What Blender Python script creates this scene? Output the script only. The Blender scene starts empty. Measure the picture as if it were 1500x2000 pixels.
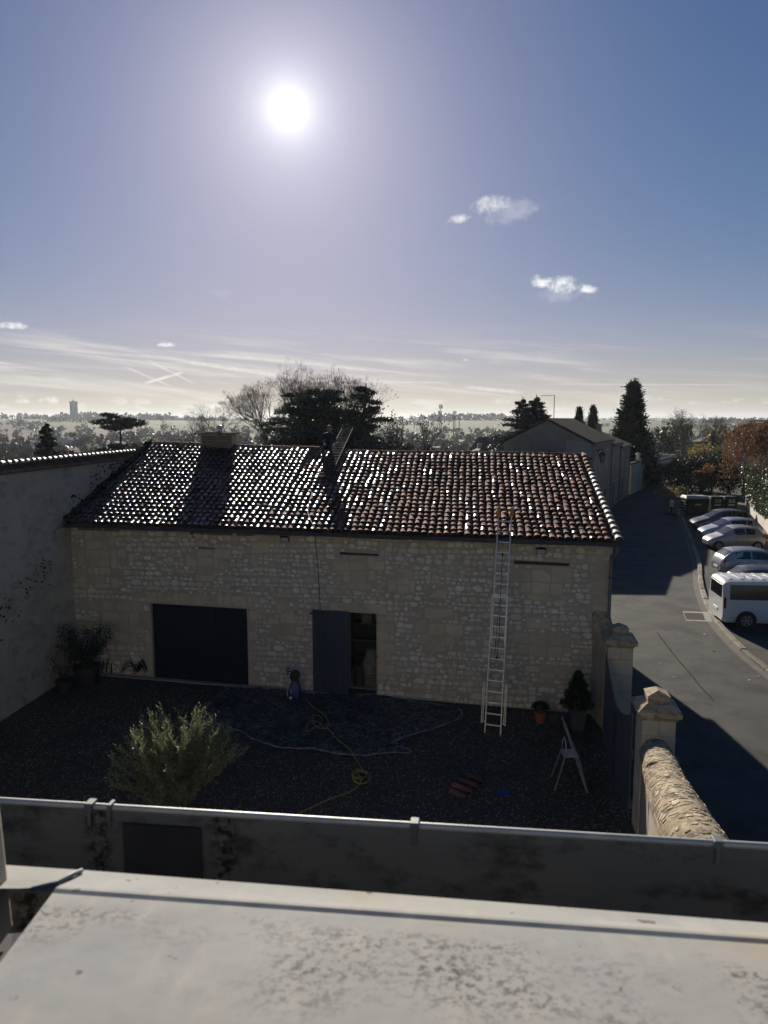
import bpy, math, random
from mathutils import Vector, Matrix, noise as mnoise
R = math.radians
random.seed(7)
scene = bpy.context.scene
col = scene.collection

# ------------------------------------------------------------------ camera
F_PX, CAM_H = 1440.0, 8.1
PITCH = math.atan(180 / F_PX)
cam_data = bpy.data.cameras.new('camera')
cam_data.sensor_fit = 'VERTICAL'
cam_data.sensor_height = 24.0
cam_data.lens = F_PX / 2000 * 24.0
cam_data.clip_start = 0.05
cam_data.clip_end = 30000
cam_data.dof.use_dof = True
cam_data.dof.focus_distance = 21.0
cam_data.dof.aperture_fstop = cam_data.lens / 3.0
cam = bpy.data.objects.new('camera', cam_data)
cam.location = (0, 0, CAM_H)
cam.rotation_euler = (math.pi / 2 - PITCH, 0, 0)
col.objects.link(cam)
scene.camera = cam
scene.cycles.use_denoising = True
scene.cycles.max_bounces = 5
scene.cycles.diffuse_bounces = 3
scene.cycles.volume_bounces = 0
scene.cycles.sample_clamp_indirect = 6

sP, cP = math.sin(PITCH), math.cos(PITCH)
def ray(u, v):
    x = (u - 750) / F_PX; y = -(v - 1000) / F_PX
    return Vector((x, cP + y * sP, -sP + y * cP))
def gp(u, v, z=0.0):            # pixel of the photograph -> point on the level z
    d = ray(u, v); t = (z - CAM_H) / d.z
    return Vector((t * d.x, t * d.y, z))
def at(u, v, Y):                # pixel -> point at the distance Y
    d = ray(u, v); t = Y / d.y
    return Vector((t * d.x, Y, CAM_H + t * d.z))

# ------------------------------------------------------------------ world and sun
SUN_DIR = ray(563, 212).normalized()
SUN_EL = math.asin(SUN_DIR.z)
SUN_AZ = math.atan2(SUN_DIR.x, SUN_DIR.y)       # from +Y towards +X
sun_d = bpy.data.lights.new('sun', 'SUN')
sun_d.energy = 4.2
sun_d.angle = R(0.53)
sun_d.color = (1.0, 0.92, 0.79)
sun = bpy.data.objects.new('sun', sun_d)
sun.rotation_euler = (-SUN_DIR).to_track_quat('-Z', 'Y').to_euler()
sun.location = (0, 0, 50)
col.objects.link(sun)

world = bpy.data.worlds.new('World')
scene.world = world
world.use_nodes = True
WT = world.node_tree
world.cycles.sampling_method = 'MANUAL'
world.cycles.sample_map_resolution = 256
WT.nodes.clear()
class NT:
    """small helper to wire nodes"""
    def __init__(s, tree): s.t = tree
    def n(s, typ, **kw):
        nd = s.t.nodes.new(typ)
        for k, v in kw.items(): setattr(nd, k, v)
        return nd
    def put(s, sock, val):
        if hasattr(val, 'is_linked'): s.t.links.new(val, sock)
        elif isinstance(val, (tuple, list, Vector)) and len(val) == 3 and sock.type == 'RGBA':
            sock.default_value = (*val, 1)
        else: sock.default_value = val
    def math(s, op, a, b=0.0, c=0.0, clamp=False):
        nd = s.n('ShaderNodeMath', operation=op, use_clamp=clamp)
        s.put(nd.inputs[0], a); s.put(nd.inputs[1], b); s.put(nd.inputs[2], c)
        return nd.outputs[0]
    def vmath(s, op, a, b=(0, 0, 0), scale=1.0):
        nd = s.n('ShaderNodeVectorMath', operation=op)
        s.put(nd.inputs[0], a)
        if op not in ('NORMALIZE', 'LENGTH'): s.put(nd.inputs[1], b)
        return nd.outputs['Value'] if op in ('DOT_PRODUCT', 'LENGTH') else nd.outputs[0]
    def mix(s, f, a, b, mode='MIX'):
        nd = s.n('ShaderNodeMix', data_type='RGBA', blend_type=mode)
        s.put(nd.inputs['Factor'], f); s.put(nd.inputs[6], a); s.put(nd.inputs[7], b)
        return nd.outputs[2]
    def noise(s, vec, scale, detail=4, rough=0.55, dist=0.0):
        nd = s.n('ShaderNodeTexNoise')
        if vec is not None: s.put(nd.inputs['Vector'], vec)
        nd.inputs['Scale'].default_value = scale; nd.inputs['Detail'].default_value = detail
        nd.inputs['Roughness'].default_value = rough; nd.inputs['Distortion'].default_value = dist
        return nd.outputs['Fac']
    def maprange(s, v, a, b, c=0.0, d=1.0, smooth=True):
        nd = s.n('ShaderNodeMapRange', interpolation_type='SMOOTHSTEP' if smooth else 'LINEAR')
        s.put(nd.inputs['Value'], v)
        for k, q in zip(('From Min', 'From Max', 'To Min', 'To Max'), (a, b, c, d)): nd.inputs[k].default_value = q
        return nd.outputs[0]
    def comb(s, x, y, z):
        nd = s.n('ShaderNodeCombineXYZ')
        for i, q in enumerate((x, y, z)): s.put(nd.inputs[i], q)
        return nd.outputs[0]

SKY_STRENGTH = 0.05
def build_world():
    W = NT(WT)
    tc = W.n('ShaderNodeTexCoord')
    D = W.vmath('NORMALIZE', tc.outputs['Generated'])
    sky = W.n('ShaderNodeTexSky')
    sky.sky_type = 'NISHITA'; sky.sun_disc = False
    sky.sun_elevation = SUN_EL; sky.sun_rotation = SUN_AZ
    sky.altitude = 100; sky.air_density = 1.0; sky.dust_density = DUST; sky.ozone_density = 2.0
    c = sky.outputs[0]
    cosang = W.vmath('DOT_PRODUCT', D, tuple(SUN_DIR))
    sep = W.n('ShaderNodeSeparateXYZ'); W.put(sep.inputs[0], D)
    el = sep.outputs['Z']
    # soften the very bright scattering round the sun, grey-violet as thin high haze makes it
    hsv = W.n('ShaderNodeHueSaturation'); hsv.inputs['Saturation'].default_value = SKY_SAT
    W.put(hsv.inputs['Color'], c); c = hsv.outputs[0]
    if SKY_K:
        sc = W.n('ShaderNodeSeparateColor'); W.put(sc.inputs[0], c); cc = W.n('ShaderNodeCombineColor')
        for i in range(3):
            q = sc.outputs[i]; W.put(cc.inputs[i], W.math('DIVIDE', q, W.math('ADD', 1.0, W.math('DIVIDE', q, SKY_K))))
        c = cc.outputs[0]
    gam = W.n('ShaderNodeGamma'); W.put(gam.inputs['Color'], c); gam.inputs['Gamma'].default_value = SKY_GAMMA; c = gam.outputs[0]
    c = W.mix(1.0, c, SKY_TINT, 'MULTIPLY')
    # veil of pale cream haze close to the horizon
    hz = W.math('POWER', W.math('SUBTRACT', 1.0, W.math('ABSOLUTE', el), clamp=True), HZ_POW)
    c = W.mix(W.math('MULTIPLY', hz, HZ_AMT), c, HZ_COL)
    # aureole and the sun itself
    ang = W.math('ARCCOSINE', W.math('MINIMUM', cosang, 0.999999))
    for sig, amt, colr in AUREOLE:
        g = W.math('EXPONENT', W.math('MULTIPLY', W.math('POWER', W.math('DIVIDE', ang, R(sig)), 1.3), -1.0))
        c = W.mix(1.0, c, W.mix(1.0, colr, W.comb_scale(g, amt), 'MULTIPLY'), 'ADD')
    disc = W.maprange(ang, R(0.5), R(1.1), 1.0, 0.0)
    c = W.mix(disc, c, (SUN_CORE, SUN_CORE, SUN_CORE * 0.97))
    c_clear = c
    # small fair weather clouds
    nz = W.noise(D, 30, 5, 0.68); nz2 = W.noise(D, 85, 5, 0.65)
    wob = W.math('ADD', W.math('MULTIPLY', W.math('SUBTRACT', nz, 0.5), 2.6), W.math('MULTIPLY', W.math('SUBTRACT', nz2, 0.5), 1.4))
    for (u, v, au, av, tilt, dens) in CLOUDS:
        dc = ray(u, v).normalized()
        rt = Vector((dc.y, -dc.x, 0)).normalized(); up = rt.cross(dc)
        a = math.radians(tilt); r2 = rt * math.cos(a) + up * math.sin(a); u2 = up * math.cos(a) - rt * math.sin(a)
        x = W.math('DIVIDE', W.vmath('DOT_PRODUCT', D, tuple(r2)), au / F_PX)
        y = W.math('DIVIDE', W.vmath('DOT_PRODUCT', D, tuple(u2)), av / F_PX)
        front = W.math('GREATER_THAN', W.vmath('DOT_PRODUCT', D, tuple(dc)), 0.5)
        # flat bottom: squash the lower half
        r = W.math('ADD', W.math('MULTIPLY', x, x), W.math('MULTIPLY', y, y))
        m = W.math('ADD', W.math('SUBTRACT', 1.0, r), W.math('MULTIPLY', wob, 1.0))
        m = W.math('MULTIPLY', W.maprange(m, 0.25, 1.5), W.maprange(r, 0.9, 3.2, 1.0, 0.0))
        m = W.math('MULTIPLY', W.math('MULTIPLY', m, front), dens)
        c = W.mix(m, c, CLOUD_COL)
    # cirrus streaks low over the horizon, sheared
    az = W.math('ARCTAN2', sep.outputs['X'], sep.outputs['Y'])
    sv = W.comb(W.math('MULTIPLY', az, 3.2), W.math('ADD', W.math('MULTIPLY', el, 46), W.math('MULTIPLY', az, 4.0)), 0.0)
    st = W.noise(sv, 1.3, 6, 0.6, 0.4)
    band = W.math('MULTIPLY', W.maprange(el, 0.008, 0.035), W.maprange(el, 0.07, 0.13, 1.0, 0.0))
    left = W.math('MULTIPLY', W.maprange(az, -0.05, 0.45, 1.0, 0.35), W.maprange(sep.outputs['Y'], 0.55, 0.75))
    m = W.math('MULTIPLY', W.math('MULTIPLY', W.maprange(st, 0.44, 0.72), band), W.math('MULTIPLY', left, 0.6))
    c = W.mix(m, c, CIRRUS_COL)
    # puffs of far cumulus on the horizon
    pv = W.comb(W.math('MULTIPLY', az, 1.0), W.math('MULTIPLY', el, 2.6), 0.3)
    pf = W.noise(pv, 24, 5, 0.6)
    pb = W.math('MULTIPLY', W.math('MULTIPLY', W.maprange(el, 0.008, 0.016), W.maprange(sep.outputs['Y'], 0.55, 0.75)), W.maprange(el, 0.022, 0.038, 1.0, 0.0))
    m = W.math('MULTIPLY', W.math('MULTIPLY', W.maprange(pf, 0.52, 0.66), pb), 0.38)
    c = W.mix(m, c, CIRRUS_COL)
    # contrails
    for (u0, v0, u1, v1, w, dens) in TRAILS:
        a, b = ray(u0, v0).normalized(), ray(u1, v1).normalized()
        nrm = a.cross(b).normalized(); mid = (a + b).normalized(); al = (b - a).normalized()
        half = (b - a).length / 2
        d = W.math('ABSOLUTE', W.vmath('DOT_PRODUCT', D, tuple(nrm)))
        l = W.math('ABSOLUTE', W.vmath('DOT_PRODUCT', D, tuple(al)))
        l = W.math('ABSOLUTE', W.math('SUBTRACT', W.vmath('DOT_PRODUCT', D, tuple(al)), mid.dot(al)))
        fr = W.math('GREATER_THAN', W.vmath('DOT_PRODUCT', D, tuple(mid)), 0.8)
        m = W.math('MULTIPLY', W.maprange(d, 0.0, w / F_PX, 1.0, 0.0), W.maprange(l, half * 0.6, half, 1.0, 0.0))
        m = W.math('MULTIPLY', W.math('MULTIPLY', m, fr), W.maprange(nz2, 0.3, 0.6, 0.45, 1.0))
        c = W.mix(W.math('MULTIPLY', m, dens), c, CIRRUS_COL)
    # clouds only stand in one quarter of the sky; elsewhere the clear sky is used as it is
    bg = W.n('ShaderNodeBackground'); W.put(bg.inputs[0], c); bg.inputs[1].default_value = SKY_STRENGTH
    bg0 = W.n('ShaderNodeBackground'); W.put(bg0.inputs[0], c_clear); bg0.inputs[1].default_value = SKY_STRENGTH
    has = W.math('MULTIPLY', W.math('GREATER_THAN', sep.outputs['Y'], 0.55), W.math('LESS_THAN', el, 0.36))
    has = W.math('MULTIPLY', has, W.math('GREATER_THAN', el, -0.02))
    ms = W.n('ShaderNodeMixShader'); WT.links.new(has, ms.inputs[0]); WT.links.new(bg0.outputs[0], ms.inputs[1]); WT.links.new(bg.outputs[0], ms.inputs[2])
    out = W.n('ShaderNodeOutputWorld'); WT.links.new(ms.outputs[0], out.inputs[0])
def _comb_scale(s, g, amt):
    m = s.math('MULTIPLY', g, amt)
    return s.comb(m, m, m)
NT.comb_scale = _comb_scale
DUST, SKY_K = 0.3, 14.0
SKY_SAT, SKY_GAMMA, SKY_TINT = 1.36, 1.0, (0.735, 0.695, 0.90)
HZ_POW, HZ_AMT, HZ_COL = 22.0, 0.6, (7.6, 7.1, 5.8)
AUREOLE = [(1.3, 9.0, (1, 1, 1)), (4.2, 4.2, (1, 0.99, 1.0)), (11.0, 1.7, (1.0, 0.99, 1.0))]
SUN_CORE = 40.0
CLOUD_COL = (13.0, 13.0, 12.6)
CIRRUS_COL = (11.0, 10.4, 9.4)
CLOUDS = [(952, 402, 42, 20, 8, 0.62), (900, 426, 30, 10, 12, 0.8), (995, 415, 70, 26, 5, 0.2), (1052, 548, 30, 18, -12, 0.95), (1105, 556, 58, 20, -5, 0.95),
          (1150, 565, 26, 10, 0, 0.85), (1095, 575, 70, 20, 0, 0.18), (18, 636, 34, 9, 0, 0.9), (328, 673, 22, 6, 0, 0.8), (45, 783, 20, 6, 0, 0.7),
          (97, 782, 24, 8, 0, 0.7), (738, 773, 12, 5, 0, 0.7), (910, 703, 8, 4, 0, 0.4), (485, 698, 12, 4, 0, 0.45), (430, 572, 40, 12, 0, 0.12), (420, 793, 26, 7, 0, 0.6)]
TRAILS = [(278, 750, 362, 726, 4, 0.9), (282, 700, 385, 752, 3, 0.45), (236, 713, 340, 757, 3, 0.45), (0, 672, 420, 708, 5, 0.3),
          (320, 700, 620, 745, 6, 0.6), (900, 755, 1030, 768, 6, 0.6), (1040, 750, 1480, 752, 2.5, 0.35), (380, 690, 760, 725, 5, 0.4), (560, 742, 900, 748, 4, 0.35)]
build_world()

vs = scene.view_settings
vs.view_transform = 'Standard'; vs.look = 'None'; vs.gamma = 1.0; vs.use_curve_mapping = False
vs.exposure = 0.75
scene.display_settings.display_device = 'sRGB'

# ------------------------------------------------------------------ helpers
_loc = {}                                    # object -> where its origin stands in the world
def tag(o, label=None, cat=None, group=None, kind=None):
    if label: o['label'] = label
    if cat: o['category'] = cat
    if group: o['group'] = group
    if kind: o['kind'] = kind
    return o
def thing(name, loc, label, cat, group=None, rz=0.0):
    o = bpy.data.objects.new(name, None)
    o.empty_display_size = 0.2
    o.location = loc; o.rotation_euler = (0, 0, rz)
    col.objects.link(o); _loc[o] = Vector(loc)
    return tag(o, label, cat, group)
class MB:
    def __init__(s): s.v = []; s.f = []; s.m = []; s.t = []; s.mi = 0; s.tint = 1.0
    def vert(s, p): s.v.append((p[0], p[1], p[2])); return len(s.v) - 1
    def face(s, idx): s.f.append(tuple(idx)); s.m.append(s.mi); s.t.append(s.tint)
    def poly(s, pts): s.face([s.vert(p) for p in pts])
    def hull(s, base, top):                  # prism between two rings of points
        n = len(base); a = [s.vert(p) for p in base]; b = [s.vert(p) for p in top]
        for i in range(n):
            j = (i + 1) % n; s.face((a[i], a[j], b[j], b[i]))
        s.face(b); s.face(a[::-1])
    def box(s, lo, hi):
        x0, y0, z0 = lo; x1, y1, z1 = hi
        s.hull([(x0, y0, z0), (x1, y0, z0), (x1, y1, z0), (x0, y1, z0)], [(x0, y0, z1), (x1, y0, z1), (x1, y1, z1), (x0, y1, z1)])
    def obox(s, c, ax, ay, az):              # centre and three half axes
        c, ax, ay, az = map(Vector, (c, ax, ay, az))
        q = lambda i, j, k: c + ax * i + ay * j + az * k
        s.hull([q(-1, -1, -1), q(1, -1, -1), q(1, 1, -1), q(-1, 1, -1)], [q(-1, -1, 1), q(1, -1, 1), q(1, 1, 1), q(-1, 1, 1)])
    def bar(s, a, b, w, h=None, up=(0, 0, 1)):
        a, b = Vector(a), Vector(b); d = b - a; h = h or w
        t = d.normalized(); u = Vector(up)
        if abs(t.dot(u)) > 0.97: u = Vector((1, 0, 0))
        sd = t.cross(u).normalized(); u2 = sd.cross(t)
        s.obox((a + b) / 2, d / 2, sd * w / 2, u2 * h / 2)
    def tube(s, pts, r, n=6, cap=True):
        pts = [Vector(p) for p in pts]; rr = r if isinstance(r, (list, tuple)) else [r] * len(pts)
        rings = []; ref = None
        for i, p in enumerate(pts):
            t = (pts[min(i + 1, len(pts) - 1)] - pts[max(i - 1, 0)]).normalized()
            if ref is None: ref = Vector((0, 0, 1)) if abs(t.z) < 0.9 else Vector((1, 0, 0))
            a = t.cross(ref)
            if a.length < 1e-4: a = t.cross(Vector((0.3, 1, 0.2)))
            a.normalize(); b = a.cross(t).normalized(); ref = b
            rings.append([s.vert(p + (a * math.cos(2 * math.pi * k / n) + b * math.sin(2 * math.pi * k / n)) * rr[i]) for k in range(n)])
        for r0, r1 in zip(rings, rings[1:]):
            for k in range(n): s.face((r0[k], r0[(k + 1) % n], r1[(k + 1) % n], r1[k]))
        if cap and n > 2: s.face(rings[0][::-1]); s.face(rings[-1])
    def lathe(s, prof, c=(0, 0, 0), n=16, axis='z'):
        c = Vector(c); rings = []
        for r, h in prof:
            ring = []
            for k in range(n):
                a = 2 * math.pi * k / n
                p = {'z': (r * math.cos(a), r * math.sin(a), h), 'y': (r * math.cos(a), h, r * math.sin(a)), 'x': (h, r * math.cos(a), r * math.sin(a))}[axis]
                ring.append(s.vert(c + Vector(p)))
            rings.append(ring)
        for r0, r1 in zip(rings, rings[1:]):
            for k in range(n): s.face((r0[k], r0[(k + 1) % n], r1[(k + 1) % n], r1[k]))
        s.face(rings[0][::-1]); s.face(rings[-1])
    def grid(s, nx, ny, fn):
        ix = [[s.vert(fn(i, j)) for j in range(ny)] for i in range(nx)]
        for i in range(nx - 1):
            for j in range(ny - 1): s.face((ix[i][j], ix[i + 1][j], ix[i + 1][j + 1], ix[i][j + 1]))
    def quad(s, c, a, b):                    # a leaf: centre and two half axes
        i = len(s.v)
        s.v += [tuple(c - a - b), tuple(c + a - b), tuple(c + a + b), tuple(c - a + b)]
        s.face((i, i + 1, i + 2, i + 3))
    def mesh(s, name, mats, smooth=False, off=None):
        me = bpy.data.meshes.new(name)
        vv = s.v if off is None else [(a - off[0], b - off[1], c - off[2]) for a, b, c in s.v]
        me.from_pydata(vv, [], s.f)
        for m in (mats if isinstance(mats, (list, tuple)) else [mats]): me.materials.append(m)
        if any(s.m): me.polygons.foreach_set('material_index', s.m)
        if smooth: me.polygons.foreach_set('use_smooth', [True] * len(s.f))
        at_ = me.attributes.new('tint', 'FLOAT', 'FACE'); at_.data.foreach_set('value', s.t)
        me.update()
        return me
    def build(s, name, mats, parent=None, smooth=False, local=False, origin=None, bevel=0.0):
        """parts: the mesh is given in world coordinates unless local"""
        off = None
        if parent is not None and not local: off = _loc[parent]
        if origin is not None: off = Vector(origin)
        me = s.mesh(name, mats, smooth, off)
        o = bpy.data.objects.new(name, me); col.objects.link(o)
        if parent is not None: o.parent = parent; _loc[o] = _loc[parent]
        else:
            _loc[o] = off or Vector((0, 0, 0))
            if off is not None: o.location = off
        if bevel:
            b = o.modifiers.new('bevel', 'BEVEL'); b.width = bevel; b.segments = 2; b.limit_method = 'ANGLE'
        return o
def copy_tree(o, parent=None):
    c = o.copy(); col.objects.link(c)
    if parent is not None: c.parent = parent
    for ch in o.children: copy_tree(ch, c)
    return c
def spline(pts, n=8):                        # Catmull-Rom through points
    pts = [Vector(p) for p in pts]; out = []
    for i in range(len(pts) - 1):
        p0, p1, p2, p3 = pts[max(i - 1, 0)], pts[i], pts[i + 1], pts[min(i + 2, len(pts) - 1)]
        for k in range(n):
            t = k / n
            out.append(0.5 * ((2 * p1) + (p2 - p0) * t + (2 * p0 - 5 * p1 + 4 * p2 - p3) * t * t + (3 * p1 - p0 - 3 * p2 + p3) * t ** 3))
    return out + [pts[-1]]
def rnd(a, b): return random.uniform(a, b)
def smooth01(a, b, x):
    t = min(1, max(0, (x - a) / (b - a))); return t * t * (3 - 2 * t)

# ------------------------------------------------------------------ materials
def mat(name, c1, c2=None, scale=3.0, rough=0.8, bump=0.0, bscale=30.0, metal=0.0, tint=False, spec=0.5, dirt=None, detail=3, trans=0.0, coat=0.0, stretch=None, rough2=None, sat_tint=None):
    m = bpy.data.materials.new(name); m.use_nodes = True
    t = m.node_tree; N = NT(t)
    b = t.nodes['Principled BSDF']
    tc = N.n('ShaderNodeTexCoord').outputs['Object']
    vec = tc
    if stretch: 
        mp = N.n('ShaderNodeMapping'); N.put(mp.inputs['Vector'], tc); mp.inputs['Scale'].default_value = stretch; vec = mp.outputs[0]
    c = None
    if c2 is not None:
        f = N.maprange(N.noise(vec, scale, detail, 0.62), 0.3, 0.7)
        c = N.mix(f, c1, c2)
    else:
        c = N.mix(0.0, c1, c1)
    if tint:
        a = N.n('ShaderNodeAttribute', attribute_name='tint')
        if sat_tint:
            c = N.mix(N.maprange(a.outputs['Fac'], sat_tint[0], sat_tint[1], smooth=False), c, sat_tint[2])
        c = N.mix(1.0, c, N.comb_scale(a.outputs['Fac'], 1.0), 'MULTIPLY')
    if dirt:                                 # (colour, scale, low, high, amount)
        dc, ds, lo, hi, am = dirt
        f = N.math('MULTIPLY', N.maprange(N.noise(vec, ds, 4, 0.7), lo, hi), am)
        c = N.mix(f, c, dc)
    N.put(b.inputs['Base Color'], c)
    if rough2 is not None:
        N.put(b.inputs['Roughness'], N.maprange(N.noise(vec, scale * 2.3, 2), 0.3, 0.7, rough, rough2))
    else: b.inputs['Roughness'].default_value = rough
    b.inputs['Metallic'].default_value = metal
    b.inputs['Specular IOR Level'].default_value = spec
    b.inputs['Coat Weight'].default_value = coat
    if trans: b.inputs['Transmission Weight'].default_value = trans
    if bump:
        bn = N.n('ShaderNodeBump'); bn.inputs['Strength'].default_value = 1.0; bn.inputs['Distance'].default_value = bump
        N.put(bn.inputs['Height'], N.noise(vec, bscale, 2, 0.6)); t.links.new(bn.outputs[0], b.inputs['Normal'])
    return m
def leafmat(name, c1, c2, transl=0.35, rough=0.55, spec=0.35):
    m = bpy.data.materials.new(name); m.use_nodes = True
    t = m.node_tree; N = NT(t); b = t.nodes['Principled BSDF']; out = t.nodes['Material Output']
    a = N.n('ShaderNodeAttribute', attribute_name='tint')
    c = N.mix(N.math('FRACT', N.math('MULTIPLY', a.outputs['Fac'], 7.31)), c1, c2)
    c = N.mix(1.0, c, N.comb_scale(a.outputs['Fac'], 1.0), 'MULTIPLY')
    N.put(b.inputs['Base Color'], c); b.inputs['Roughness'].default_value = rough; b.inputs['Specular IOR Level'].default_value = spec
    tr = N.n('ShaderNodeBsdfTranslucent'); N.put(tr.inputs[0], c)
    mx = N.n('ShaderNodeMixShader'); mx.inputs[0].default_value = transl
    t.links.new(b.outputs[0], mx.inputs[1]); t.links.new(tr.outputs[0], mx.inputs[2]); t.links.new(mx.outputs[0], out.inputs[0])
    return m

MAT = {}
MAT['limestone'] = mat('limestone', (0.61, 0.57, 0.48), (0.52, 0.48, 0.395), 5, 0.9, 0.006, 40, tint=True, dirt=((0.20, 0.17, 0.13), 2.2, 0.52, 0.8, 0.5))
MAT['mortar'] = mat('mortar', (0.42, 0.37, 0.285), (0.36, 0.315, 0.24), 1.2, 0.95, 0.006, 60, dirt=((0.14, 0.12, 0.09), 0.9, 0.55, 0.85, 0.6))
MAT['render'] = mat('lime_render', (0.42, 0.375, 0.295), (0.35, 0.31, 0.24), 0.8, 0.95, 0.008, 25, tint=True, dirt=((0.10, 0.09, 0.07), 1.6, 0.56, 0.80, 0.6))
MAT['ashlar'] = mat('dressed_stone', (0.55, 0.475, 0.345), (0.47, 0.40, 0.28), 2.5, 0.88, 0.003, 50, tint=True, dirt=((0.22, 0.17, 0.11), 3.0, 0.5, 0.85, 0.45))
MAT['capstone'] = mat('weathered_capstone', (0.46, 0.37, 0.25), (0.33, 0.24, 0.14), 5, 0.92, 0.008, 45, tint=True, dirt=((0.07, 0.06, 0.045), 7.0, 0.48, 0.7, 0.85))
MAT['tile'] = mat('terracotta_tile', (0.31, 0.115, 0.068), (0.17, 0.078, 0.054), 7, 0.75, 0.005, 60, tint=True, spec=0.12, dirt=((0.045, 0.036, 0.03), 5.0, 0.45, 0.72, 0.7), rough2=0.85, sat_tint=(1.15, 1.6, (0.34, 0.20, 0.145)))
MAT['tile_wet'] = mat('wet_terracotta_tile', (0.13, 0.065, 0.048), (0.08, 0.046, 0.038), 7, 0.22, 0.006, 30, tint=True, spec=0.36, dirt=((0.02, 0.018, 0.017), 4.0, 0.45, 0.72, 0.75), rough2=0.46)
MAT['tile_old'] = mat('mossy_tile', (0.15, 0.095, 0.07), (0.07, 0.06, 0.045), 5, 0.7, 0.006, 50, tint=True, dirt=((0.04, 0.045, 0.025), 3.0, 0.45, 0.7, 0.7))
MAT['wood_grey'] = mat('weathered_wood', (0.17, 0.145, 0.12), (0.09, 0.078, 0.066), 3, 0.85, 0.004, 30, stretch=(2, 2, 14))
MAT['door_dark'] = mat('navy_paint', (0.006, 0.013, 0.027), (0.005, 0.011, 0.023), 2, 0.7, 0.001, 20, spec=0.25)
MAT['door_blue'] = mat('blue_grey_paint', (0.032, 0.050, 0.070), (0.028, 0.044, 0.062), 2, 0.6, 0.001, 20, spec=0.3)
MAT['gate_blue'] = mat('gate_blue_grey_paint', (0.075, 0.088, 0.104), (0.062, 0.074, 0.088), 2, 0.5, 0.001, 20)
MAT['zinc_dark'] = mat('dull_zinc', (0.16, 0.175, 0.18), (0.11, 0.12, 0.125), 3, 0.6, 0.001, 20, metal=0.3)
MAT['gutter_dark'] = mat('dark_grey_gutter', (0.045, 0.053, 0.065), None, 3, 0.5)
MAT['alu'] = mat('aluminium', (0.55, 0.54, 0.51), (0.45, 0.44, 0.41), 8, 0.42, 0.0, metal=0.75)
MAT['alu_pale'] = mat('aluminium_pale', (0.62, 0.58, 0.48), (0.55, 0.51, 0.42), 8, 0.5, 0.0, metal=0.35)
MAT['black'] = mat('black_plastic', (0.012, 0.012, 0.013), None, 3, 0.5)
MAT['dark'] = mat('dark_iron', (0.03, 0.03, 0.032), None, 3, 0.6)
MAT['white'] = mat('white_plastic', (0.7, 0.7, 0.68), None, 3, 0.5)
MAT['glass'] = mat('window_glass', (0.012, 0.015, 0.018), None, 3, 0.06, spec=0.8)
MAT['terracotta'] = mat('terracotta_pot', (0.30, 0.085, 0.05), (0.24, 0.07, 0.04), 8, 0.8, 0.002, 40)
MAT['asphalt'] = mat('asphalt', (0.082, 0.077, 0.068), (0.055, 0.052, 0.047), 0.9, 0.85, 0.006, 130, dirt=((0.036, 0.034, 0.032), 0.45, 0.48, 0.68, 0.75), spec=0.2)
MAT['kerb'] = mat('kerb_stone', (0.33, 0.28, 0.21), (0.24, 0.20, 0.15), 4, 0.9, 0.006, 40, tint=True, dirt=((0.08, 0.07, 0.055), 3, 0.5, 0.75, 0.7))
MAT['concrete'] = mat('concrete', (0.32, 0.30, 0.27), (0.25, 0.235, 0.21), 4, 0.9, 0.003, 60, tint=True)
MAT['bark'] = mat('bark', (0.06, 0.05, 0.042), (0.035, 0.03, 0.026), 6, 0.9, 0.01, 20)
MAT['bark_pale'] = mat('bark_pale', (0.14, 0.115, 0.09), (0.09, 0.075, 0.06), 6, 0.9, 0.01, 20)
MAT['needle'] = leafmat('conifer_needles', (0.022, 0.034, 0.018), (0.036, 0.048, 0.026), 0.2)
MAT['needle_blue'] = leafmat('cedar_needles', (0.030, 0.040, 0.030), (0.045, 0.058, 0.04), 0.2)
MAT['cypress'] = leafmat('cypress_sprays', (0.016, 0.030, 0.014), (0.028, 0.044, 0.02), 0.15)
MAT['olive'] = leafmat('olive_leaves', (0.15, 0.17, 0.08), (0.22, 0.24, 0.14), 0.35, 0.38, 0.5)
MAT['green'] = leafmat('green_leaves', (0.05, 0.075, 0.025), (0.09, 0.11, 0.04), 0.4)
MAT['ivy'] = leafmat('ivy_leaves', (0.035, 0.055, 0.024), (0.075, 0.09, 0.042), 0.2, 0.45, 0.35)
MAT['yellow'] = leafmat('autumn_yellow_leaves', (0.26, 0.18, 0.045), (0.18, 0.15, 0.05), 0.5)
MAT['russet'] = leafmat('autumn_russet_leaves', (0.20, 0.085, 0.03), (0.15, 0.09, 0.06), 0.45)
MAT['twig'] = leafmat('fine_twigs', (0.085, 0.07, 0.055), (0.12, 0.095, 0.07), 0.1)
MAT['far_wood'] = leafmat('far_foliage', (0.036, 0.040, 0.022), (0.062, 0.052, 0.033), 0.06)
MAT['bin_grey'] = mat('grey_plastic', (0.30, 0.30, 0.29), None, rough=.5)

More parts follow.
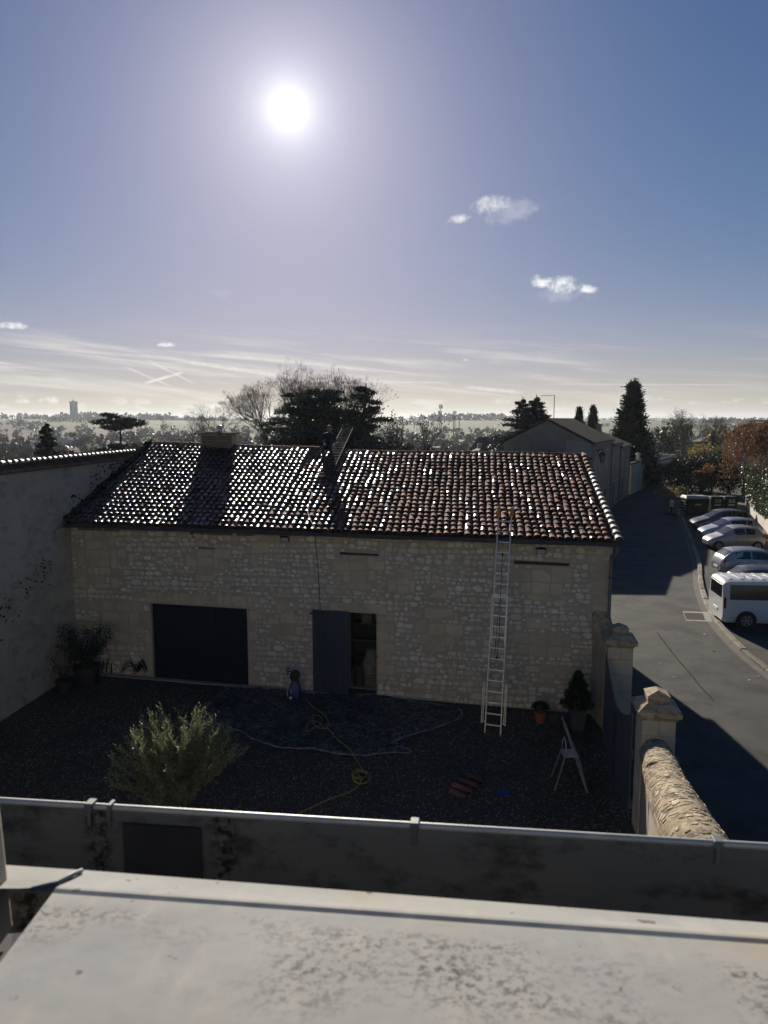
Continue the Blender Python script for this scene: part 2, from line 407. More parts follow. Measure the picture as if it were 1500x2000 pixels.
# ================================================================== the setting: terrain, courtyard, road
def zt(x, y):
    d = math.hypot(x, y)
    if y < 0: return 0.0
    y0 = 42 + 70 * smooth01(2, 22, x - 0.12 * (y - 60))
    z = -13.0 * smooth01(y0, y0 + 190, y)
    az = math.atan2(x, y)
    if d > 600:
        k = smooth01(900, 2100, d)
        plateau = 9.5 + 7.0 * math.exp(-((az + 0.42) / 0.16) ** 2) + 8.0 * math.exp(-((az - 0.12) / 0.07) ** 2) * smooth01(1500, 2300, d)
        z += k * (13.0 + plateau * (0.55 + 0.45 * smooth01(2000, 5000, d))) * (1 - 0.18 * smooth01(3500, 7000, d))
        z += 3.0 * k * mnoise.noise(Vector((x / 900, y / 900, 1.7)))
    return z
def terrain_mat():
    m = bpy.data.materials.new('land'); m.use_nodes = True
    t = m.node_tree; N = NT(t); b = t.nodes['Principled BSDF']; b.inputs['Roughness'].default_value = 0.95; b.inputs['Specular IOR Level'].default_value = 0.1
    tc = N.n('ShaderNodeTexCoord').outputs['Object']
    mp = N.n('ShaderNodeMapping'); N.put(mp.inputs['Vector'], tc); mp.inputs['Scale'].default_value = (1 / 420, 1 / 260, 0); mp.inputs['Rotation'].default_value = (0, 0, 0.35)
    vo = N.n('ShaderNodeTexVoronoi'); N.put(vo.inputs['Vector'], mp.outputs[0]); vo.inputs['Scale'].default_value = 1.0
    sp = N.n('ShaderNodeSeparateXYZ'); N.put(sp.inputs[0], vo.outputs['Color'])
    fld = N.mix(N.maprange(sp.outputs[0], 0.35, 0.5), (0.11, 0.17, 0.045), (0.16, 0.155, 0.075))
    fld = N.mix(N.maprange(sp.outputs[1], 0.62, 0.72), fld, (0.13, 0.10, 0.065))
    near = N.mix(N.noise(tc, 0.05, 6), (0.06, 0.065, 0.035), (0.085, 0.075, 0.05))
    ln = N.vmath('LENGTH', tc)
    c = N.mix(N.maprange(ln, 700, 1100), near, fld)
    c = N.mix(N.math('MULTIPLY', N.noise(tc, 0.02, 6), 0.35), c, (0.05, 0.05, 0.03))
    N.put(b.inputs['Base Color'], c)
    return m
def build_terrain():
    mb = MB()
    azs = [R(-52 + i * 1.3) for i in range(81)] + [R(58 + i * 5) for i in range(50)]
    rs = [2.0]
    while rs[-1] < 9200: rs.append(rs[-1] * 1.085 + 0.6)
    n = len(azs); ix = []
    for r in rs: ix.append([mb.vert((r * math.sin(a), r * math.cos(a), zt(r * math.sin(a), r * math.cos(a)))) for a in azs])
    c = mb.vert((0, 0, 0))
    for k in range(n): mb.face((c, ix[0][(k + 1) % n], ix[0][k]))
    for r0, r1 in zip(ix, ix[1:]):
        for k in range(n): mb.face((r0[k], r0[(k + 1) % n], r1[(k + 1) % n], r1[k]))
    for f in range(len(mb.f)): mb.f[f] = mb.f[f][::-1]
    o = mb.build('terrain', terrain_mat(), smooth=True)
    tag(o, kind='structure')
build_terrain()

def gravel_mat():
    m = bpy.data.materials.new('gravel'); m.use_nodes = True
    t = m.node_tree; N = NT(t); b = t.nodes['Principled BSDF']; b.inputs['Roughness'].default_value = 0.8
    tc = N.n('ShaderNodeTexCoord').outputs['Object']
    vo = N.n('ShaderNodeTexVoronoi'); N.put(vo.inputs['Vector'], tc); vo.inputs['Scale'].default_value = 42; 
    sp = N.n('ShaderNodeSeparateXYZ'); N.put(sp.inputs[0], vo.outputs['Color'])
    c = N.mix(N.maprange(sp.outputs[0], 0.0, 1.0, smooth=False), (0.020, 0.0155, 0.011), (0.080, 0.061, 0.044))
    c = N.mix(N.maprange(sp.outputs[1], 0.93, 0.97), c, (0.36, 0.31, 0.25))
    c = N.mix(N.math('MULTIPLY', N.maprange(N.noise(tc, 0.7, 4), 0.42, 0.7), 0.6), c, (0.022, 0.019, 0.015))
    N.put(b.inputs['Base Color'], c)
    bn = N.n('ShaderNodeBump'); bn.inputs['Distance'].default_value = 0.03; bn.inputs['Strength'].default_value = 1.0
    N.put(bn.inputs['Height'], N.math('SUBTRACT', 1.0, vo.outputs['Distance'])); t.links.new(bn.outputs[0], b.inputs['Normal'])
    return m
MAT['gravel'] = gravel_mat()
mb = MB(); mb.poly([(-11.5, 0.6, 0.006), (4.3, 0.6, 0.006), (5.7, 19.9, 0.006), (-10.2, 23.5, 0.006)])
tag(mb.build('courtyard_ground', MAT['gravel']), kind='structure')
# loose pebbles on the gravel, as one mass
def pebbles():
    mb = MB()
    for _ in range(9000):
        y = rnd(13.2, 21); x = rnd(-10, 5.0)
        if y > 20.6 - 0.223 * x: continue
        s = rnd(0.008, 0.02); p = Vector((x, y, 0.006)); mb.tint = random.choice((0.4, 0.6, 0.9, 1.6, 2.6)) * rnd(0.8, 1.2)
        a = rnd(0, 6.28); u = Vector((math.cos(a), math.sin(a), 0)) * s * 1.3; v = Vector((-math.sin(a), math.cos(a), 0)) * s
        h = Vector((0, 0, s * 0.9)); i = len(mb.v)
        for q in (p + u, p + v, p - u, p - v, p + h): mb.vert(q)
        for k in range(4): mb.face((i + k, i + (k + 1) % 4, i + 4))
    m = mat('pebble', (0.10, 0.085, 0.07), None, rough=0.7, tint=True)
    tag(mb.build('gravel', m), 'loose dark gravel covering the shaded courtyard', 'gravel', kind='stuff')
pebbles()

# asphalt: road and car park in one sheet
KERB = [(12.9, 6.0), (12.45, 16.0), (12.44, 23.07), (13.43, 28.98), (15.4, 35.0), (17.93, 41.3), (21.2, 50.5), (24.9, 61.0), (26.2, 64.4)]
mb = MB()
pl = [(3.2, 2.0), (5.25, 13.0), (5.75, 18.6), (7.3, 30.0), (9.0, 42.0), (15.9, 57.0), (20.6, 67.0), (26.6, 80.0), (34.2, 93.8), (40.0, 104.0)]
pr = [(26.0, 2.0), (25.5, 13.0), (25.0, 18.6), (24.0, 30.0), (23.8, 42.0), (28.5, 57.0), (33.0, 67.0), (34.0, 80.0), (39.5, 93.8), (45.0, 103.0)]
for (a, b), (c, d) in zip(zip(pl, pl[1:]), zip(pr, pr[1:])):
    mb.poly([(*a, 0.006), (*c, 0.006), (*d, 0.006), (*b, 0.006)])
tag(mb.build('road', MAT['asphalt']), kind='structure')
kroot = bpy.data.objects.new('kerb', None); col.objects.link(kroot); _loc[kroot] = Vector((0, 0, 0)); tag(kroot, kind='structure')
def build_kerb():
    P = spline([(*p, 0) for p in KERB], 12)
    acc, last = 0.0, P[0]; ends = [P[0]]
    for p in P[1:]:
        if (p - ends[-1]).length >= 0.98: ends.append(p)
    for a, b in zip(ends, ends[1:]):
        mb = MB(); d = (b - a).normalized(); s = d.cross(Vector((0, 0, 1)))
        mb.tint = rnd(0.5, 0.95)
        h = rnd(0.10, 0.13); w = rnd(0.10, 0.12); a2, b2 = a + d * 0.012, b - d * 0.012
        q = lambda p, k, z: p + s * k + Vector((0, 0, z))
        ring = lambda p: [q(p, -w, -0.05), q(p, w, -0.05), q(p, w, h - 0.02), q(p, w - 0.03, h), q(p, -w + 0.03, h + 0.002), q(p, -w, h - 0.02)]
        mb.hull(ring(a2), ring(b2))
        # the stones are short lengths of edging
        mb.build('kerb_stone', MAT['kerb'], kroot)
    mb = MB()                                # concrete gutter strip on the road side
    for a, b in zip(ends, ends[1:]):
        d = (b - a).normalized(); s = d.cross(Vector((0, 0, 1)))
        mb.poly([a - s * 0.36 + Vector((0, 0, .010)), a - s * 0.1 + Vector((0, 0, .010)), b - s * 0.1 + Vector((0, 0, .010)), b - s * 0.36 + Vector((0, 0, .010))])
    mb.build('gutter_strip', MAT['concrete_dirty'], kroot)
MAT['concrete_dirty'] = mat('dirty_concrete', (0.13, 0.115, 0.095), (0.09, 0.08, 0.066), 3, 0.9, 0.004, 60)
build_kerb()
# drain: grate in a concrete surround let into the road
def drain():
    c = [gp(1333, 1194), gp(1384, 1196), gp(1392, 1215), gp(1340, 1213)]
    t = thing('drain_grate', (c[0].x, c[0].y, 0), 'rusty rectangular drain grate in a pale concrete surround in the road', 'drain grate')
    cc = sum(c, Vector()) / 4
    mb = MB(); z = Vector((0, 0, 0.013))
    inner = [cc + (p - cc) * 0.72 - Vector((0.12, 0, 0)) for p in c]
    for i in range(4):
        j = (i + 1) % 4; mb.poly([c[i] + z, c[j] + z, inner[j] + z, inner[i] + z])
    mb.build('surround', MAT['concrete'], t)
    gm = mat('rusty_iron', (0.12, 0.075, 0.055), (0.07, 0.05, 0.04), 10, 0.7, metal=0.3)
    for k in range(9):
        f0, f1 = k / 9 + 0.01, (k + 1) / 9 - 0.04
        a = inner[0].lerp(inner[3], f0); b = inner[1].lerp(inner[2], f0); c2 = inner[1].lerp(inner[2], f1); d = inner[0].lerp(inner[3], f1)
        mb = MB(); mb.hull([p + Vector((0, 0, 0.007)) for p in (a, b, c2, d)], [p + Vector((0, 0, 0.014)) for p in (a, b, c2, d)])
        mb.build('grate_bar', gm, t)
drain()
# a crack patched along the road
mb = MB(); P = spline([gp(u, v) for u, v in ((1283, 1235), (1300, 1258), (1325, 1290), (1350, 1318), (1365, 1338), (1395, 1370))], 6)
for a, b in zip(P, P[1:]):
    w = rnd(0.012, 0.022); mb.poly([a + Vector((-w, 0, .009)), a + Vector((w, 0, .009)), b + Vector((w, 0, .009)), b + Vector((-w, 0, .009))])
tag(mb.build('tar_seam', mat('tar', (0.040, 0.038, 0.035), None, rough=1.0, spec=0.0)), kind='structure')
# scraps of pale litter and leaves on the road
for i, (u, v) in enumerate(((1317, 1323), (1332, 1122), (1284, 1343), (1394, 1272), (1481, 1322), (1463, 1329), (1376, 1239), (1290, 1298))):
    p = gp(u, v); mb = MB(); a = rnd(0, 3)
    mb.grid(3, 3, lambda i, j: p + Vector((math.cos(a) * (i - 1) * .055 - math.sin(a) * (j - 1) * .035, math.sin(a) * (i - 1) * .055 + math.cos(a) * (j - 1) * .035, 0.012 + 0.01 * ((i + j) % 2))))
    where = ['near the gate pillars', 'far up in the shade', 'beside the far pillar', 'left of the kerb bend', 'near the right picture edge', 'beside another scrap by the right edge', 'below the drain', 'by the shadow edge'][i]
    tag(mb.build('paper_scrap', MAT['bin_grey'], origin=p), 'small pale scrap lying on the road ' + where, 'litter', 'scraps of litter on the road')

# ================================================================== the barn
O = Vector((-9.92, 23.07, 0)); E1 = Vector((0.976, -0.218, 0)).normalized(); NRM = Vector((-E1.y, E1.x, 0)) * -1   # NRM points to the courtyard
G = Vector((0.11, 0.994, 0)).normalized()
L_BARN, EAVE = 16.45, 4.84
def wall_s(u, v):                 # pixel -> (along the wall, height)
    d = ray(u, v); t = (O - Vector((0, 0, 0))).dot(NRM) / d.dot(NRM)
    p = d * t + Vector((0, 0, CAM_H))
    return ((p - O).dot(E1), p.z)
def W(s, z, out=0.0): return O + E1 * s + Vector((0, 0, z)) + NRM * out

barn = thing('stone_barn', tuple(W(8.2, 0)), 'long limestone barn with a canal tile roof across the courtyard', 'barn')
OPEN = [(2.70, 5.91, -0.1, 2.42), (9.0, 9.94, -0.1, 2.50)]      # door openings in the front wall
def slab(mb, s0, s1, z0, z1, o0, o1):
    mb.hull([W(s0, z0, o0), W(s1, z0, o0), W(s1, z0, o1), W(s0, z0, o1)], [W(s0, z1, o0), W(s1, z1, o0), W(s1, z1, o1), W(s0, z1, o1)])
def barn_walls():
    mb = MB(); T = -0.55
    ss = [0, 2.70, 5.91, 9.0, 9.94, L_BARN]
    for i in range(5):
        z0 = {1: 2.42, 3: 2.50}.get(i, -0.2)
        slab(mb, ss[i], ss[i + 1], z0, EAVE, T, 0.0)
    wall = mb.build('wall', MAT['mortar'], barn)
    # gable on the street, back wall
    mb = MB()
    A = W(L_BARN, 0, 0) + NRM * -0.552; 
    def gab(s0, s1):
        p = lambda s, g, z: O + E1 * s + G * g + Vector((0, 0, z))
        prof = [(0.56, -0.2), (11.2, -0.2), (11.2, 4.75), (5.9, 6.62), (0.56, 4.84)]
        mb.hull([p(s0, g, z) for g, z in prof], [p(s1, g, z) for g, z in prof])
    gab(L_BARN - 0.5, L_BARN - 0.003)
    mb.build('gable_wall', MAT['render'], barn)
    mb = MB()
    p = lambda s, g, z: O + E1 * s + G * g + Vector((0, 0, z))
    mb.hull([p(0, 10.7, -.2), p(L_BARN - .5, 10.7, -.2), p(L_BARN - .5, 11.2, -.2), p(0, 11.2, -.2)], [p(0, 10.7, 4.75), p(L_BARN - .5, 10.7, 4.75), p(L_BARN - .5, 11.2, 4.75), p(0, 11.2, 4.75)])
    mb.build('back_wall', MAT['render'], barn)
    mb = MB(); mb.hull([p(0, 0.5, -0.1), p(L_BARN - .5, 0.5, -.1), p(L_BARN - .5, 10.7, -.1), p(0, 10.7, -.1)], [p(0, 0.5, 0.03), p(L_BARN - .5, 0.5, .03), p(L_BARN - .5, 10.7, .03), p(0, 10.7, .03)])
    mb.build('floor_slab', MAT['concrete'], barn)
    return wall
barn_wall = barn_walls()

Z6 = [(200,170,240,222),(242,170,320,222),(340,205,375,262),(200,230,300,280),(305,232,330,280),(135,262,195,325),(205,288,278,330),(282,288,340,330),(350,280,383,330),(386,280,440,330),(205,340,278,375),(283,340,340,378),(350,335,385,392),(408,342,452,366),(215,388,250,425),(255,388,275,425),(282,385,345,428),(350,397,425,440),(215,435,312,475),(318,440,340,475),(350,447,397,505),(135,395,205,440),(155,330,195,375),(255,480,345,505),(857,280,945,325),(860,328,945,378),(860,381,945,430),(793,312,852,375),(950,280,1055,330),(845,433,955,462),(953,335,980,390),(985,335,1040,395),(1172,240,1280,305),(1172,310,1210,380),(1240,207,1320,235),
 (555,530,619,590),(622,532,660,593),(663,534,712,595),(715,536,750,598),(752,538,788,600),(791,540,838,601),(840,540,925,604),(928,545,970,606),(972,548,1005,610),(1007,550,1055,613),(1058,555,1145,618),(1150,555,1212,595),
 (300,580,370,640),(375,580,460,640),(465,585,535,645),(165,580,290,635),(300,650,398,695),(402,650,450,698),(298,700,380,755),(384,705,455,760),(297,765,350,820),(355,765,458,828),(460,650,510,710),(462,715,550,770),(465,775,510,830),
 (1160,640,1210,695),(1160,700,1190,750),(1160,760,1212,810),(1160,820,1190,870),(1160,875,1200,935),(1160,940,1185,1000),(1160,1005,1220,1060),(1320,580,1445,632),(1345,655,1430,710),(1268,683,1335,718),(1440,690,1500,720),(1295,725,1345,775),(1348,714,1430,780),(1435,733,1480,780),(1330,785,1460,812),
 (540,650,580,705),(550,775,584,830),(555,840,590,895),(540,900,594,955),(560,960,598,1010),(155,710,250,760),(165,440,210,500)]
Z7 = [(555,675,725,722),(728,680,790,736),(795,685,935,746),(697,400,800,458),(700,462,800,540),(815,400,925,455),(580,395,692,455),(648,462,692,535),(820,460,862,540),(680,545,835,582),(692,366,808,397),(815,372,858,398),(985,445,1112,512),(950,515,1000,600),(1008,515,1088,550),(1008,554,1088,610),(1092,530,1125,612),(1225,585,1340,640),
 (872,765,932,805),(872,808,985,865),(872,868,950,925),(874,930,995,1003),(876,1006,925,1080),(928,1006,965,1055),(876,1085,990,1150),(878,1155,935,1185),(1190,712,1380,782),(1122,787,1210,875),(1218,810,1325,890),(1330,815,1445,893),(1170,880,1215,945),(1222,894,1328,955),(1330,897,1395,958),(1200,959,1330,990)]
Z8 = [(520,565,662,655),(675,575,808,660),(815,560,968,670),(590,668,657,735),(672,668,800,750),(808,675,890,755),(640,757,828,795),(630,925,805,1000),(530,1035,645,1105),(650,1045,785,1118),(790,1060,945,1125),(570,1122,640,1185),(650,1122,782,1205),(786,1135,885,1210),(1120,890,1228,985),(1110,580,1228,630),(1140,525,1228,570),(1115,700,1228,755),(1110,770,1228,825),(1120,640,1228,690),(830,1295,955,1335),(620,1280,720,1320),(730,1330,830,1370),(1130,1000,1228,1060),(1120,835,1228,880),(1090,470,1180,515)]
blocks = []
for zl, k, ox, oy in ((Z6, 3.0, 100, 980), (Z7, 3.409, 480, 980), (Z8, 3.75, 860, 960)):
    for (a, b, c, d) in zl:
        s0, z1 = wall_s(ox + a / k, oy + b / k); s1, z0 = wall_s(ox + c / k, oy + d / k)
        # level the rows: heights follow the middle of each stone
        zt_ = wall_s(ox + (a + c) / 2 / k, oy + b / k)[1]; zb_ = wall_s(ox + (a + c) / 2 / k, oy + d / k)[1]
        blocks.append((s0, s1, max(zb_, 0.02), min(zt_, EAVE - .02)))
def stone_ring(s0, s1, z0, z1, rub):
    """outline of a stone on the wall plane"""
    cs, cz, hs, hz = (s0 + s1) / 2, (z0 + z1) / 2, (s1 - s0) / 2, (z1 - z0) / 2
    if not rub:
        j = lambda: rnd(-0.008, 0.008)
        c = min(0.02, hz * 0.3)
        return [(s0 + c + j(), z0 + j()), (s1 - c + j(), z0 + j()), (s1 + j(), z0 + c), (s1 + j(), z1 - c), (s1 - c + j(), z1 + j()), (s0 + c + j(), z1 + j()), (s0 + j(), z1 - c), (s0 + j(), z0 + c)]
    n = random.choice((5, 5, 6, 7)); ph = rnd(0, 6.28); out = []
    for k in range(n):
        a = ph + 2 * math.pi * (k + rnd(-0.25, 0.25)) / n
        ca, sa = math.cos(a), math.sin(a); r = 1 / max(abs(ca), abs(sa)) ** rnd(0.55, 1.0)
        r *= rnd(0.93, 1.12)
        out.append((cs + hs * ca * r, cz + hz * sa * r))
    return out
def stone_mesh(mb, ring, proud, place, sink=-0.012):
    cs = sum(p[0] for p in ring) / len(ring); cz = sum(p[1] for p in ring) / len(ring)
    n = len(ring); a = [mb.vert(place(s, z, sink)) for s, z in ring]
    k = 0.93
    tl = rnd(-0.006, 0.006), rnd(-0.006, 0.006)
    b = [mb.vert(place(cs + (s - cs) * 0.985, cz + (z - cz) * 0.985, proud * 0.5)) for s, z in ring]
    c = [mb.vert(place(cs + (s - cs) * k, cz + (z - cz) * k, proud + tl[0] * (s - cs) / 0.2 + tl[1] * (z - cz) / 0.1)) for s, z in ring]
    for q0, q1 in ((a, b), (b, c)):
        for i in range(n): mb.face((q0[i], q0[(i + 1) % n], q1[(i + 1) % n], q1[i]))
    mb.face(c)
def overlaps(r, lst, m=0.012):
    return any(r[0] < b[1] + m and r[1] > b[0] - m and r[2] < b[3] + m and r[3] > b[2] - m for b in lst)
def barn_stones():
    random.seed(21)
    stones = [(b, False) for b in blocks]
    occ = [(a - 0.02, b + 0.02, c, d + 0.02) for a, b, c, d in OPEN] + [(8.85, 10.05, 4.2, 4.29), (13.86, 15.35, 4.14, 4.26), (4.2, 5.0, 4.04, 4.08)]
    buck = {}
    def add(b):
        for i in range(int(b[0] * 2) - 1, int(b[1] * 2) + 2): buck.setdefault(i, []).append(b)
    for b in occ + blocks: add(b)
    def free(r): return not any(overlaps(r, buck.get(i, []), 0.010) for i in range(int(r[0] * 2) - 1, int(r[1] * 2) + 2))
    z = 0.05
    while z < EAVE - 0.08:
        h = rnd(0.09, 0.17) if z > 0.6 else rnd(0.12, 0.22)
        s = 0.02
        while s < L_BARN - 0.08:
            hh = h * rnd(0.62, 1.08); w = hh * rnd(0.9, 2.2)
            zz = z + 0.035 * math.sin(s * 1.3 + z * 5) + rnd(-0.012, 0.012)
            r = (s, min(s + w, L_BARN - 0.03), max(zz, 0.01), min(zz + hh, EAVE - 0.02))
            if r[1] - r[0] > 0.07 and free(r):
                stones.append((r, True)); add(r); s = r[1] + rnd(0.008, 0.028)
            else:
                s += 0.03
        z += h + 0.008
    for _ in range(9000):                    # small stones that pack the gaps
        hh = rnd(0.05, 0.10); w = hh * rnd(0.9, 1.9); s = rnd(0.02, L_BARN - 0.2); z = rnd(0.03, EAVE - 0.13)
        r = (s, s + w, z, z + hh)
        if free(r): stones.append((r, True)); add(r)
    area = lambda r: (r[1] - r[0]) * (r[3] - r[2])
    stones.sort(key=lambda q: -area(q[0]))
    rest = MB()
    for i, (r, rub) in enumerate(stones):
        mb = MB() if i < 300 else rest
        mb.tint = rnd(0.78, 1.18) if rub else rnd(0.80, 1.04)
        stone_mesh(mb, stone_ring(*r, rub), rnd(0.008, 0.026) if rub else rnd(0.004, 0.010), W)
        if i < 300: mb.build('stone', MAT['limestone'] if rub else MAT['ashlar'], barn_wall)
    o = rest.build('rubble_stones', MAT['limestone'], barn_wall); o['kind'] = 'stuff'
barn_stones()

# ---- roof
Z_FRONT = 4.90
def zr(s): return (7.12 - 0.018 * s + 0.02 * math.sin(s * 0.9)) if s < 6.72 else (6.93 - 0.010 * (s - 6.7) + 0.025 * math.sin(s * 0.55))
def RF(s, g, up=0.0):             # front slope: g from -0.38 (eave) to 6.0 (ridge)
    t = (g + 0.38) / 6.38
    z = Z_FRONT + (zr(s) - Z_FRONT) * t - 0.05 * math.sin(math.pi * t) * (0.6 + 0.4 * math.sin(s * 0.7)) 
    return O + E1 * s + G * g + Vector((0, 0, z + up))
S0R, S1R = -0.02, 16.58
mb = MB()                          # boarding under the tiles, both slopes
mb.grid(60, 14, lambda i, j: RF(S0R + (S1R - S0R) * i / 59, -0.38 + 6.38 * j / 13, -0.012))
mb.grid(60, 2, lambda i, j: RF(S0R + (S1R - S0R) * i / 59, -0.38, -0.012 - 0.05 * j))
mb.grid(60, 8, lambda i, j: O + E1 * (S0R + (S1R - S0R) * i / 59) + G * (6.0 + 5.5 * j / 7) + Vector((0, 0, zr(S0R + (S1R - S0R) * i / 59) + (4.72 - 6.95) * j / 7 - 0.012)))
barn_roof = mb.build('roof', MAT['tile_old'], barn)
mb = MB()
mb.grid(30, 2, lambda i, j: RF(L_BARN + 0.12, -0.36 + 6.36 * i / 29, -0.02 - 0.14 * j)); mb.build('verge_board', MAT['wood_grey'], barn)
def cover_tile(mb, P, n=7, r0=0.088, r1=0.072, rings=((0.0, 0.015), (0.05, 0.002), (0.30, 0.0), (0.42, 0.0))):
    """half round tile; P(x, l, h): across, up the slope, height"""
    prev = None; first = None
    for l, fl in rings:
        r = r0 + (r1 - r0) * l / 0.42 + fl; ring = []
        for k in range(n + 1):
            a = math.pi * k / n
            ring.append(mb.vert(P(r * math.cos(a), l, r * 0.82 * math.sin(a))))
        if prev:
            for k in range(n): mb.face((prev[k + 1], prev[k], ring[k], ring[k + 1]))
        else:                                  # thick rim that shows at the lower end
            inn = [mb.vert(P((r - 0.016) * math.cos(math.pi * k / n), l + 0.002, (r - 0.016) * 0.82 * math.sin(math.pi * k / n))) for k in range(n + 1)]
            deep = [mb.vert(P((r - 0.018) * math.cos(math.pi * k / n), l + 0.2, (r - 0.018) * 0.8 * math.sin(math.pi * k / n))) for k in range(n + 1)]
            for k in range(n): mb.face((ring[k + 1], ring[k], inn[k], inn[k + 1])); mb.face((inn[k + 1], inn[k], deep[k], deep[k + 1]))
        prev = ring
def roof_tiles():
    random.seed(5)
    pitch = 0.2045; ncol = int((S1R - S0R - 0.05) / pitch); rows = 22; ex = 6.30 / rows
    tiles = []
    for c in range(ncol):
        s = S0R + 0.12 + c * pitch
        for k in range(rows):
            tiles.append((s + rnd(-0.015, 0.015) + 0.014 * math.sin(k * 0.9 + c), -0.38 + k * ex + rnd(-0.022, 0.022) + (.05 if random.random() < .03 else 0), c, k))
    cp = Vector((0, 0, CAM_H))
    tiles.sort(key=lambda q: (RF(q[0], q[1]) - cp).length)
    # eight tile shapes shared by the single tiles
    slope = math.atan2(zr(8) - Z_FRONT, 6.38)
    variants = []
    for i in range(8):
        mb = MB(); mb.tint = (0.72, 0.85, 0.95, 1.05, 1.15, 1.3, 1.0, 0.62)[i]
        cover_tile(mb, lambda x, l, h: Vector((x, l, h)))
        variants.append(mb.mesh('tile', MAT['tile'], smooth=True))
    wets = []
    for v_ in variants:
        w_ = v_.copy(); w_.materials[0] = MAT['tile_wet']; wets.append(w_)
    rest = MB(); chan = MB()
    def is_wet(s): return (s + rnd(-2.2, 2.2) < 9.0 and random.random() < .9) or random.random() < .08
    for i, (s, g, c, k) in enumerate(tiles):
        base = RF(s, g); up = RF(s, g + 0.4); t = (up - base).normalized()
        sd = E1.copy(); nn = sd.cross(t).normalized(); sd = t.cross(nn).normalized()
        tilt = rnd(-0.02, 0.09); yaw = rnd(-0.06, 0.06); roll = rnd(-0.09, 0.09)
        t2 = (t - nn * tilt + sd * yaw).normalized(); n2 = (nn + t * tilt + sd * roll).normalized(); s2 = t2.cross(n2).normalized(); n2 = s2.cross(t2)
        b = base + nn * (0.050 + rnd(0, 0.008))
        if i < 300:
            o = bpy.data.objects.new('tile', random.choice(wets if is_wet(s) else variants)); col.objects.link(o); o.parent = barn_roof
            m = Matrix((s2, t2, n2)).transposed().to_4x4(); m.translation = b - _loc[barn_roof]; o.matrix_local = m
        else:
            rest.tint = random.choice((0.62, 0.72, 0.85, 0.95, 1.05, 1.15, 1.3)) * rnd(0.92, 1.08)
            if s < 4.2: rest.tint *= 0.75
            rest.mi = 1 if is_wet(s) else 0
            cover_tile(rest, lambda x, l, h: b + s2 * x + t2 * l + n2 * h, n=6)
        chan.tint = rnd(0.6, 1.0)
        q = lambda x, l, h: base + E1 * (x + pitch / 2) + t * l + nn * (h + 0.03 - l * 0.06)
        for a0, a1 in ((0, 1), (1, 2), (2, 3)):
            xx = (-0.085, -0.04, 0.04, 0.085); hh = (0.045, 0.0, 0.0, 0.045)
            chan.poly([q(xx[a0], 0, hh[a0]), q(xx[a1], 0, hh[a1]), q(xx[a1], 0.38, hh[a1]), q(xx[a0], 0.38, hh[a0])])
    o = rest.build('roof_tiles', [MAT['tile'], MAT['tile_wet']], barn_roof, smooth=True); o['kind'] = 'stuff'
    o = chan.build('channel_tiles', MAT['tile_old'], barn_roof); o['kind'] = 'stuff'
    # ridge tiles, laid along the ridge in two runs
    mesh_r = []
    for i in range(4):
        mb = MB(); mb.tint = (0.8, 0.95, 1.1, 1.35)[i]
        cover_tile(mb, lambda x, l, h: Vector((x * 1.25, l, h * 1.1)), n=7)
        mesh_r.append(mb.mesh('ridge_tile', MAT['tile'], smooth=True))
    for a, b in ((0.1, 6.9), (6.6, 16.55)):
        s = a
        while s < b - 0.2:
            lift = 0.06 if a < 1 else 0.045
            p0 = O + E1 * s + G * 6.0 + Vector((0, 0, (zr(min(s, 6.7)) if a < 1 else zr(max(s, 6.73))) + lift)); p1 = O + E1 * (s + .4) + G * 6.0 + Vector((0, 0, (zr(min(s + .4, 6.7)) if a < 1 else zr(max(s + .4, 6.73))) + lift))
            t = (p1 - p0).normalized(); sd = t.cross(Vector((0, 0, 1))).normalized(); n2 = sd.cross(t)
            o = bpy.data.objects.new('ridge_tile', random.choice(mesh_r)); col.objects.link(o); o.parent = barn_roof
            m = Matrix((sd, t, n2)).transposed().to_4x4(); m.translation = p0 - _loc[barn_roof] - t * 0.03; o.matrix_local = m
            s += 0.345
    # pale verge tiles down the street gable and a mossy flashing at the left wall
    pm = mat('pale_verge_tile', (0.42, 0.36, 0.29), (0.30, 0.25, 0.20), 6, 0.6, 0.003, 50, tint=True)
    for k in range(20):
        mb = MB(); mb.tint = rnd(0.8, 1.15)
        base = RF(16.53, -0.40 + k * 0.32); t = (RF(16.53, 1 + k * 0.3) - RF(16.53, 0.5 + k * 0.3)).normalized(); nn = E1.cross(t).normalized()
        cover_tile(mb, lambda x, l, h: base + E1 * x * 1.15 + (t - nn * 0.05) * l + nn * (h * 1.1 + 0.10), n=7)
        mb.build('verge_tile', pm if k < 15 else MAT['tile'], barn_roof, smooth=True)
    mb = MB()
    for k in range(40):
        g = -0.4 + 6.5 * k / 40
        for _ in range(14):
            c = RF(rnd(-0.02, 0.22), g + rnd(-.1, .1), rnd(0.02, 0.2)); mb.tint = rnd(0.6, 1.2)
            d = Vector((rnd(-1, 1), rnd(-1, 1), rnd(-1, 1))).normalized(); e = d.cross(Vector((rnd(-1, 1), rnd(-1, 1), rnd(-1, 1)))).normalized()
            mb.quad(c, d * 0.06, e * 0.05)
    o = mb.build('moss', MAT['needle'], barn_roof); o['kind'] = 'stuff'
roof_tiles()

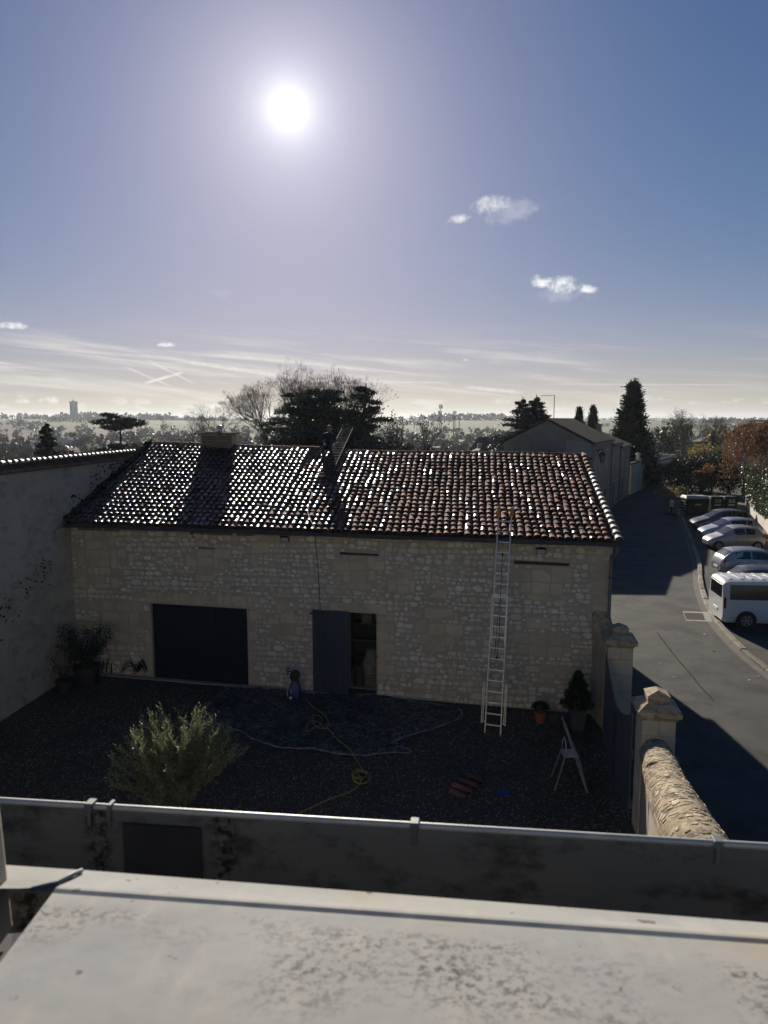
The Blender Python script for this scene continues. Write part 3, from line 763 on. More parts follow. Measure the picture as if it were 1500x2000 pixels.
# ---- eaves gutter, downpipe, lintels, doors
def barn_trim():
    mb = MB()
    n = 40
    for i in range(n):
        s0, s1 = S0R + (S1R - S0R) * i / n, S0R + (S1R - S0R) * (i + 1) / n
        def prof(s):
            c = O + E1 * s + G * -0.47 + Vector((0, 0, 4.86 + 0.006 * math.sin(s * 1.7)))
            return [c + G * (0.068 * math.cos(a)) + Vector((0, 0, 0.068 * math.sin(a))) for a in [math.pi + math.pi * k / 7 for k in range(8)]]
        a, b = prof(s0), prof(s1)
        for k in range(7): mb.poly([a[k], b[k], b[k + 1], a[k + 1]])
    g = mb.build('gutter', MAT['gutter_dark'], barn, smooth=True)
    mb = MB()
    for i in range(28):
        s = 0.3 + i * 0.59; p = W(s, 4.70, 0.0)
        mb.bar(W(s, 4.80, 0.02), W(s, 4.80, 0.40), 0.03, 0.03)
    o = mb.build('gutter_brackets', MAT['dark'], barn); o['kind'] = 'stuff'
    mb = MB(); s = wall_s(1191, 1150)[0]
    mb.tube(spline([W(s + .12, 4.80, 0.42), W(s + 0.10, 4.62, 0.36), W(s, 4.45, 0.10), W(s, 4.1, 0.09), W(s, 1.2, 0.09), W(s, 0.4, 0.09)], 5), 0.045, 8)
    dp = mb.build('downpipe', MAT['zinc_dark'], barn, smooth=True)
    for z in (3.9, 2.6, 1.5):
        mb = MB(); mb.lathe([(0.055, -0.025), (0.055, 0.025)], W(s, z, 0.09), 10); mb.build('pipe_clip', MAT['dark'], dp)
    for i, (u0, v0, u1, v1, h) in enumerate(((664, 1080, 740, 1084, 0.075), (1004, 1096, 1112, 1104, 0.10), (378, 1069, 420, 1071, 0.04))):
        s0, z0 = wall_s(u0, v0); s1, z1 = wall_s(u1, v1); mb = MB(); z0 = z1 = (z0 + z1) / 2; m = (s0 + s1) / 2
        mb.hull([W(s0, z0 - h / 2, -.05), W(s1, z1 - h / 2, -.05), W(s1, z1 - h / 2, .014), W(s0, z0 - h / 2, .014)], [W(s0, z0 + h / 2, -.05), W(s1, z1 + h / 2 - .01, -.05), W(s1, z1 + h / 2 - .02, .014), W(s0, z0 + h / 2, .014)])
        mb.build('wooden_lintel', MAT['lintel'], barn)
    for (u0, u1, v) in ((152, 232, 1031), (380, 496, 1036)):       # timber wall plate under the eave
        s0, s1 = wall_s(u0, v)[0], wall_s(u1, v)[0]; mb = MB(); slab(mb, s0, s1, 4.66, 4.76, -0.02, 0.022); mb.build('wall_plate', MAT['wood_grey'], barn)
    s, z = wall_s(376, 1042); mb = MB(); slab(mb, s - .1, s + .1, z - .12, z + .1, -.02, .006); mb.build('vent_hole', MAT['lintel'], barn)
    # big double door: planked leaves
    for k, (a, b) in enumerate(((2.72, 4.83), (4.85, 5.89))):
        root = MB(); slab(root, a, b, 0.02, 2.40, -0.14, -0.09); d = root.build('barn_door', MAT['door_dark'], barn)
        n = max(4, round((b - a) / 0.21)); w = (b - a) / n
        for i in range(n):
            mb = MB(); slab(mb, a + i * w + 0.003, a + (i + 1) * w - 0.003, 0.03, 2.39, -0.09, -0.072 + rnd(-.002, .002)); mb.build('plank', MAT['door_dark'], d)
    # small door: one leaf folded back on the wall
    s0, s1 = wall_s(612, 1250)[0], wall_s(682, 1250)[0]
    mb = MB(); slab(mb, s0, s1, 0.04, 2.53, 0.03, 0.065); d = mb.build('door', MAT['door_blue'], barn); d['label'] = 'blue-grey plank leaf folded back beside the dark opening'
    n = 6; w = (s1 - s0) / n
    for i in range(n):
        mb = MB(); slab(mb, s0 + i * w + .003, s0 + (i + 1) * w - .003, 0.05, 2.52, 0.065, 0.082); mb.build('plank', MAT['door_blue'], d)
    mb = MB(); slab(mb, s0 - 0.07, s0 + 0.03, 2.40, 2.44, 0.0, 0.10); mb.build('hinge', MAT['dark'], d)
    s, z = wall_s(738, 1283); mb = MB(); mb.bar(W(s, z, 0), W(s, z, .06), .02); mb.bar(W(s, z, .06), W(s + .0, z + .08, .06), .018); mb.build('door_hook', MAT['dark'], barn)
    s, z = wall_s(484, 1192); mb = MB(); mb.bar(W(s, z, -.08), W(s + .05, z, .03), .03); mb.build('door_catch', MAT['dark'], barn)
    # threshold kerb along the foot of the wall
    mb = MB(); slab(mb, 0.2, 9.2, -.1, 0.035, 0.0, 0.20); mb.build('threshold', MAT['concrete'], barn)
    # chimney
    c0, c1 = at(396, 872, 28.2), at(459, 872, 28.2); zt_ = 7.60
    cc = (c0 + c1) / 2; hx = (c1 - c0).length / 2
    ch = MB(); ch.obox((cc.x, cc.y + .15, 6.9), E1 * hx * .97, NRM * .28, (0, 0, .62)); chn = ch.build('chimney', MAT['mortar'], barn)
    br = mat('old_brick', (0.27, 0.14, 0.085), (0.19, 0.12, 0.085), 8, 0.9, 0.004, 40, tint=True)
    for r in range(7):
        z = 6.92 + r * 0.088; n = 6 if r % 2 else 5
        for k in range(n):
            mb = MB(); mb.tint = rnd(.6, 1.15); a = -hx + 2 * hx * k / n; b = -hx + 2 * hx * (k + 1) / n
            mb.obox(Vector((cc.x, cc.y + .15, z)) + E1 * (a + b) / 2 + NRM * .28, E1 * ((b - a) / 2 - .007), NRM * .02, (0, 0, .037)); mb.build('brick', br, chn)
    for k in range(9):
        mb = MB(); mb.tint = rnd(.5, .9); x = -hx - .05 + (2 * hx + .1) * (k + .5) / 9
        mb.obox(Vector((cc.x, cc.y + .15, zt_ - .02 + rnd(-.02, .02))) + E1 * x, E1 * (hx / 8.4), NRM * .36, (0, 0, rnd(.045, .07))); mb.build('cap_stone', MAT['capstone'], chn)
    mb = MB(); p = Vector((cc.x + .02, cc.y + .15, zt_))
    mb.tube([p, p + Vector((0, 0, .22))], .10, 10); mb.lathe([(.14, .2), (.17, .22), (.05, .3)], p, 12); mb.build('cowl', MAT['alu'], chn, smooth=True)
MAT['lintel'] = mat('dark_oak', (0.055, 0.048, 0.042), (0.03, 0.027, 0.024), 6, 0.9, 0.004, 30)
barn_trim()

# ================================================================== tall wall on the left
def LW(t, z, out=0.0): return O + G * t + Vector((0, 0, z)) + Vector((G.y, -G.x, 0)) * (out - 0.012)
def left_wall():
    t = thing('boundary_wall', tuple(LW(-8, 0, -0.3)), 'tall weathered lime-rendered stone wall with tiled coping left of the courtyard', 'wall')
    mb = MB()
    mb.hull([LW(-21.5, -.2, -.6), LW(7.2, -.2, -.6), LW(7.2, -.2, 0), LW(-21.5, -.2, 0)], [LW(-21.5, 6.62, -.6), LW(7.2, 6.62, -.6), LW(7.2, 6.62, 0), LW(-21.5, 6.62, 0)])
    wall = mb.build('wall', MAT['render_old'], t)
    random.seed(11); placed = []; rest = MB(); cnt = 0
    z = 0.1
    while z < 6.4:
        h = rnd(0.16, 0.30); s = -9.0
        while s < (0.0 if z < 4.9 else 4.5):
            w = h * rnd(0.9, 2.3)
            if random.random() < 0.55:
                cnt += 1; mb = MB() if cnt <= 240 else rest
                mb.tint = rnd(0.86, 1.12); stone_mesh(mb, stone_ring(s, s + w, z, z + h * rnd(.75, .98), random.random() < .6), rnd(0.003, 0.012), LW)
                if cnt <= 240: mb.build('stone', MAT['render'], wall)
            s += w + rnd(0.02, 0.25)
        z += h + 0.02
    if rest.f: o = rest.build('rubble_stones', MAT['render'], wall); o['kind'] = 'stuff'
    # coping: a course of slabs, short tiles falling to the courtyard, ridge tiles on top
    mb = MB(); mb.hull([LW(-21.5, 6.63, -.66), LW(7.0, 6.63, -.66), LW(7.0, 6.63, .07), LW(-21.5, 6.63, .07)], [LW(-21.5, 6.72, -.66), LW(7.0, 6.72, -.66), LW(7.0, 6.72, .08), LW(-21.5, 6.72, .08)])
    mb.build('coping_course', MAT['tile_old'], t)
    var = []; var2 = []
    for i in range(4):
        mb = MB(); mb.tint = (0.6, 0.8, 0.95, 1.1)[i]; cover_tile(mb, lambda x, l, h: Vector((x, l, h)), n=6); var.append(mb.mesh('coping_tile', MAT['tile_old'], smooth=True))
        mb = MB(); mb.tint = (0.9, 1.1, 1.3, 1.5)[i]; cover_tile(mb, lambda x, l, h: Vector((x * 1.5, l * 1.05, h * 1.3)), n=7); var2.append(mb.mesh('coping_ridge_tile', MAT['tile_cap'], smooth=True))
    sx = Vector((G.y, -G.x, 0))
    k = -10.0
    while k < 6.4:
        dn = (sx * -1 + Vector((0, 0, 0.42))).normalized(); sd = G.copy(); nn = sd.cross(dn) * -1
        for side in (1,):
            o = bpy.data.objects.new('coping_tile', random.choice(var)); col.objects.link(o); o.parent = t
            m = Matrix((sd * -1, dn, (sd * -1).cross(dn))).transposed().to_4x4(); m.translation = LW(k, 6.74, 0.11 + rnd(-.015, .015)) - _loc[t]; o.matrix_local = m
        k += 0.205 + rnd(-.01, .01)
    k = -10.0
    while k < 6.6:
        o = bpy.data.objects.new('coping_ridge_tile', random.choice(var2)); col.objects.link(o); o.parent = t
        up = (G + Vector((0, 0, -0.045 + rnd(-.02, .02)))).normalized(); sd = up.cross(Vector((0, 0, 1))).normalized()
        m = Matrix((sd, up, sd.cross(up))).transposed().to_4x4(); m.translation = LW(k, 6.91, -0.26) - _loc[t]; o.matrix_local = m
        k += 0.29 + rnd(-.02, .02)
    # tufts of dark creeper near the barn roof
    mb = MB(); random.seed(3)
    for (tt, zz, n, sp) in ((3.0, 6.45, 90, .45), (4.2, 6.5, 120, .5), (5.0, 6.6, 90, .5), (1.8, 6.0, 50, .4), (0.6, 5.55, 30, .3), (-2.2, 3.4, 26, .5), (-3.6, 3.0, 30, .6), (-4.4, 2.7, 30, .7), (-1.5, 3.9, 16, .4)):
        for _ in range(n):
            c = LW(tt + random.gauss(0, sp), zz + random.gauss(0, sp * .45), rnd(0.01, 0.08)); mb.tint = rnd(.5, 1.3)
            if c.z > 6.6: continue
            d = Vector((rnd(-1, 1), rnd(-1, 1), rnd(-1, 1))).normalized(); e = d.cross(Vector((rnd(-1, 1), rnd(-1, 1), 1))).normalized()
            mb.quad(c, d * rnd(.02, .05), e * rnd(.015, .035))
    o = mb.build('creeper', MAT['needle'], t); o['kind'] = 'stuff'
MAT['render_old'] = mat('old_lime_render', (0.44, 0.395, 0.315), (0.37, 0.33, 0.26), 0.7, 0.95, 0.012, 9, dirt=((0.07, 0.065, 0.055), 1.1, 0.50, 0.78, 0.7))
MAT['tile_cap'] = mat('lichen_tile', (0.20, 0.15, 0.115), (0.30, 0.26, 0.20), 6, 0.55, 0.004, 50, tint=True, dirt=((0.06, 0.05, 0.04), 4, .5, .75, .7))
left_wall()

# ================================================================== gate, pillars, garden wall on the right
PA, PB = at(1207, 1300, 18.23), at(1280, 1420, 13.70)
PA.z = PB.z = 0
GD = (PB - PA).normalized(); GS = Vector((-GD.y, GD.x, 0))        # GS points to the street... 
if GS.x < 0: GS = -GS
def pillar(p, label):
    t = thing('gate_pillar', tuple(p), label, 'pillar', 'stone gate pillars')
    hw = 0.31
    z = 0.0; rows = [0.32, 0.48, 0.44, 0.46, 0.42, 0.30]
    for i, h in enumerate(rows):
        cuts = [(-1, 0.02), (0.02, 1)] if i % 2 == 1 else [(-1, 1)]
        for a, b in cuts:
            mb = MB(); mb.tint = rnd(.9, 1.08)
            w2 = hw - 0.002 * (i % 2)
            mb.obox(p + GS * w2 * (a + b) / 2 + Vector((0, 0, z + h / 2)), GS * (w2 * (b - a) / 2 - .003), GD * w2, (0, 0, h / 2 - .003)); mb.build('stone_block', MAT['ashlar'], t, bevel=.006)
        z += h
    def ring(w, zz): return [p + GS * w * a + GD * w * b + Vector((0, 0, zz)) for a, b in ((-1, -1), (1, -1), (1, 1), (-1, 1))]
    mb = MB()
    for (w0, z0, w1, z1) in ((.315, 0, .325, .035), (.325, .036, .375, .085), (.395, .086, .40, .19)): mb.hull(ring(w0, z + z0), ring(w1, z + z1))
    mb.build('cornice', MAT['capstone'], t, bevel=.004)
    mb = MB(); mb.hull(ring(.40, z + .192), ring(.225, z + .30)); mb.build('cap', MAT['capstone'], t, bevel=.006)
    mb = MB(); mb.hull(ring(.20, z + .295), ring(.195, z + .44)); 
    r = ring(.215, z + .442); i0 = [mb.vert(q) for q in r]; a, b = p + GD * -.12 + Vector((0, 0, z + .54)), p + GD * .12 + Vector((0, 0, z + .54)); ia, ib = mb.vert(a), mb.vert(b)
    mb.face((i0[0], i0[1], ia)); mb.face((i0[2], i0[3], ib)); mb.face((i0[1], i0[2], ib, ia)); mb.face((i0[3], i0[0], ia, ib))
    mb.build('finial', MAT['capstone'], t, bevel=.004)
pillar(PA, 'shaded gate pillar of pale stone with a cap, beside the barn corner')
pillar(PB, 'sunlit-topped gate pillar of pale stone where the rounded garden wall ends')
def gate():
    a, b = PA + GD * .34, PB - GD * .36; ln = (b - a).length; mid = ln / 2
    top = lambda s: 2.30 - 0.62 * (1 - abs((s - mid) / mid) ** 1.7) if True else 0
    for k, (s0, s1) in enumerate(((0.02, mid - .01), (mid + .01, ln - .02))):
        c = a + GD * (s0 + s1) / 2
        t = thing('gate_leaf', tuple(c), ['far leaf of the blue-grey boarded gate, hinged on the shaded pillar', 'near leaf of the blue-grey boarded gate, half hidden by the sunlit pillar'][k], 'gate', 'leaves of the courtyard gate')
        n = 14; w = (s1 - s0) / n
        for i in range(n):
            x0, x1 = s0 + i * w + .003, s0 + (i + 1) * w - .003; mb = MB(); o = GS * -.1
            P = lambda s, z, d: a + GD * s + GS * (d - .36) + Vector((0, 0, z))
            mb.hull([P(x0, .06, -.014), P(x1, .06, -.014), P(x1, .06, .014), P(x0, .06, .014)], [P(x0, top(x0), -.014), P(x1, top(x1), -.014), P(x1, top(x1), .014), P(x0, top(x0), .014)])
            mb.build('board', MAT['gate_blue'], t)
        mb = MB(); mb.bar(a + GD * s0 + GS * -.315 + Vector((0, 0, .3)), a + GD * s1 + GS * -.315 + Vector((0, 0, .3)), .06, .1); mb.bar(a + GD * s0 + GS * -.315 + Vector((0, 0, 1.35)), a + GD * s1 + GS * -.315 + Vector((0, 0, 1.35)), .06, .1); mb.build('rail', MAT['gate_blue'], t)
        e = s1 if k == 0 else s0
        mb = MB(); mb.tube([a + GD * (e + (-.1 if k == 0 else .1)) + GS * -.39 + Vector((0, 0, z)) for z in (.05, 1.0, 1.5)], .012, 6); mb.build('drop_bolt', MAT['dark'], t)
gate()
def round_wall():
    # the wall sweeps up towards the house; the coping widens with it
    path = [at(1281, 1440, 13.55), at(1306, 1500, 10.9), at(1336, 1553, 9.2), at(1392, 1648, 7.6)]
    rr_ = [.285, .315, .35, .375]
    path += [Vector((3.3, 5.4, path[-1].z + .1)), Vector((2.9, 2.6, path[-1].z + .15))]; rr_ += [.38, .38]
    C = spline(path, 10); RR = [q.x for q in spline([(r, 0, 0) for r in rr_], 10)]
    n = len(C); cum = [0.0]
    for a, b in zip(C, C[1:]): cum.append(cum[-1] + (Vector((b.x - a.x, b.y - a.y, 0))).length)
    def frame(l):
        l = min(max(l, 0), cum[-1] - 1e-4); i = max(k for k in range(n - 1) if cum[k] <= l); f = (l - cum[i]) / (cum[i + 1] - cum[i])
        c = C[i].lerp(C[i + 1], f); d = C[i + 1] - C[i]; d.z = 0; d.normalize(); s_ = Vector((-d.y, d.x, 0)); s_ = s_ if s_.x > 0 else -s_
        return c, s_, RR[i] + (RR[i + 1] - RR[i]) * f
    t = thing('garden_wall', (path[0].x, path[0].y, 0), 'garden wall with a rounded rubble coping sweeping up from the sunlit pillar towards the house', 'wall')
    body = MB(); band = MB(); m = 60; rows = []; rows2 = []
    for i in range(m):
        c, s_, r = frame(cum[-1] * i / (m - 1)); zt_ = c.z - r * 1.05; g = Vector((c.x, c.y, 0)); k = r * .86; up = Vector((0, 0, 1))
        rows.append([g - s_ * k - up * .1, g - s_ * k + up * zt_, g + s_ * k + up * zt_, g + s_ * k - up * .1]); k2 = r * 1.03
        rows2.append([g - s_ * k + up * (zt_ - .06), g - s_ * k2 + up * (zt_ - .05), g - s_ * k2 + up * (zt_ + .04), g + s_ * k2 + up * (zt_ + .04), g + s_ * k2 + up * (zt_ - .05), g + s_ * k + up * (zt_ - .06)])
    body.grid(m, 4, lambda i, j: rows[i][j]); body.build('wall', MAT['streaky'], t)
    band.grid(m, 6, lambda i, j: rows2[i][j]); band.build('drip_course', MAT['coping_mortar'], t)
    def cop(l, a, up_=0.0):
        c, s_, r = frame(l); r2 = r + up_ + .014 * mnoise.noise(Vector((l * 2.2, a * 1.4, 0)))
        return Vector((c.x, c.y, c.z - r)) - s_ * (r2 * math.cos(a)) + Vector((0, 0, r2 * math.sin(a)))
    mb = MB(); mb.grid(90, 15, lambda i, j: cop(cum[-1] * i / 89, math.pi * j / 14))
    cp = mb.build('coping', MAT['coping_mortar'], t, smooth=True)
    random.seed(77); l = .05; cnt = 0; rest = MB()
    while l < 8.0:
        wl = rnd(.09, .17); a = rnd(.10, .5)
        while a < 2.9:
            wa = rnd(.20, .46)
            if random.random() < .66:
                ring = stone_ring(l + rnd(-.04, .04), l + wl * rnd(.6, .95), a, a + wa * rnd(.7, .95), True)
                cnt += 1; mb = MB() if cnt <= 290 else rest; mb.tint = rnd(.75, 1.3)
                n_ = len(ring); cl = sum(q[0] for q in ring) / n_; ca = sum(q[1] for q in ring) / n_; pr = rnd(.002, .010); tl = rnd(-.03, .08)
                A = [mb.vert(cop(q[0], q[1], -.01)) for q in ring]; B = [mb.vert(cop(q[0], q[1], pr * .6 + (q[0] - cl) * tl)) for q in ring]
                C_ = [mb.vert(cop(cl + (q[0] - cl) * .75, ca + (q[1] - ca) * .75, pr + (q[0] - cl) * tl)) for q in ring]
                for X, Y in ((A, B), (B, C_)):
                    for i in range(n_): mb.face((X[i], X[(i + 1) % n_], Y[(i + 1) % n_], Y[i]))
                mb.face(C_)
                if cnt <= 290: mb.build('coping_stone', MAT['coping_stone'], cp)
            a += wa + .03
        l += wl * .92
    if rest.f: o = rest.build('coping_rubble', MAT['coping_stone'], cp); o['kind'] = 'stuff'
MAT['streaky'] = mat('streaked_render', (0.40, 0.36, 0.28), (0.31, 0.275, 0.21), 3, 0.95, 0.006, 30, stretch=(3, 3, .5), dirt=((0.15, 0.13, 0.10), 2.5, .5, .75, .6))
MAT['coping_mortar'] = mat('coping_mortar', (0.40, 0.315, 0.20), (0.25, 0.19, 0.12), 8, 0.95, 0.012, 40, dirt=((0.06, 0.052, 0.04), 5, .42, .64, .85))
MAT['coping_stone'] = mat('coping_rubble', (0.46, 0.375, 0.255), (0.30, 0.235, 0.15), 9, 0.9, 0.01, 50, tint=True, dirt=((0.07, 0.06, 0.045), 4, .45, .66, .85))
round_wall()
def link_wall():                               # short swept wall between barn corner and pillar
    a, b = W(16.2, 0, -.05), PA + GD * -.2 + GS * -.05
    t = thing('link_wall', tuple((a + b) / 2), 'short swept wall joining the barn corner to the shaded gate pillar', 'wall')
    n = 10; d = b - a; s = Vector((-d.y, d.x, 0)).normalized()
    if s.x < 0: s = -s
    mb = MB(); cp = MB()
    for i in range(n):
        f0, f1 = i / n, (i + 1) / n; z0, z1 = 2.85 - .75 * math.sin(f0 * 1.57), 2.85 - .75 * math.sin(f1 * 1.57)
        p, q = a + d * f0, a + d * f1; V = Vector((0, 0, 1))
        mb.hull([p - s * .2, q - s * .2, q + s * .2, p + s * .2], [p - s * .2 + V * z0, q - s * .2 + V * z1, q + s * .2 + V * z1, p + s * .2 + V * z0])
        cp.hull([p - s * .26 + V * (z0 + .002), q - s * .26 + V * (z1 + .002), q + s * .26 + V * (z1 + .002), p + s * .26 + V * (z0 + .002)], [p - s * .13 + V * (z0 + .16), q - s * .13 + V * (z1 + .16), q + s * .13 + V * (z1 + .16), p + s * .13 + V * (z0 + .16)])
    mb.build('wall', MAT['streaky'], t); cp.build('coping', MAT['capstone'], t)
link_wall()

# ================================================================== the house we look out of: facade, box gutter, zinc apron
def zinc_mat():
    m = bpy.data.materials.new('weathered_zinc'); m.use_nodes = True
    t = m.node_tree; N = NT(t); b = t.nodes['Principled BSDF']
    tc = N.n('ShaderNodeTexCoord').outputs['Object']
    c = N.mix(N.maprange(N.noise(tc, 3.2, 4, .6), .35, .7), (0.275, 0.272, 0.265), (0.345, 0.33, 0.30))
    mp = N.n('ShaderNodeMapping'); N.put(mp.inputs['Vector'], tc); mp.inputs['Scale'].default_value = (26, 7, 1); mp.inputs['Rotation'].default_value = (0, 0, .25)
    c = N.mix(N.math('MULTIPLY', N.maprange(N.noise(mp.outputs[0], 1, 4), .5, .8), .35), c, (0.48, 0.43, 0.36))
    c = N.mix(N.math('MULTIPLY', N.maprange(N.noise(tc, 5.0, 3), .56, .72), .5), c, (0.38, 0.31, 0.21))
    # soot and lichen specks gathered in drifts along the fold
    sp = N.n('ShaderNodeSeparateXYZ'); N.put(sp.inputs[0], tc)
    w = N.math('ADD', N.math('ADD', sp.outputs['Y'], N.math('MULTIPLY', sp.outputs['X'], 0.125)), N.math('MULTIPLY', N.math('SUBTRACT', N.noise(tc, 4.5, 3), .5), .16))
    band = N.math('MULTIPLY', N.maprange(w, -.07, .05), N.maprange(w, .085, .125, 1.0, 0.0))
    clus = N.maprange(N.noise(tc, 4.3, 3), .36, .60)
    spk = N.maprange(N.noise(tc, 110, 4, .75), .48, .60)
    c = N.mix(N.math('MULTIPLY', N.math('MULTIPLY', band, clus), N.math('MULTIPLY', spk, 1.0)), c, (0.06, 0.054, 0.048))
    sp2 = N.maprange(N.noise(tc, 46, 2, .5), .70, .74)
    c = N.mix(N.math('MULTIPLY', sp2, .8), c, (0.09, 0.075, 0.06))
    N.put(b.inputs['Base Color'], c); b.inputs['Specular IOR Level'].default_value = .15
    N.put(b.inputs['Roughness'], N.maprange(N.noise(tc, 6, 3), .3, .7, .75, .9))
    bn = N.n('ShaderNodeBump'); bn.inputs['Distance'].default_value = .004; N.put(bn.inputs['Height'], N.noise(tc, 7, 3)); t.links.new(bn.outputs[0], b.inputs['Normal'])
    return m
MAT['zinc'] = zinc_mat()
MAT['zinc_lip'] = mat('zinc_bead', (0.55, 0.53, 0.48), (0.42, 0.41, 0.385), 14, 0.45, metal=.25)
MAT['zinc_in'] = mat('stained_zinc', (0.13, 0.135, 0.132), (0.18, 0.172, 0.152), 2.6, 0.65, 0.002, 14, metal=.2, dirt=((0.025, 0.023, 0.02), 7, .50, .70, .8), stretch=(1, 1, 1.6))
def soot(m):                                   # black crusts either side of the patch
    t = m.node_tree; N = NT(t); b = t.nodes['Principled BSDF']; src = b.inputs['Base Color'].links[0].from_socket
    tc = N.n('ShaderNodeTexCoord').outputs['Object']; sp = N.n('ShaderNodeSeparateXYZ'); N.put(sp.inputs[0], tc)
    mk = None
    for x0, w in ((-.478, .034), (-.262, .034)):
        g = N.maprange(N.math('ABSOLUTE', N.math('SUBTRACT', sp.outputs['X'], x0)), w * .2, w, 1.0, 0.0); mk = g if mk is None else N.math('MAXIMUM', mk, g)
    f = N.math('MULTIPLY', mk, N.maprange(N.noise(tc, 60, 5, .7), .42, .58)); N.put(b.inputs['Base Color'], N.mix(f, src, (0.012, 0.011, 0.01)))
soot(MAT['zinc_in'])
def house():
    zl = 7.46
    a, b = gp(0, 1566, zl), gp(1500, 1656, zl)
    d = (b - a).normalized(); n = Vector((-d.y, d.x, 0)); n = n if n.y > 0 else -n         # n points to the courtyard
    A, B = a - d * 1.6, b + d * 1.2
    h = thing('house_eaves', (0, 0.62, 7.4), 'pale weathered zinc apron and deep zinc gutter of the house in the foreground', 'roof eaves')
    up = Vector((0, 0, 1)); ext = lambda p, k: p + d * k
    # gutter trough
    mb = MB(); bot = 7.27; wid = .235
    prof = [(0.0, zl), (0.004, bot + .03), (-.03, bot), (-wid + .02, bot), (-wid, bot + .05), (-wid, 7.47)]
    for (k0, z0), (k1, z1) in zip(prof, prof[1:]):
        mb.grid(24, 2, lambda i, j: A + (B - A) * i / 23 + n * (k0, k1)[j] + up * ((z0, z1)[j] - zl))
    mb.grid(24, 2, lambda i, j: A + (B - A) * i / 23 + n * .006 + up * (-.004 - .2 * j))
    g = mb.build('gutter', MAT['zinc_in'], h)
    mb = MB(); mb.tube([A + (B - A) * i / 30 + n * .004 for i in range(31)], .0055, 8); lip = mb.build('gutter_bead', MAT['zinc_lip'], g, smooth=True)
    for u in (175, 215, 810, 1402):
        k = (gp(u, 1566 + .06 * u, zl) - A).dot(d); p = A + d * k; mb = MB()
        w = .007 if u != 215 else .0035
        mb.obox(p + n * .004 + up * .002, d * w, n * .010, up * .0065); mb.obox(p - n * .003 - up * .016, d * w * .5, n * .0015, up * .016); mb.build('gutter_strap', MAT['zinc_dark'], g, bevel=.003)
    # dark patch soldered over a leak
    k0 = (gp(252, 1590, 7.44) - A).dot(d); k1 = (gp(402, 1597, 7.44) - A).dot(d); mb = MB(); p = A + d * (k0 + k1) / 2 - n * .0035
    mb.obox(p - up * .105, d * (k1 - k0) / 2, n * .0015, up * .082); o = mb.build('repair_patch', MAT['patch'], g); o['label'] = 'dark square patch soldered inside the gutter'
    # apron: drip strip and sheet with a fold between
    zd, zf = 7.532, 7.553
    D0, D1 = gp(30, 1690, zd), gp(1500, 1803, zd); F0, F1 = gp(108, 1737, zf), gp(1500, 1836, zf)
    dd = (D1 - D0).normalized()
    D0m = gp(160, 1699, zd); 
    mb = MB()
    sh = []
    for i in range(25):
        f = i / 24; pD = D0m + (D1 + dd * .8 - D0m) * f; pF = F0 + (F1 + (F1 - F0).normalized() * .8 - F0) * f
        sh.append((pD, pF))
    L = gp(0, 1880, 7.572); Lb = Vector((L.x - .25, -.5, 7.72)); Rb = Vector((sh[-1][1].x + .2, -.5, 7.72))
    rows = []
    for i, (pD, pF) in enumerate(sh):
        f = i / 24; q2 = L + (Vector((sh[-1][1].x + .1, L.y - .12, 7.572)) - L) * f; q3 = Lb + (Rb - Lb) * f
        wv = Vector((0, 0, .0010 * math.sin(i * 1.1)))
        rows.append([pD - up * .03, pD, pD.lerp(pF, .5) - up * .001 + wv, pF + n * .006 + up * .000, pF + up * .0012, pF - n * .006 - up * .0006, pF.lerp(q2, .35) + wv, pF.lerp(q2, .7) - wv, q2, q3])
    mb.grid(25, 10, lambda i, j: rows[i][j])
    ap = mb.build('zinc_apron', MAT['zinc'], h, smooth=True); es = ap.modifiers.new('edges', 'EDGE_SPLIT'); es.split_angle = R(9)
    # left end: lower flashing strip, recess with its shade painted near-black, upright of the dormer
    mb = MB(); e0, e1 = gp(20, 1690, zd - .004), gp(-260, 1676, zd - .004)
    f0, f1 = gp(40, 1735, zd + .012), gp(-260, 1735, zd + .012)
    mb.poly([gp(165, 1699.5, zd - .004), e0, e1, f1, f0, gp(104, 1731, zd + .010)]); mb.build('flashing', MAT['zinc'], h)
    mb = MB()
    q = [gp(108, 1739, zf - .006), gp(0, 1881, 7.566), Lb - up * .01, Vector((Lb.x - .5, -.5, 7.55)), gp(-260, 1760, 7.50), gp(20, 1752, 7.50)]
    lo = [p - up * .045 for p in q]
    mb.poly([p - up * .05 for p in q]); mb.poly([q[0], q[1], lo[1], lo[0]]); mb.poly([q[1], q[2], lo[2], lo[1]])
    mb.build('recess', MAT['patch'], h)
    mb = MB(); p = gp(-6, 1745, zd)
    mb.hull([p + Vector((-.12, -.05, -.06)), p + Vector((.008, -.05, -.06)), p + Vector((.008, .02, -.06)), p + Vector((-.12, .02, -.06))], [p + Vector((-.12, -.03, .16)), p + Vector((-.006, -.03, .16)), p + Vector((-.006, .03, .16)), p + Vector((-.12, .03, .16))])
    mb.build('upright', MAT['ashlar'], h, bevel=.006)
    # folded seam along the strip's left edge
    mb = MB(); mb.tube([gp(160, 1700, zd + .006), gp(140, 1708, zd + .012), gp(112, 1724, zd + .022), gp(60, 1737, zd + .018)], .0028, 6); mb.build('folded_seam', MAT['zinc_dark'], h, smooth=True)
    # facade under the eaves
    mb = MB(); fa = A + n * -.19; fb = B + n * -.19; fa = Vector((-12.2, fa.y + (fb.y - fa.y) / (fb.x - fa.x) * (-12.2 - fa.x), 0)); fb = Vector((3.6, fb.y + (fb.y - fa.y) / (fb.x - fa.x) * (3.6 - fb.x), 0)) 
    mb.hull([fa, fb, fb - n * .5, fa - n * .5], [p + up * 7.24 for p in (fa, fb, fb - n * .5, fa - n * .5)])
    mb.build('facade', MAT['facade'], h)
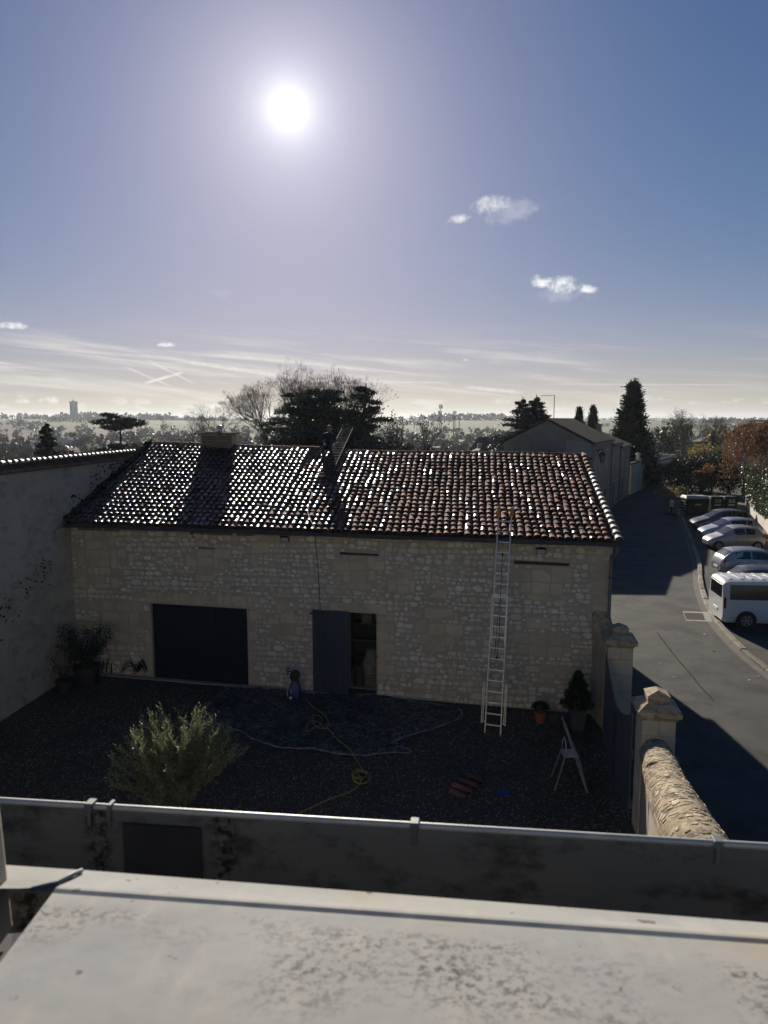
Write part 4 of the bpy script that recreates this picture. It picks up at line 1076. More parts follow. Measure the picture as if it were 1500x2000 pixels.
MAT['patch'] = mat('bitumen_and_recess_shade', (0.028, 0.03, 0.034), (0.018, 0.018, 0.02), 8, 0.75)  # soldered patch; the recess borrows it as painted shade
MAT['facade'] = mat('grey_facade', (0.54, 0.50, 0.42), (0.47, 0.43, 0.36), 2, 0.9)
house()

# ================================================================== things in the courtyard
V = Vector
def tilted(a, b, n): return [a.lerp(b, i / (n - 1)) for i in range(n)]
def extension_ladder():
    base, top = gp(962, 1438), at(986, 1000, 19.60)
    t = thing('extension_ladder', tuple(base), 'long aluminium extension ladder leaning on the barn eaves', 'ladder')
    ax = top - base; ln = ax.length; ax.normalize(); sd = (gp(978, 1440) - gp(945, 1435)).normalized(); nn = sd.cross(ax).normalized(); nn = nn if nn.y < 0 else -nn
    P = lambda s, l, o=0.0: base + sd * s + ax * l + nn * o
    for s in (-.205, .205):
        mb = MB(); mb.bar(P(s, 0), P(s, 3.62), .028, .062, up=nn); mb.build('stile', MAT['alu_pale'], t)
        mb = MB(); mb.bar(P(s * .86, 2.35, -.055), P(s * .86, ln, -.055), .026, .056, up=nn); mb.build('upper_stile', MAT['alu'], t)
        mb = MB(); mb.obox(P(s, .03), sd * .022, nn * .04, ax * .035); mb.build('rubber_foot', MAT['black'], t)
        mb = MB(); k = s * 1.52                # folding outrigger strut on each side
        mb.bar(P(k, .30, .02), P(k, 1.36, .02), .022, .03, up=nn); mb.bar(P(s * 1.33, .33, .02), P(s * 1.33, 1.30, .02), .020, .026, up=nn)
        mb.bar(P(s, 1.30, .01), P(k, 1.34, .02), .02); mb.bar(P(s, .36, .01), P(k, .32, .02), .02); mb.build('outrigger', MAT['alu_pale'], t)
    k = 0
    l = .28
    while l < ln - .05:
        up_ = l > 2.4; w = .205 * (.86 if up_ else 1); o = -.055 if up_ else 0
        mb = MB(); mb.bar(P(-w, l, o), P(w, l, o), .032, .026, up=nn); mb.build('rung', MAT['alu'] if up_ else MAT['alu_pale'], t); l += .28
    mb = MB(); mb.bar(P(-.2, 3.58, 0), P(.2, 3.58, 0), .07, .02, up=nn); mb.build('cross_plate', MAT['alu_pale'], t)
    mb = MB(); mb.tube([P(0, 4.7, .0), P(.01, 3.4, .03), P(.04, 2.6, .03), P(.0, 2.0, .03)], .008, 5); mb.tube([P(-.02, 3.5, .03), P(-.05, 2.1, .03)], .006, 5); mb.build('pull_rope', MAT['black'], t)
    for z in (4.7, 2.0):
        mb = MB(); mb.lathe([(.03, -.01), (.035, 0), (.03, .01)], P(0, z, .02), 8, 'y'); mb.build('pulley', MAT['black'], t)
    om = mat('orange_rubber', (0.55, 0.20, 0.035), (0.42, 0.14, 0.03), 9, .6); 
    for i, s in enumerate((-.185, .185)):
        mb = MB(); c = P(s, ln - .03, -.05)
        for j in range(3):
            mb.lathe([(.03, -.05), (.058, -.04), (.064, .0), (.05, .045), (.02, .055)], c + V((rnd(-.03, .03), rnd(-.02, .02), -.05 + j * .075)), 9, 'zxy'[j])
        mb.build('orange_tie', om, t, smooth=True)
        mb = MB(); mb.grid(4, 4, lambda a, b: c + V((.02 + a * .035 - .05, .02 * math.sin(a * 2 + b), .10 + b * .03 + .02 * math.sin(a * 3)))); mb.build('white_rag', MAT['white'], t)
extension_ladder()

def step_ladder():
    f = [gp(1083, 1543), gp(1148, 1548)]; Ftop = at(1104, 1415, 15.55)
    t = thing('step_ladder', (f[0].x + .3, f[0].y, 0), 'open aluminium stepladder with a hoop handle standing near the gate', 'stepladder')
    rearL, rearR = gp(1148, 1549), gp(1136, 1500)       # long rear stiles rise to the top
    top = at(1103, 1414, 15.6); top2 = top + V((.02, .34, .02))
    mb = MB(); mb.bar(rearL, top, .045, .025); mb.build('stile', MAT['alu'], t)
    mb = MB(); mb.bar(rearR + V((.0, .05, 0)), top2, .045, .025); mb.build('stile', MAT['alu'], t)
    for k in range(1, 8):
        a, b = rearL.lerp(top, k / 8), (rearR + V((0, .05, 0))).lerp(top2, k / 8)
        if k in (1, 2, 3, 4, 7): mb = MB(); mb.bar(a, b, .06, .018); mb.build('tread', MAT['alu'], t)
    plat = at(1112, 1474, 15.45)
    fl, fr = gp(1083, 1545), gp(1078, 1520)
    mb = MB(); mb.bar(fl, plat + V((-.12, -.1, 0)), .035, .022); mb.build('front_leg', MAT['alu'], t)
    mb = MB(); mb.bar(fr + V((.0, .06, 0)), plat + V((-.12, .24, 0)), .035, .022); mb.build('front_leg', MAT['alu'], t)
    mb = MB(); mb.obox(plat + V((.02, .07, 0)), (.17, 0, .0), (0, .18, 0), (0, 0, .018)); mb.build('platform', MAT['alu'], t, bevel=.006)
    mb = MB(); h = []
    for k in range(13):
        a = math.pi * k / 12; h.append(plat + V((-.10, .07 - .17 * math.cos(a), .02 + .34 * math.sin(a) ** .8)))
    mb.tube(h, .014, 7); mb.build('hoop_handle', MAT['alu'], t, smooth=True)
    mb = MB(); mb.tube(spline([top + V((-.02, 0, -.12)), top + V((-.06, .0, .03)), top + V((-.16, .05, .10))], 5), .016, 6); mb.build('tool_hook', MAT['dark'], t)
step_ladder()

# ---- plastic sheet
def tarp():
    px = [(440, 1345), (415, 1372), (390, 1398), (418, 1436), (458, 1427), (500, 1448), (545, 1462), (610, 1465), (690, 1478), (745, 1474), (803, 1470), (770, 1452), (830, 1430), (893, 1408), (893, 1386), (800, 1371), (738, 1361), (610, 1356), (530, 1348)]
    pg = [gp(u, v) for u, v in px]
    c = sum(pg, V((0, 0, 0))) / len(pg)
    m = bpy.data.materials.new('thin_plastic'); m.use_nodes = True; N = NT(m.node_tree); b = m.node_tree.nodes['Principled BSDF']
    tc = N.n('ShaderNodeTexCoord').outputs['Object']
    cr = N.noise(tc, 7, 5, .72, 1.8)
    f = N.math('MULTIPLY', N.maprange(cr, .47, .58), N.maprange(N.noise(tc, 1.3, 3), .3, .65, .25, 1.0))
    N.put(b.inputs['Base Color'], N.mix(f, (0.016, 0.016, 0.016), (0.19, 0.19, 0.19))); b.inputs['Roughness'].default_value = .55; b.inputs['Specular IOR Level'].default_value = .3
    bn = N.n('ShaderNodeBump'); bn.inputs['Distance'].default_value = .03; N.put(bn.inputs['Height'], cr); m.node_tree.links.new(bn.outputs[0], b.inputs['Normal'])
    t = thing('plastic_sheet', (c.x, c.y, 0), 'crumpled clear plastic sheet spread on the gravel before the barn doors', 'plastic sheet')
    def inside(x, y):
        r = False; j = len(pg) - 1
        for i in range(len(pg)):
            a, b2 = pg[i], pg[j]
            if (a.y > y) != (b2.y > y) and x < (b2.x - a.x) * (y - a.y) / (b2.y - a.y) + a.x: r = not r
            j = i
        return r
    mb = MB(); x0, x1 = min(p.x for p in pg), max(p.x for p in pg); y0, y1 = min(p.y for p in pg), max(p.y for p in pg)
    st = .07; nx, ny = int((x1 - x0) / st) + 1, int((y1 - y0) / st) + 1; idx = {}
    def vz(x, y): 
        r = abs(mnoise.noise(V((x * 2.1, y * 2.1, 3)))) + .6 * abs(mnoise.noise(V((x * 5, y * 5, 9))))
        return .022 + .055 * (1 - min(1, r * 1.6)) + .03 * mnoise.noise(V((x * .8, y * .8, 0))) ** 2
    for i in range(nx):
        for j in range(ny):
            x, y = x0 + i * st, y0 + j * st
            if inside(x + st / 2, y + st / 2):
                q = []
                for di, dj in ((0, 0), (1, 0), (1, 1), (0, 1)):
                    k = (i + di, j + dj)
                    if k not in idx: idx[k] = mb.vert((x0 + k[0] * st + .02 * mnoise.noise(V((k[0] * .7, k[1] * .7, 5))), x0 * 0 + y0 + k[1] * st, vz(x0 + k[0] * st, y0 + k[1] * st)))
                    q.append(idx[k])
                mb.face(q)
    mb.build('sheet', m, t, smooth=True)
    hem = MB()                                       # rolled, paler hem along the edges
    P = spline([p + V((0, 0, .035)) for p in pg] + [pg[0] + V((0, 0, .035))], 5)
    P = [p + V((rnd(-.02, .02), rnd(-.02, .02), rnd(-.01, .02))) for p in P]
    hem.tube(P, [rnd(.012, .032) for _ in P], 5); hem.build('rolled_edge', mat('plastic_fold', (0.24, 0.25, 0.28), (0.10, 0.105, 0.12), 7, .4), t, smooth=True)
tarp()

# ---- yellow hose, black cable
def hoses():
    ym = mat('yellow_hose', (0.30, 0.245, 0.045), (0.24, 0.195, 0.04), 6, .55)
    def loop(c, rx, ry, n=10, a0=0.0, turns=1.0, z=.03):
        return [c + V((rx * math.cos(a0 + 2 * math.pi * turns * k / n), ry * math.sin(a0 + 2 * math.pi * turns * k / n), z + .012 * k / n * 4)) for k in range(n + 1)]
    pts = [gp(598, 1372), gp(615, 1390), gp(632, 1402), gp(642, 1418), gp(636, 1430)]
    pts += [gp(618, 1426), gp(610, 1412), gp(617, 1404), gp(628, 1408), gp(627, 1420), gp(612, 1430), gp(600, 1436), gp(598, 1428), gp(606, 1418), gp(620, 1416), gp(632, 1428), gp(642, 1431)]
    pts += [gp(660, 1452), gp(682, 1470), gp(700, 1498), gp(712, 1512)]
    c = gp(706, 1522)
    pts += loop(c, .20, .30, 12, .9, 1.6, .03) + loop(c + V((-.05, .1, 0)), .17, .22, 10, 2.0, 1.5, .05)
    pts += [gp(700, 1536), gp(682, 1550), gp(640, 1565), gp(578, 1595), gp(545, 1615)]
    pts = [p + V((0, 0, .10 if i < 20 else max(.035 - p.z, 0) if p.z < .03 else 0)) for i, p in enumerate(pts)]
    P = spline(pts, 5); mb = MB(); mb.tube(P, .0125, 6)
    tag(mb.build('garden_hose', ym, smooth=True, origin=gp(700, 1520)), 'yellow hose looping over the plastic sheet and the gravel', 'hose')
    pts = [gp(420, 1458), gp(480, 1472), gp(540, 1484), gp(600, 1488), gp(660, 1488), gp(700, 1482)]
    mb = MB(); mb.tube(spline([p + V((0, 0, .02)) for p in pts], 6), .011, 6)
    tag(mb.build('black_cable', MAT['black'], smooth=True, origin=pts[2]), 'black cable on the gravel along the near edge of the plastic sheet', 'cable')
    a, b = W(wall_s(627, 1040)[0], 4.90, .56), W(wall_s(640, 1345)[0], .05, .35)
    pts = [RF(7.6, 2.0, .16), RF(7.75, .6, .16), a + V((0, 0, .12)), a + V((0, 0, -.1))] + [a.lerp(b, f) + V((.03 * math.sin(f * 5), 0, 0)) for f in (.2, .4, .6, .8)] + [b, gp(640, 1352) + V((0, 0, .02))]
    mb = MB(); mb.tube(spline(pts, 6), .011, 5)
    tag(mb.build('rope', MAT['black'], smooth=True, origin=b), 'thin dark rope hanging from the barn eaves past the blue-grey door leaf', 'rope')
hoses()

def pressure_washer():
    p = gp(575, 1364); t = thing('pressure_washer', tuple(p), 'blue pressure washer with a black hose reel on the plastic sheet', 'pressure washer')
    bm = mat('blue_plastic', (0.018, 0.035, 0.14), (0.014, 0.028, 0.11), 5, .45); z0 = .05
    def rings(lst, m, name):
        mb = MB()
        for r0, r1 in zip(lst, lst[1:]):
            q = lambda r: [p + V((r[1] + a * r[3], r[2] + b * r[4], r[0])) for a, b in ((-1, -.7), (-.7, -1), (.7, -1), (1, -.7), (1, .7), (.7, 1), (-.7, 1), (-1, .7))]
            mb.hull(q(r0), q(r1))
        return mb.build(name, m, t, bevel=.01)
    rings([(.06, .02, 0, .17, .16), (.14, .02, 0, .18, .17), (.34, .03, 0, .15, .15), (.52, .02, .0, .105, .11), (.58, .01, 0, .07, .08)], bm, 'housing')
    rings([(.03, .02, 0, .185, .17), (.07, .02, 0, .185, .17)], MAT['black'], 'base')
    mb = MB(); c = p + V((.03, -.02, .70)); mb.lathe([(.03, -.10), (.145, -.095), (.15, -.075), (.075, -.07), (.075, .07), (.15, .075), (.145, .095), (.03, .10)], c, 18, 'y'); mb.build('hose_reel', MAT['black'], t, smooth=False)
    mb = MB(); mb.tube([c + V((0, -.12, 0)), c + V((.02, -.16, .02)), c + V((.09, -.16, .05)), c + V((.09, -.2, .05))], .014, 6); mb.build('crank', MAT['black'], t)
    for s in (-1, 1):
        mb = MB(); mb.lathe([(.05, -.03), (.095, -.03), (.1, 0), (.095, .03), (.05, .03)], p + V((-.10 * 1 + .02, s * .19, .10)), 14, 'y'); w = mb.build('wheel', MAT['dark'], t)
        mb = MB(); mb.lathe([(.02, -.04), (.04, -.035), (.04, .035), (.02, .04)], p + V((-.08, s * .19, .10)), 10, 'y'); mb.build('hub', MAT['white'], w)
    mb = MB(); lx = -.17
    mb.tube([p + V((lx - .02, -.14, .12)), p + V((lx + .01, -.14, .78))], .014, 7); mb.build('lance', MAT['alu'], t)
    mb = MB(); g = p + V((lx + .01, -.14, .80)); mb.tube([g + V((.0, 0, -.04)), g + V((0, 0, .06)), g + V((-.045, 0, .12)), g + V((0, 0, .19)), g + V((.05, 0, .12)), g + V((.01, 0, .05)), g + V((.11, 0, .085))], .019, 7); mb.build('lance_handle', MAT['black'], t)
    mb = MB(); mb.tube([p + V((-.09, .1, .5)), p + V((-.09, .12, .9)), p + V((.13, .12, .9)), p + V((.13, .1, .5))], .012, 6); mb.build('push_handle', MAT['alu'], t)
    for k in range(3):
        mb = MB(); mb.lathe([(.012, 0), (.016, .012), (.006, .03)], p + V((-.08, -.17, .22 + k * .05)), 8, 'z'); mb.build('spare_nozzle', MAT['white'], t)
pressure_washer()

def tile_stack():
    base = gp(890, 1558); n = (gp(945, 1512) - base); n.z = 0; d = n.normalized(); s = V((-d.y, d.x, 0))
    L = n.length
    for row in range(2):
        for k in range(4 if row == 0 else 3):
            p = base + d * (.12 + (k + row * .5) * L / 4.6) + V((0, 0, .03 + row * .085))
            mb = MB(); mb.tint = rnd(.8, 1.3)
            ax = (s * -1 + d * rnd(-.12, .12)).normalized(); sd = ax.cross(V((0, 0, 1)))
            cover_tile(mb, lambda x, l, h: p + sd * x + ax * (l - .2) + V((0, 0, h)), n=7)
            lab = ['lower', 'upper'][row] + ' canal tile in the small stack on the gravel, ' + ['nearest the house', 'second from the house', 'third from the house', 'nearest the barn'][k]
            tag(mb.build('loose_tile', MAT['tile_new'], smooth=True, origin=p), lab, 'roof tile', 'loose canal tiles stacked on the gravel')
MAT['tile_new'] = mat('brown_red_tile', (0.105, 0.04, 0.034), (0.075, 0.034, 0.03), 6, .75, .003, 40, tint=True)
tile_stack()
def blue_rag():
    p = gp(985, 1551); mb = MB()
    mb.grid(9, 7, lambda i, j: p + V(((i - 4) * .035, (j - 3) * .04, .02 + .05 * abs(mnoise.noise(V((i * .5, j * .6, 2)))))))
    tag(mb.build('blue_rag', mat('blue_cloth', (0.03, 0.075, 0.22), (0.025, 0.06, 0.18), 9, .8), smooth=True, origin=p), 'crumpled bright blue cloth lying on the gravel', 'cloth')
blue_rag()

# ---- plants in the yard
def leaf(mb, c, ax, w, l, tilt=None):
    ax = ax.normalized(); r = V((rnd(-1, 1), rnd(-1, 1), rnd(-1, 1))); sd = ax.cross(r)
    if sd.length < .05: return
    sd.normalize(); i = len(mb.v)
    mb.v += [tuple(c), tuple(c + ax * l * .5 + sd * w), tuple(c + ax * l), tuple(c + ax * l * .5 - sd * w)]; mb.face((i, i + 1, i + 2, i + 3))
def rvec(k=1.0): return V((random.gauss(0, k), random.gauss(0, k), random.gauss(0, k)))
def olive_tree():
    random.seed(42)
    b = gp(352, 1618); t = thing('olive_tree', tuple(b), 'bushy young olive tree with grey-green leaves in the foreground of the courtyard', 'tree')
    zt_ = at(350, 1392, b.y).z; rx = (at(470, 1500, b.y).x - at(215, 1500, b.y).x) / 2
    wood = MB(); fol = MB()
    wood.tube([b, b + V((.03, 0, .25)), b + V((-.02, .02, .5))], [.07, .055, .05], 8)
    for k in range(120):
        a = rnd(0, 6.28); out = rnd(.12, 1.0) ** .75; up = rnd(.30, 1.0)
        tip = b + V((math.cos(a) * rx * out * (1.16 - .24 * up), math.sin(a) * rx * .85 * out * (1.16 - .24 * up), .35 + (zt_ - .35) * (1 - .42 * out ** 2) * (.55 + .45 * up)))
        mid = b + V((math.cos(a) * rx * out * .42, math.sin(a) * rx * out * .35, .45 + (tip.z - .45) * .42)) + rvec(.03)
        P = spline([b + V((0, 0, rnd(.3, .5))), mid, tip], 7); wood.tube(P, [.016 - .013 * i / (len(P) - 1) for i in range(len(P))], 4, cap=False)
        for i in range(5, len(P)):
            d = (P[i] - P[i - 1]).normalized()
            for _ in range(3):
                sh = (d + rvec(.30) + V((0, 0, .35))).normalized(); st = P[i] + rvec(.02); ln = rnd(.10, .30)
                for q in range(9):
                    c = st + sh * ln * q / 8; fol.tint = rnd(.55, 1.35)
                    leaf(fol, c, sh + rvec(.55), rnd(.006, .010), rnd(.045, .075))
    wood.build('trunk', MAT['bark_pale'], t, smooth=True); fol.build('crown', MAT['olive'], t)
olive_tree()
def conifer_pot():
    b = gp(1126, 1424); t = thing('potted_conifer', tuple(b), 'dark conical conifer in a tall grey planter by the barn corner', 'potted plant')
    mb = MB(); q = lambda w, z: [b + V((a * w, c * w, z)) for a, c in ((-1, -1), (1, -1), (1, 1), (-1, 1))]
    mb.hull(q(.15, .01), q(.22, .62)); mb.build('planter', mat('slate_planter', (0.06, 0.068, 0.08), (0.05, 0.056, 0.066), 4, .6), t, bevel=.012)
    mb = MB(); mb.tube([b + V((0, 0, .5)), b + V((0, 0, 1.5))], [.03, .006], 5); mb.build('trunk', MAT['bark'], t)
    f = MB(); random.seed(8)
    for _ in range(5200):
        z = rnd(0, 1) ** 1.25; r = .37 * (1 - z) ** .8 * (1 + .15 * math.sin(z * 22)) + .01; a = rnd(0, 6.28); rr = r * rnd(.45, 1.05); f.tint = rnd(.6, 1.4)
        c = b + V((math.cos(a) * rr, math.sin(a) * rr, .62 + z * .93)); leaf(f, c, V((math.cos(a), math.sin(a), .8)) + rvec(.4), .012, rnd(.05, .10))
    f.build('foliage', MAT['cypress'], t)
conifer_pot()
def pot(p, r, h, m, name, label, cat='potted plant'):
    t = thing(name, tuple(p), label, cat)
    mb = MB(); mb.lathe([(r * .68, 0), (r * .92, h * .8), (r, h * .82), (r, h), (r * .88, h), (r * .84, h * .9), (.01, h * .88)], p, 18); mb.build('pot', m, t, smooth=False)
    return t
def small_pots():
    p = gp(1055, 1411); t = pot(p, .17, .30, MAT['terracotta'], 'potted_shrub', 'low dark shrub in a terracotta pot between the ladder and the planter')
    f = MB()
    for _ in range(420):
        d = rvec().normalized(); f.tint = rnd(.6, 1.3); leaf(f, p + V((0, 0, .42)) + V((d.x * .2, d.y * .2, abs(d.z) * .16 - .03)) * rnd(.5, 1), d + V((0, 0, .3)), .022, .08)
    f.build('foliage', MAT['cypress'], t)
    p = gp(1078, 1412) + V((.05, .1, 0)); t = pot(p, .14, .22, mat('grey_pot', (0.05, 0.055, 0.06), None, rough=.7), 'plant_pot', 'small empty grey pot right of the terracotta pot', 'pot')
    p = gp(172, 1338); t = pot(p, .42, .62, MAT['black_pot'], 'potted_acer', 'feathery dark shrub in a big black pot in the left corner')
    random.seed(4); f = MB(); w = MB()
    for k in range(34):
        a = rnd(0, 6.28); tip = p + V((math.cos(a) * rnd(.2, 1.0), math.sin(a) * rnd(.2, .7), rnd(.9, 1.95)))
        P = spline([p + V((0, 0, .55)), p.lerp(tip, .5) + V((0, 0, .35)), tip], 5); w.tube(P, [.012 - .009 * i / (len(P) - 1) for i in range(len(P))], 4, cap=False)
        for i in range(4, len(P)):
            for _ in range(14): f.tint = rnd(.5, 1.3); leaf(f, P[i] + rvec(.07), rvec() + V((0, 0, -.3)), .016, .07)
    w.build('stems', MAT['bark'], t); f.build('foliage', MAT['dark_leaf'], t)
    p = gp(127, 1352); t = pot(p, .27, .40, MAT['black_pot'], 'potted_grass', 'thin stems in a round black pot against the tall left wall')
    f = MB()
    for k in range(26):
        a = rnd(0, 6.28); tip = p + V((math.cos(a) * .35, math.sin(a) * .3, rnd(.6, 1.15))); f.tube(spline([p + V((0, 0, .36)), p.lerp(tip, .5) + V((0, 0, .25)), tip], 4), .006, 3, cap=False)
        for _ in range(5): leaf(f, tip + rvec(.06), rvec(), .014, .07)
    f.build('foliage', MAT['dark_leaf'], t)
    for k, (u, v, lab, n, sz) in enumerate(((218, 1313, 'spiky dark plant at the wall foot right of the big black pot', 26, .55), (272, 1321, 'arching dark strap-leaved plant at the wall foot beside the navy barn door', 30, .6))):
        p = gp(u, v); t = thing('strap_leaf_plant', tuple(p), lab, 'plant', 'plants along the barn wall foot'); f = MB()
        for i in range(n):
            a = rnd(0, 6.28); tip = p + V((math.cos(a) * sz, -abs(math.sin(a)) * sz * .5, rnd(.02, .38))); mid = p.lerp(tip, .45) + V((0, 0, rnd(.25, .45)))
            P = spline([p, mid, tip], 5); sdv = V((-math.sin(a), math.cos(a), 0)) * .018
            for q0, q1 in zip(P, P[1:]): f.poly([q0 - sdv, q0 + sdv, q1 + sdv, q1 - sdv])
        f.build('foliage', MAT['dark_leaf'], t)
MAT['black_pot'] = mat('black_pot', (0.018, 0.018, 0.02), None, rough=.6)
MAT['dark_leaf'] = leafmat('dark_leaves', (0.012, 0.018, 0.010), (0.022, 0.026, 0.016), .2)
small_pots()

# ---- floodlights on the barn wall
def floodlight(u, v, label):
    s, z = wall_s(u, v); t = thing('floodlight', tuple(W(s, z, .0)), label, 'lamp', 'floodlights on the barn wall')
    mb = MB(); mb.obox(W(s + .03, z, .06), E1 * .02, NRM * .06, (0, 0, .02)); mb.build('bracket', MAT['dark'], t)
    c = W(s - .06, z - .01, .14); up = (V((0, 0, 1)) + NRM * .5).normalized(); nn = (NRM - V((0, 0, .5))).normalized()
    mb = MB(); mb.obox(c, E1 * .13, nn * .03, up * .09); mb.build('housing', MAT['dark'], t)
    mb = MB(); mb.obox(c + nn * .032, E1 * .11, nn * .003, up * .07); mb.build('lens', mat('frosted_lens', (0.42, 0.44, 0.46), None, rough=.25), t)
floodlight(563, 1051, 'black floodlight under the barn eaves above the navy door')
floodlight(1061, 1074, 'black floodlight under the barn eaves right of the long ladder')
for (u, v, lab) in ((570, 1180, 'small white box on the barn wall left of the blue-grey door'), (1051, 1212, 'small white lamp on the dressed block right of the long ladder')):
    s, z = wall_s(u, v); mb = MB(); c = W(s, z, .035); mb.lathe([(.02, -.04), (.05, -.03), (.055, .02), (.03, .04)], c, 10); tag(mb.build('wall_fitting', MAT['white'], origin=c), lab, 'wall light', 'small white fittings on the barn wall')

# ---- things seen inside the open barn door
def inside_barn():
    B = lambda s, z, inn: W(s, z, -inn)
    def crate(s, z, inn, w, h, d, m, name, lab, cat):
        mb = MB(); mb.obox(B(s, z + h / 2, inn), E1 * w / 2, NRM * d / 2, (0, 0, h / 2)); tag(mb.build(name, m, origin=B(s, z, inn), bevel=.02), lab, cat)
    def sack(s, z, inn, r, h, m, lab, name='sack', cat='sack'):
        mb = MB(); n = 12
        mb.grid(n + 1, 8, lambda i, j: B(s, z, inn) + V((math.cos(2 * math.pi * i / n) * r * (1 - .55 * (j / 7) ** 2) * (1 + .15 * mnoise.noise(V((i, j, s)))), math.sin(2 * math.pi * i / n) * r * .8 * (1 - .5 * (j / 7) ** 2), h * j / 7)))
        tag(mb.build(name, m, smooth=True, origin=B(s, z, inn)), lab, cat)
    gm = mat('grey_cloth', (0.22, 0.215, 0.21), (0.14, 0.14, 0.14), 5, .9)
    sack(9.55, .35, 1.0, .30, .75, gm, 'pale crumpled dust sheet heaped inside the open barn door', 'dust_sheet', 'cloth')
    crate(9.55, .03, 1.0, .7, .34, .5, MAT['wood_grey'], 'wooden_crate', 'low wooden crate under the heap inside the open barn door', 'crate')
    sack(9.22, .03, .8, .2, .62, MAT['black_pot'], 'dark sack standing inside the open barn door', 'sack', 'sack')
    t = thing('shelf_unit', tuple(B(9.3, .03, 2.2)), 'dark shelves holding boxes at the back of the open barn doorway', 'shelf')
    for k in range(4):
        mb = MB(); mb.obox(B(9.4, .5 + k * .55, 2.2), E1 * .8, NRM * .2, (0, 0, .018)); mb.build('shelf_board', MAT['wood_grey'], t)
    for s in (8.62, 10.18):
        mb = MB(); mb.obox(B(s, 1.15, 2.2), E1 * .02, NRM * .2, (0, 0, 1.12)); mb.build('side_panel', MAT['wood_grey'], t)
    crate(9.15, 1.62, 2.15, .36, .30, .3, gm, 'storage_box', 'grey storage box on the top shelf inside the barn', 'box')
    crate(9.75, 1.07, 2.15, .4, .28, .3, MAT['wood_grey'], 'wooden_box', 'brown box on the middle shelf inside the barn', 'box')
inside_barn()

# ================================================================== roof ladder and the roofer
def roof_ladder():
    s0 = 7.74
    d = (RF(s0, 5.5) - RF(s0, 2.5)).normalized(); nn = E1.cross(d).normalized()
    lean = E1 * .0
    B = lambda l, k: RF(s0, 3.2, .17) + (d + lean).normalized() * l + E1 * k
    t = thing('roof_ladder', tuple(B(0, 0)), 'aluminium roof ladder hooked over the barn ridge beside the roofer', 'ladder')
    for k in (-.22, .22):
        mb = MB(); mb.bar(B(0, k), B(5.3, k), .024, .04); mb.build('stile', MAT['alu_dark'], t)
        mb = MB(); mb.tube([B(5.3, k), B(5.35, k) + V((0, 0, .14))], .012, 6); mb.build('ridge_hook', MAT['alu_dark'], t)
    for i in range(19):
        mb = MB(); l = .14 + i * .28; mb.bar(B(l, -.22), B(l, .22), .045, .04); mb.build('rung', MAT['alu_dark'], t)
MAT['alu_dark'] = mat('backlit_dark_aluminium', (0.06, 0.06, 0.06), (0.045, 0.045, 0.045), 8, .8)  # darkened to carry the backlit ladder's shade in its colour
roof_ladder()
def skin_body(name, nodes, edges, m, parent, sub=2):
    me = bpy.data.meshes.new(name); me.from_pydata([tuple(n[0]) for n in nodes], edges, []); me.materials.append(m)
    o = bpy.data.objects.new(name, me); col.objects.link(o); o.parent = parent; _loc[o] = _loc[parent]
    md = o.modifiers.new('skin', 'SKIN'); md.use_smooth_shade = True
    lay = me.skin_vertices[0] if me.skin_vertices else None
    if lay:
        for i, n in enumerate(nodes): lay.data[i].radius = (n[1], n[1] * (n[2] if len(n) > 2 else 1)); lay.data[i].use_root = (i == 0)
    sb = o.modifiers.new('subsurf', 'SUBSURF'); sb.levels = sub; sb.render_levels = sub
    return o
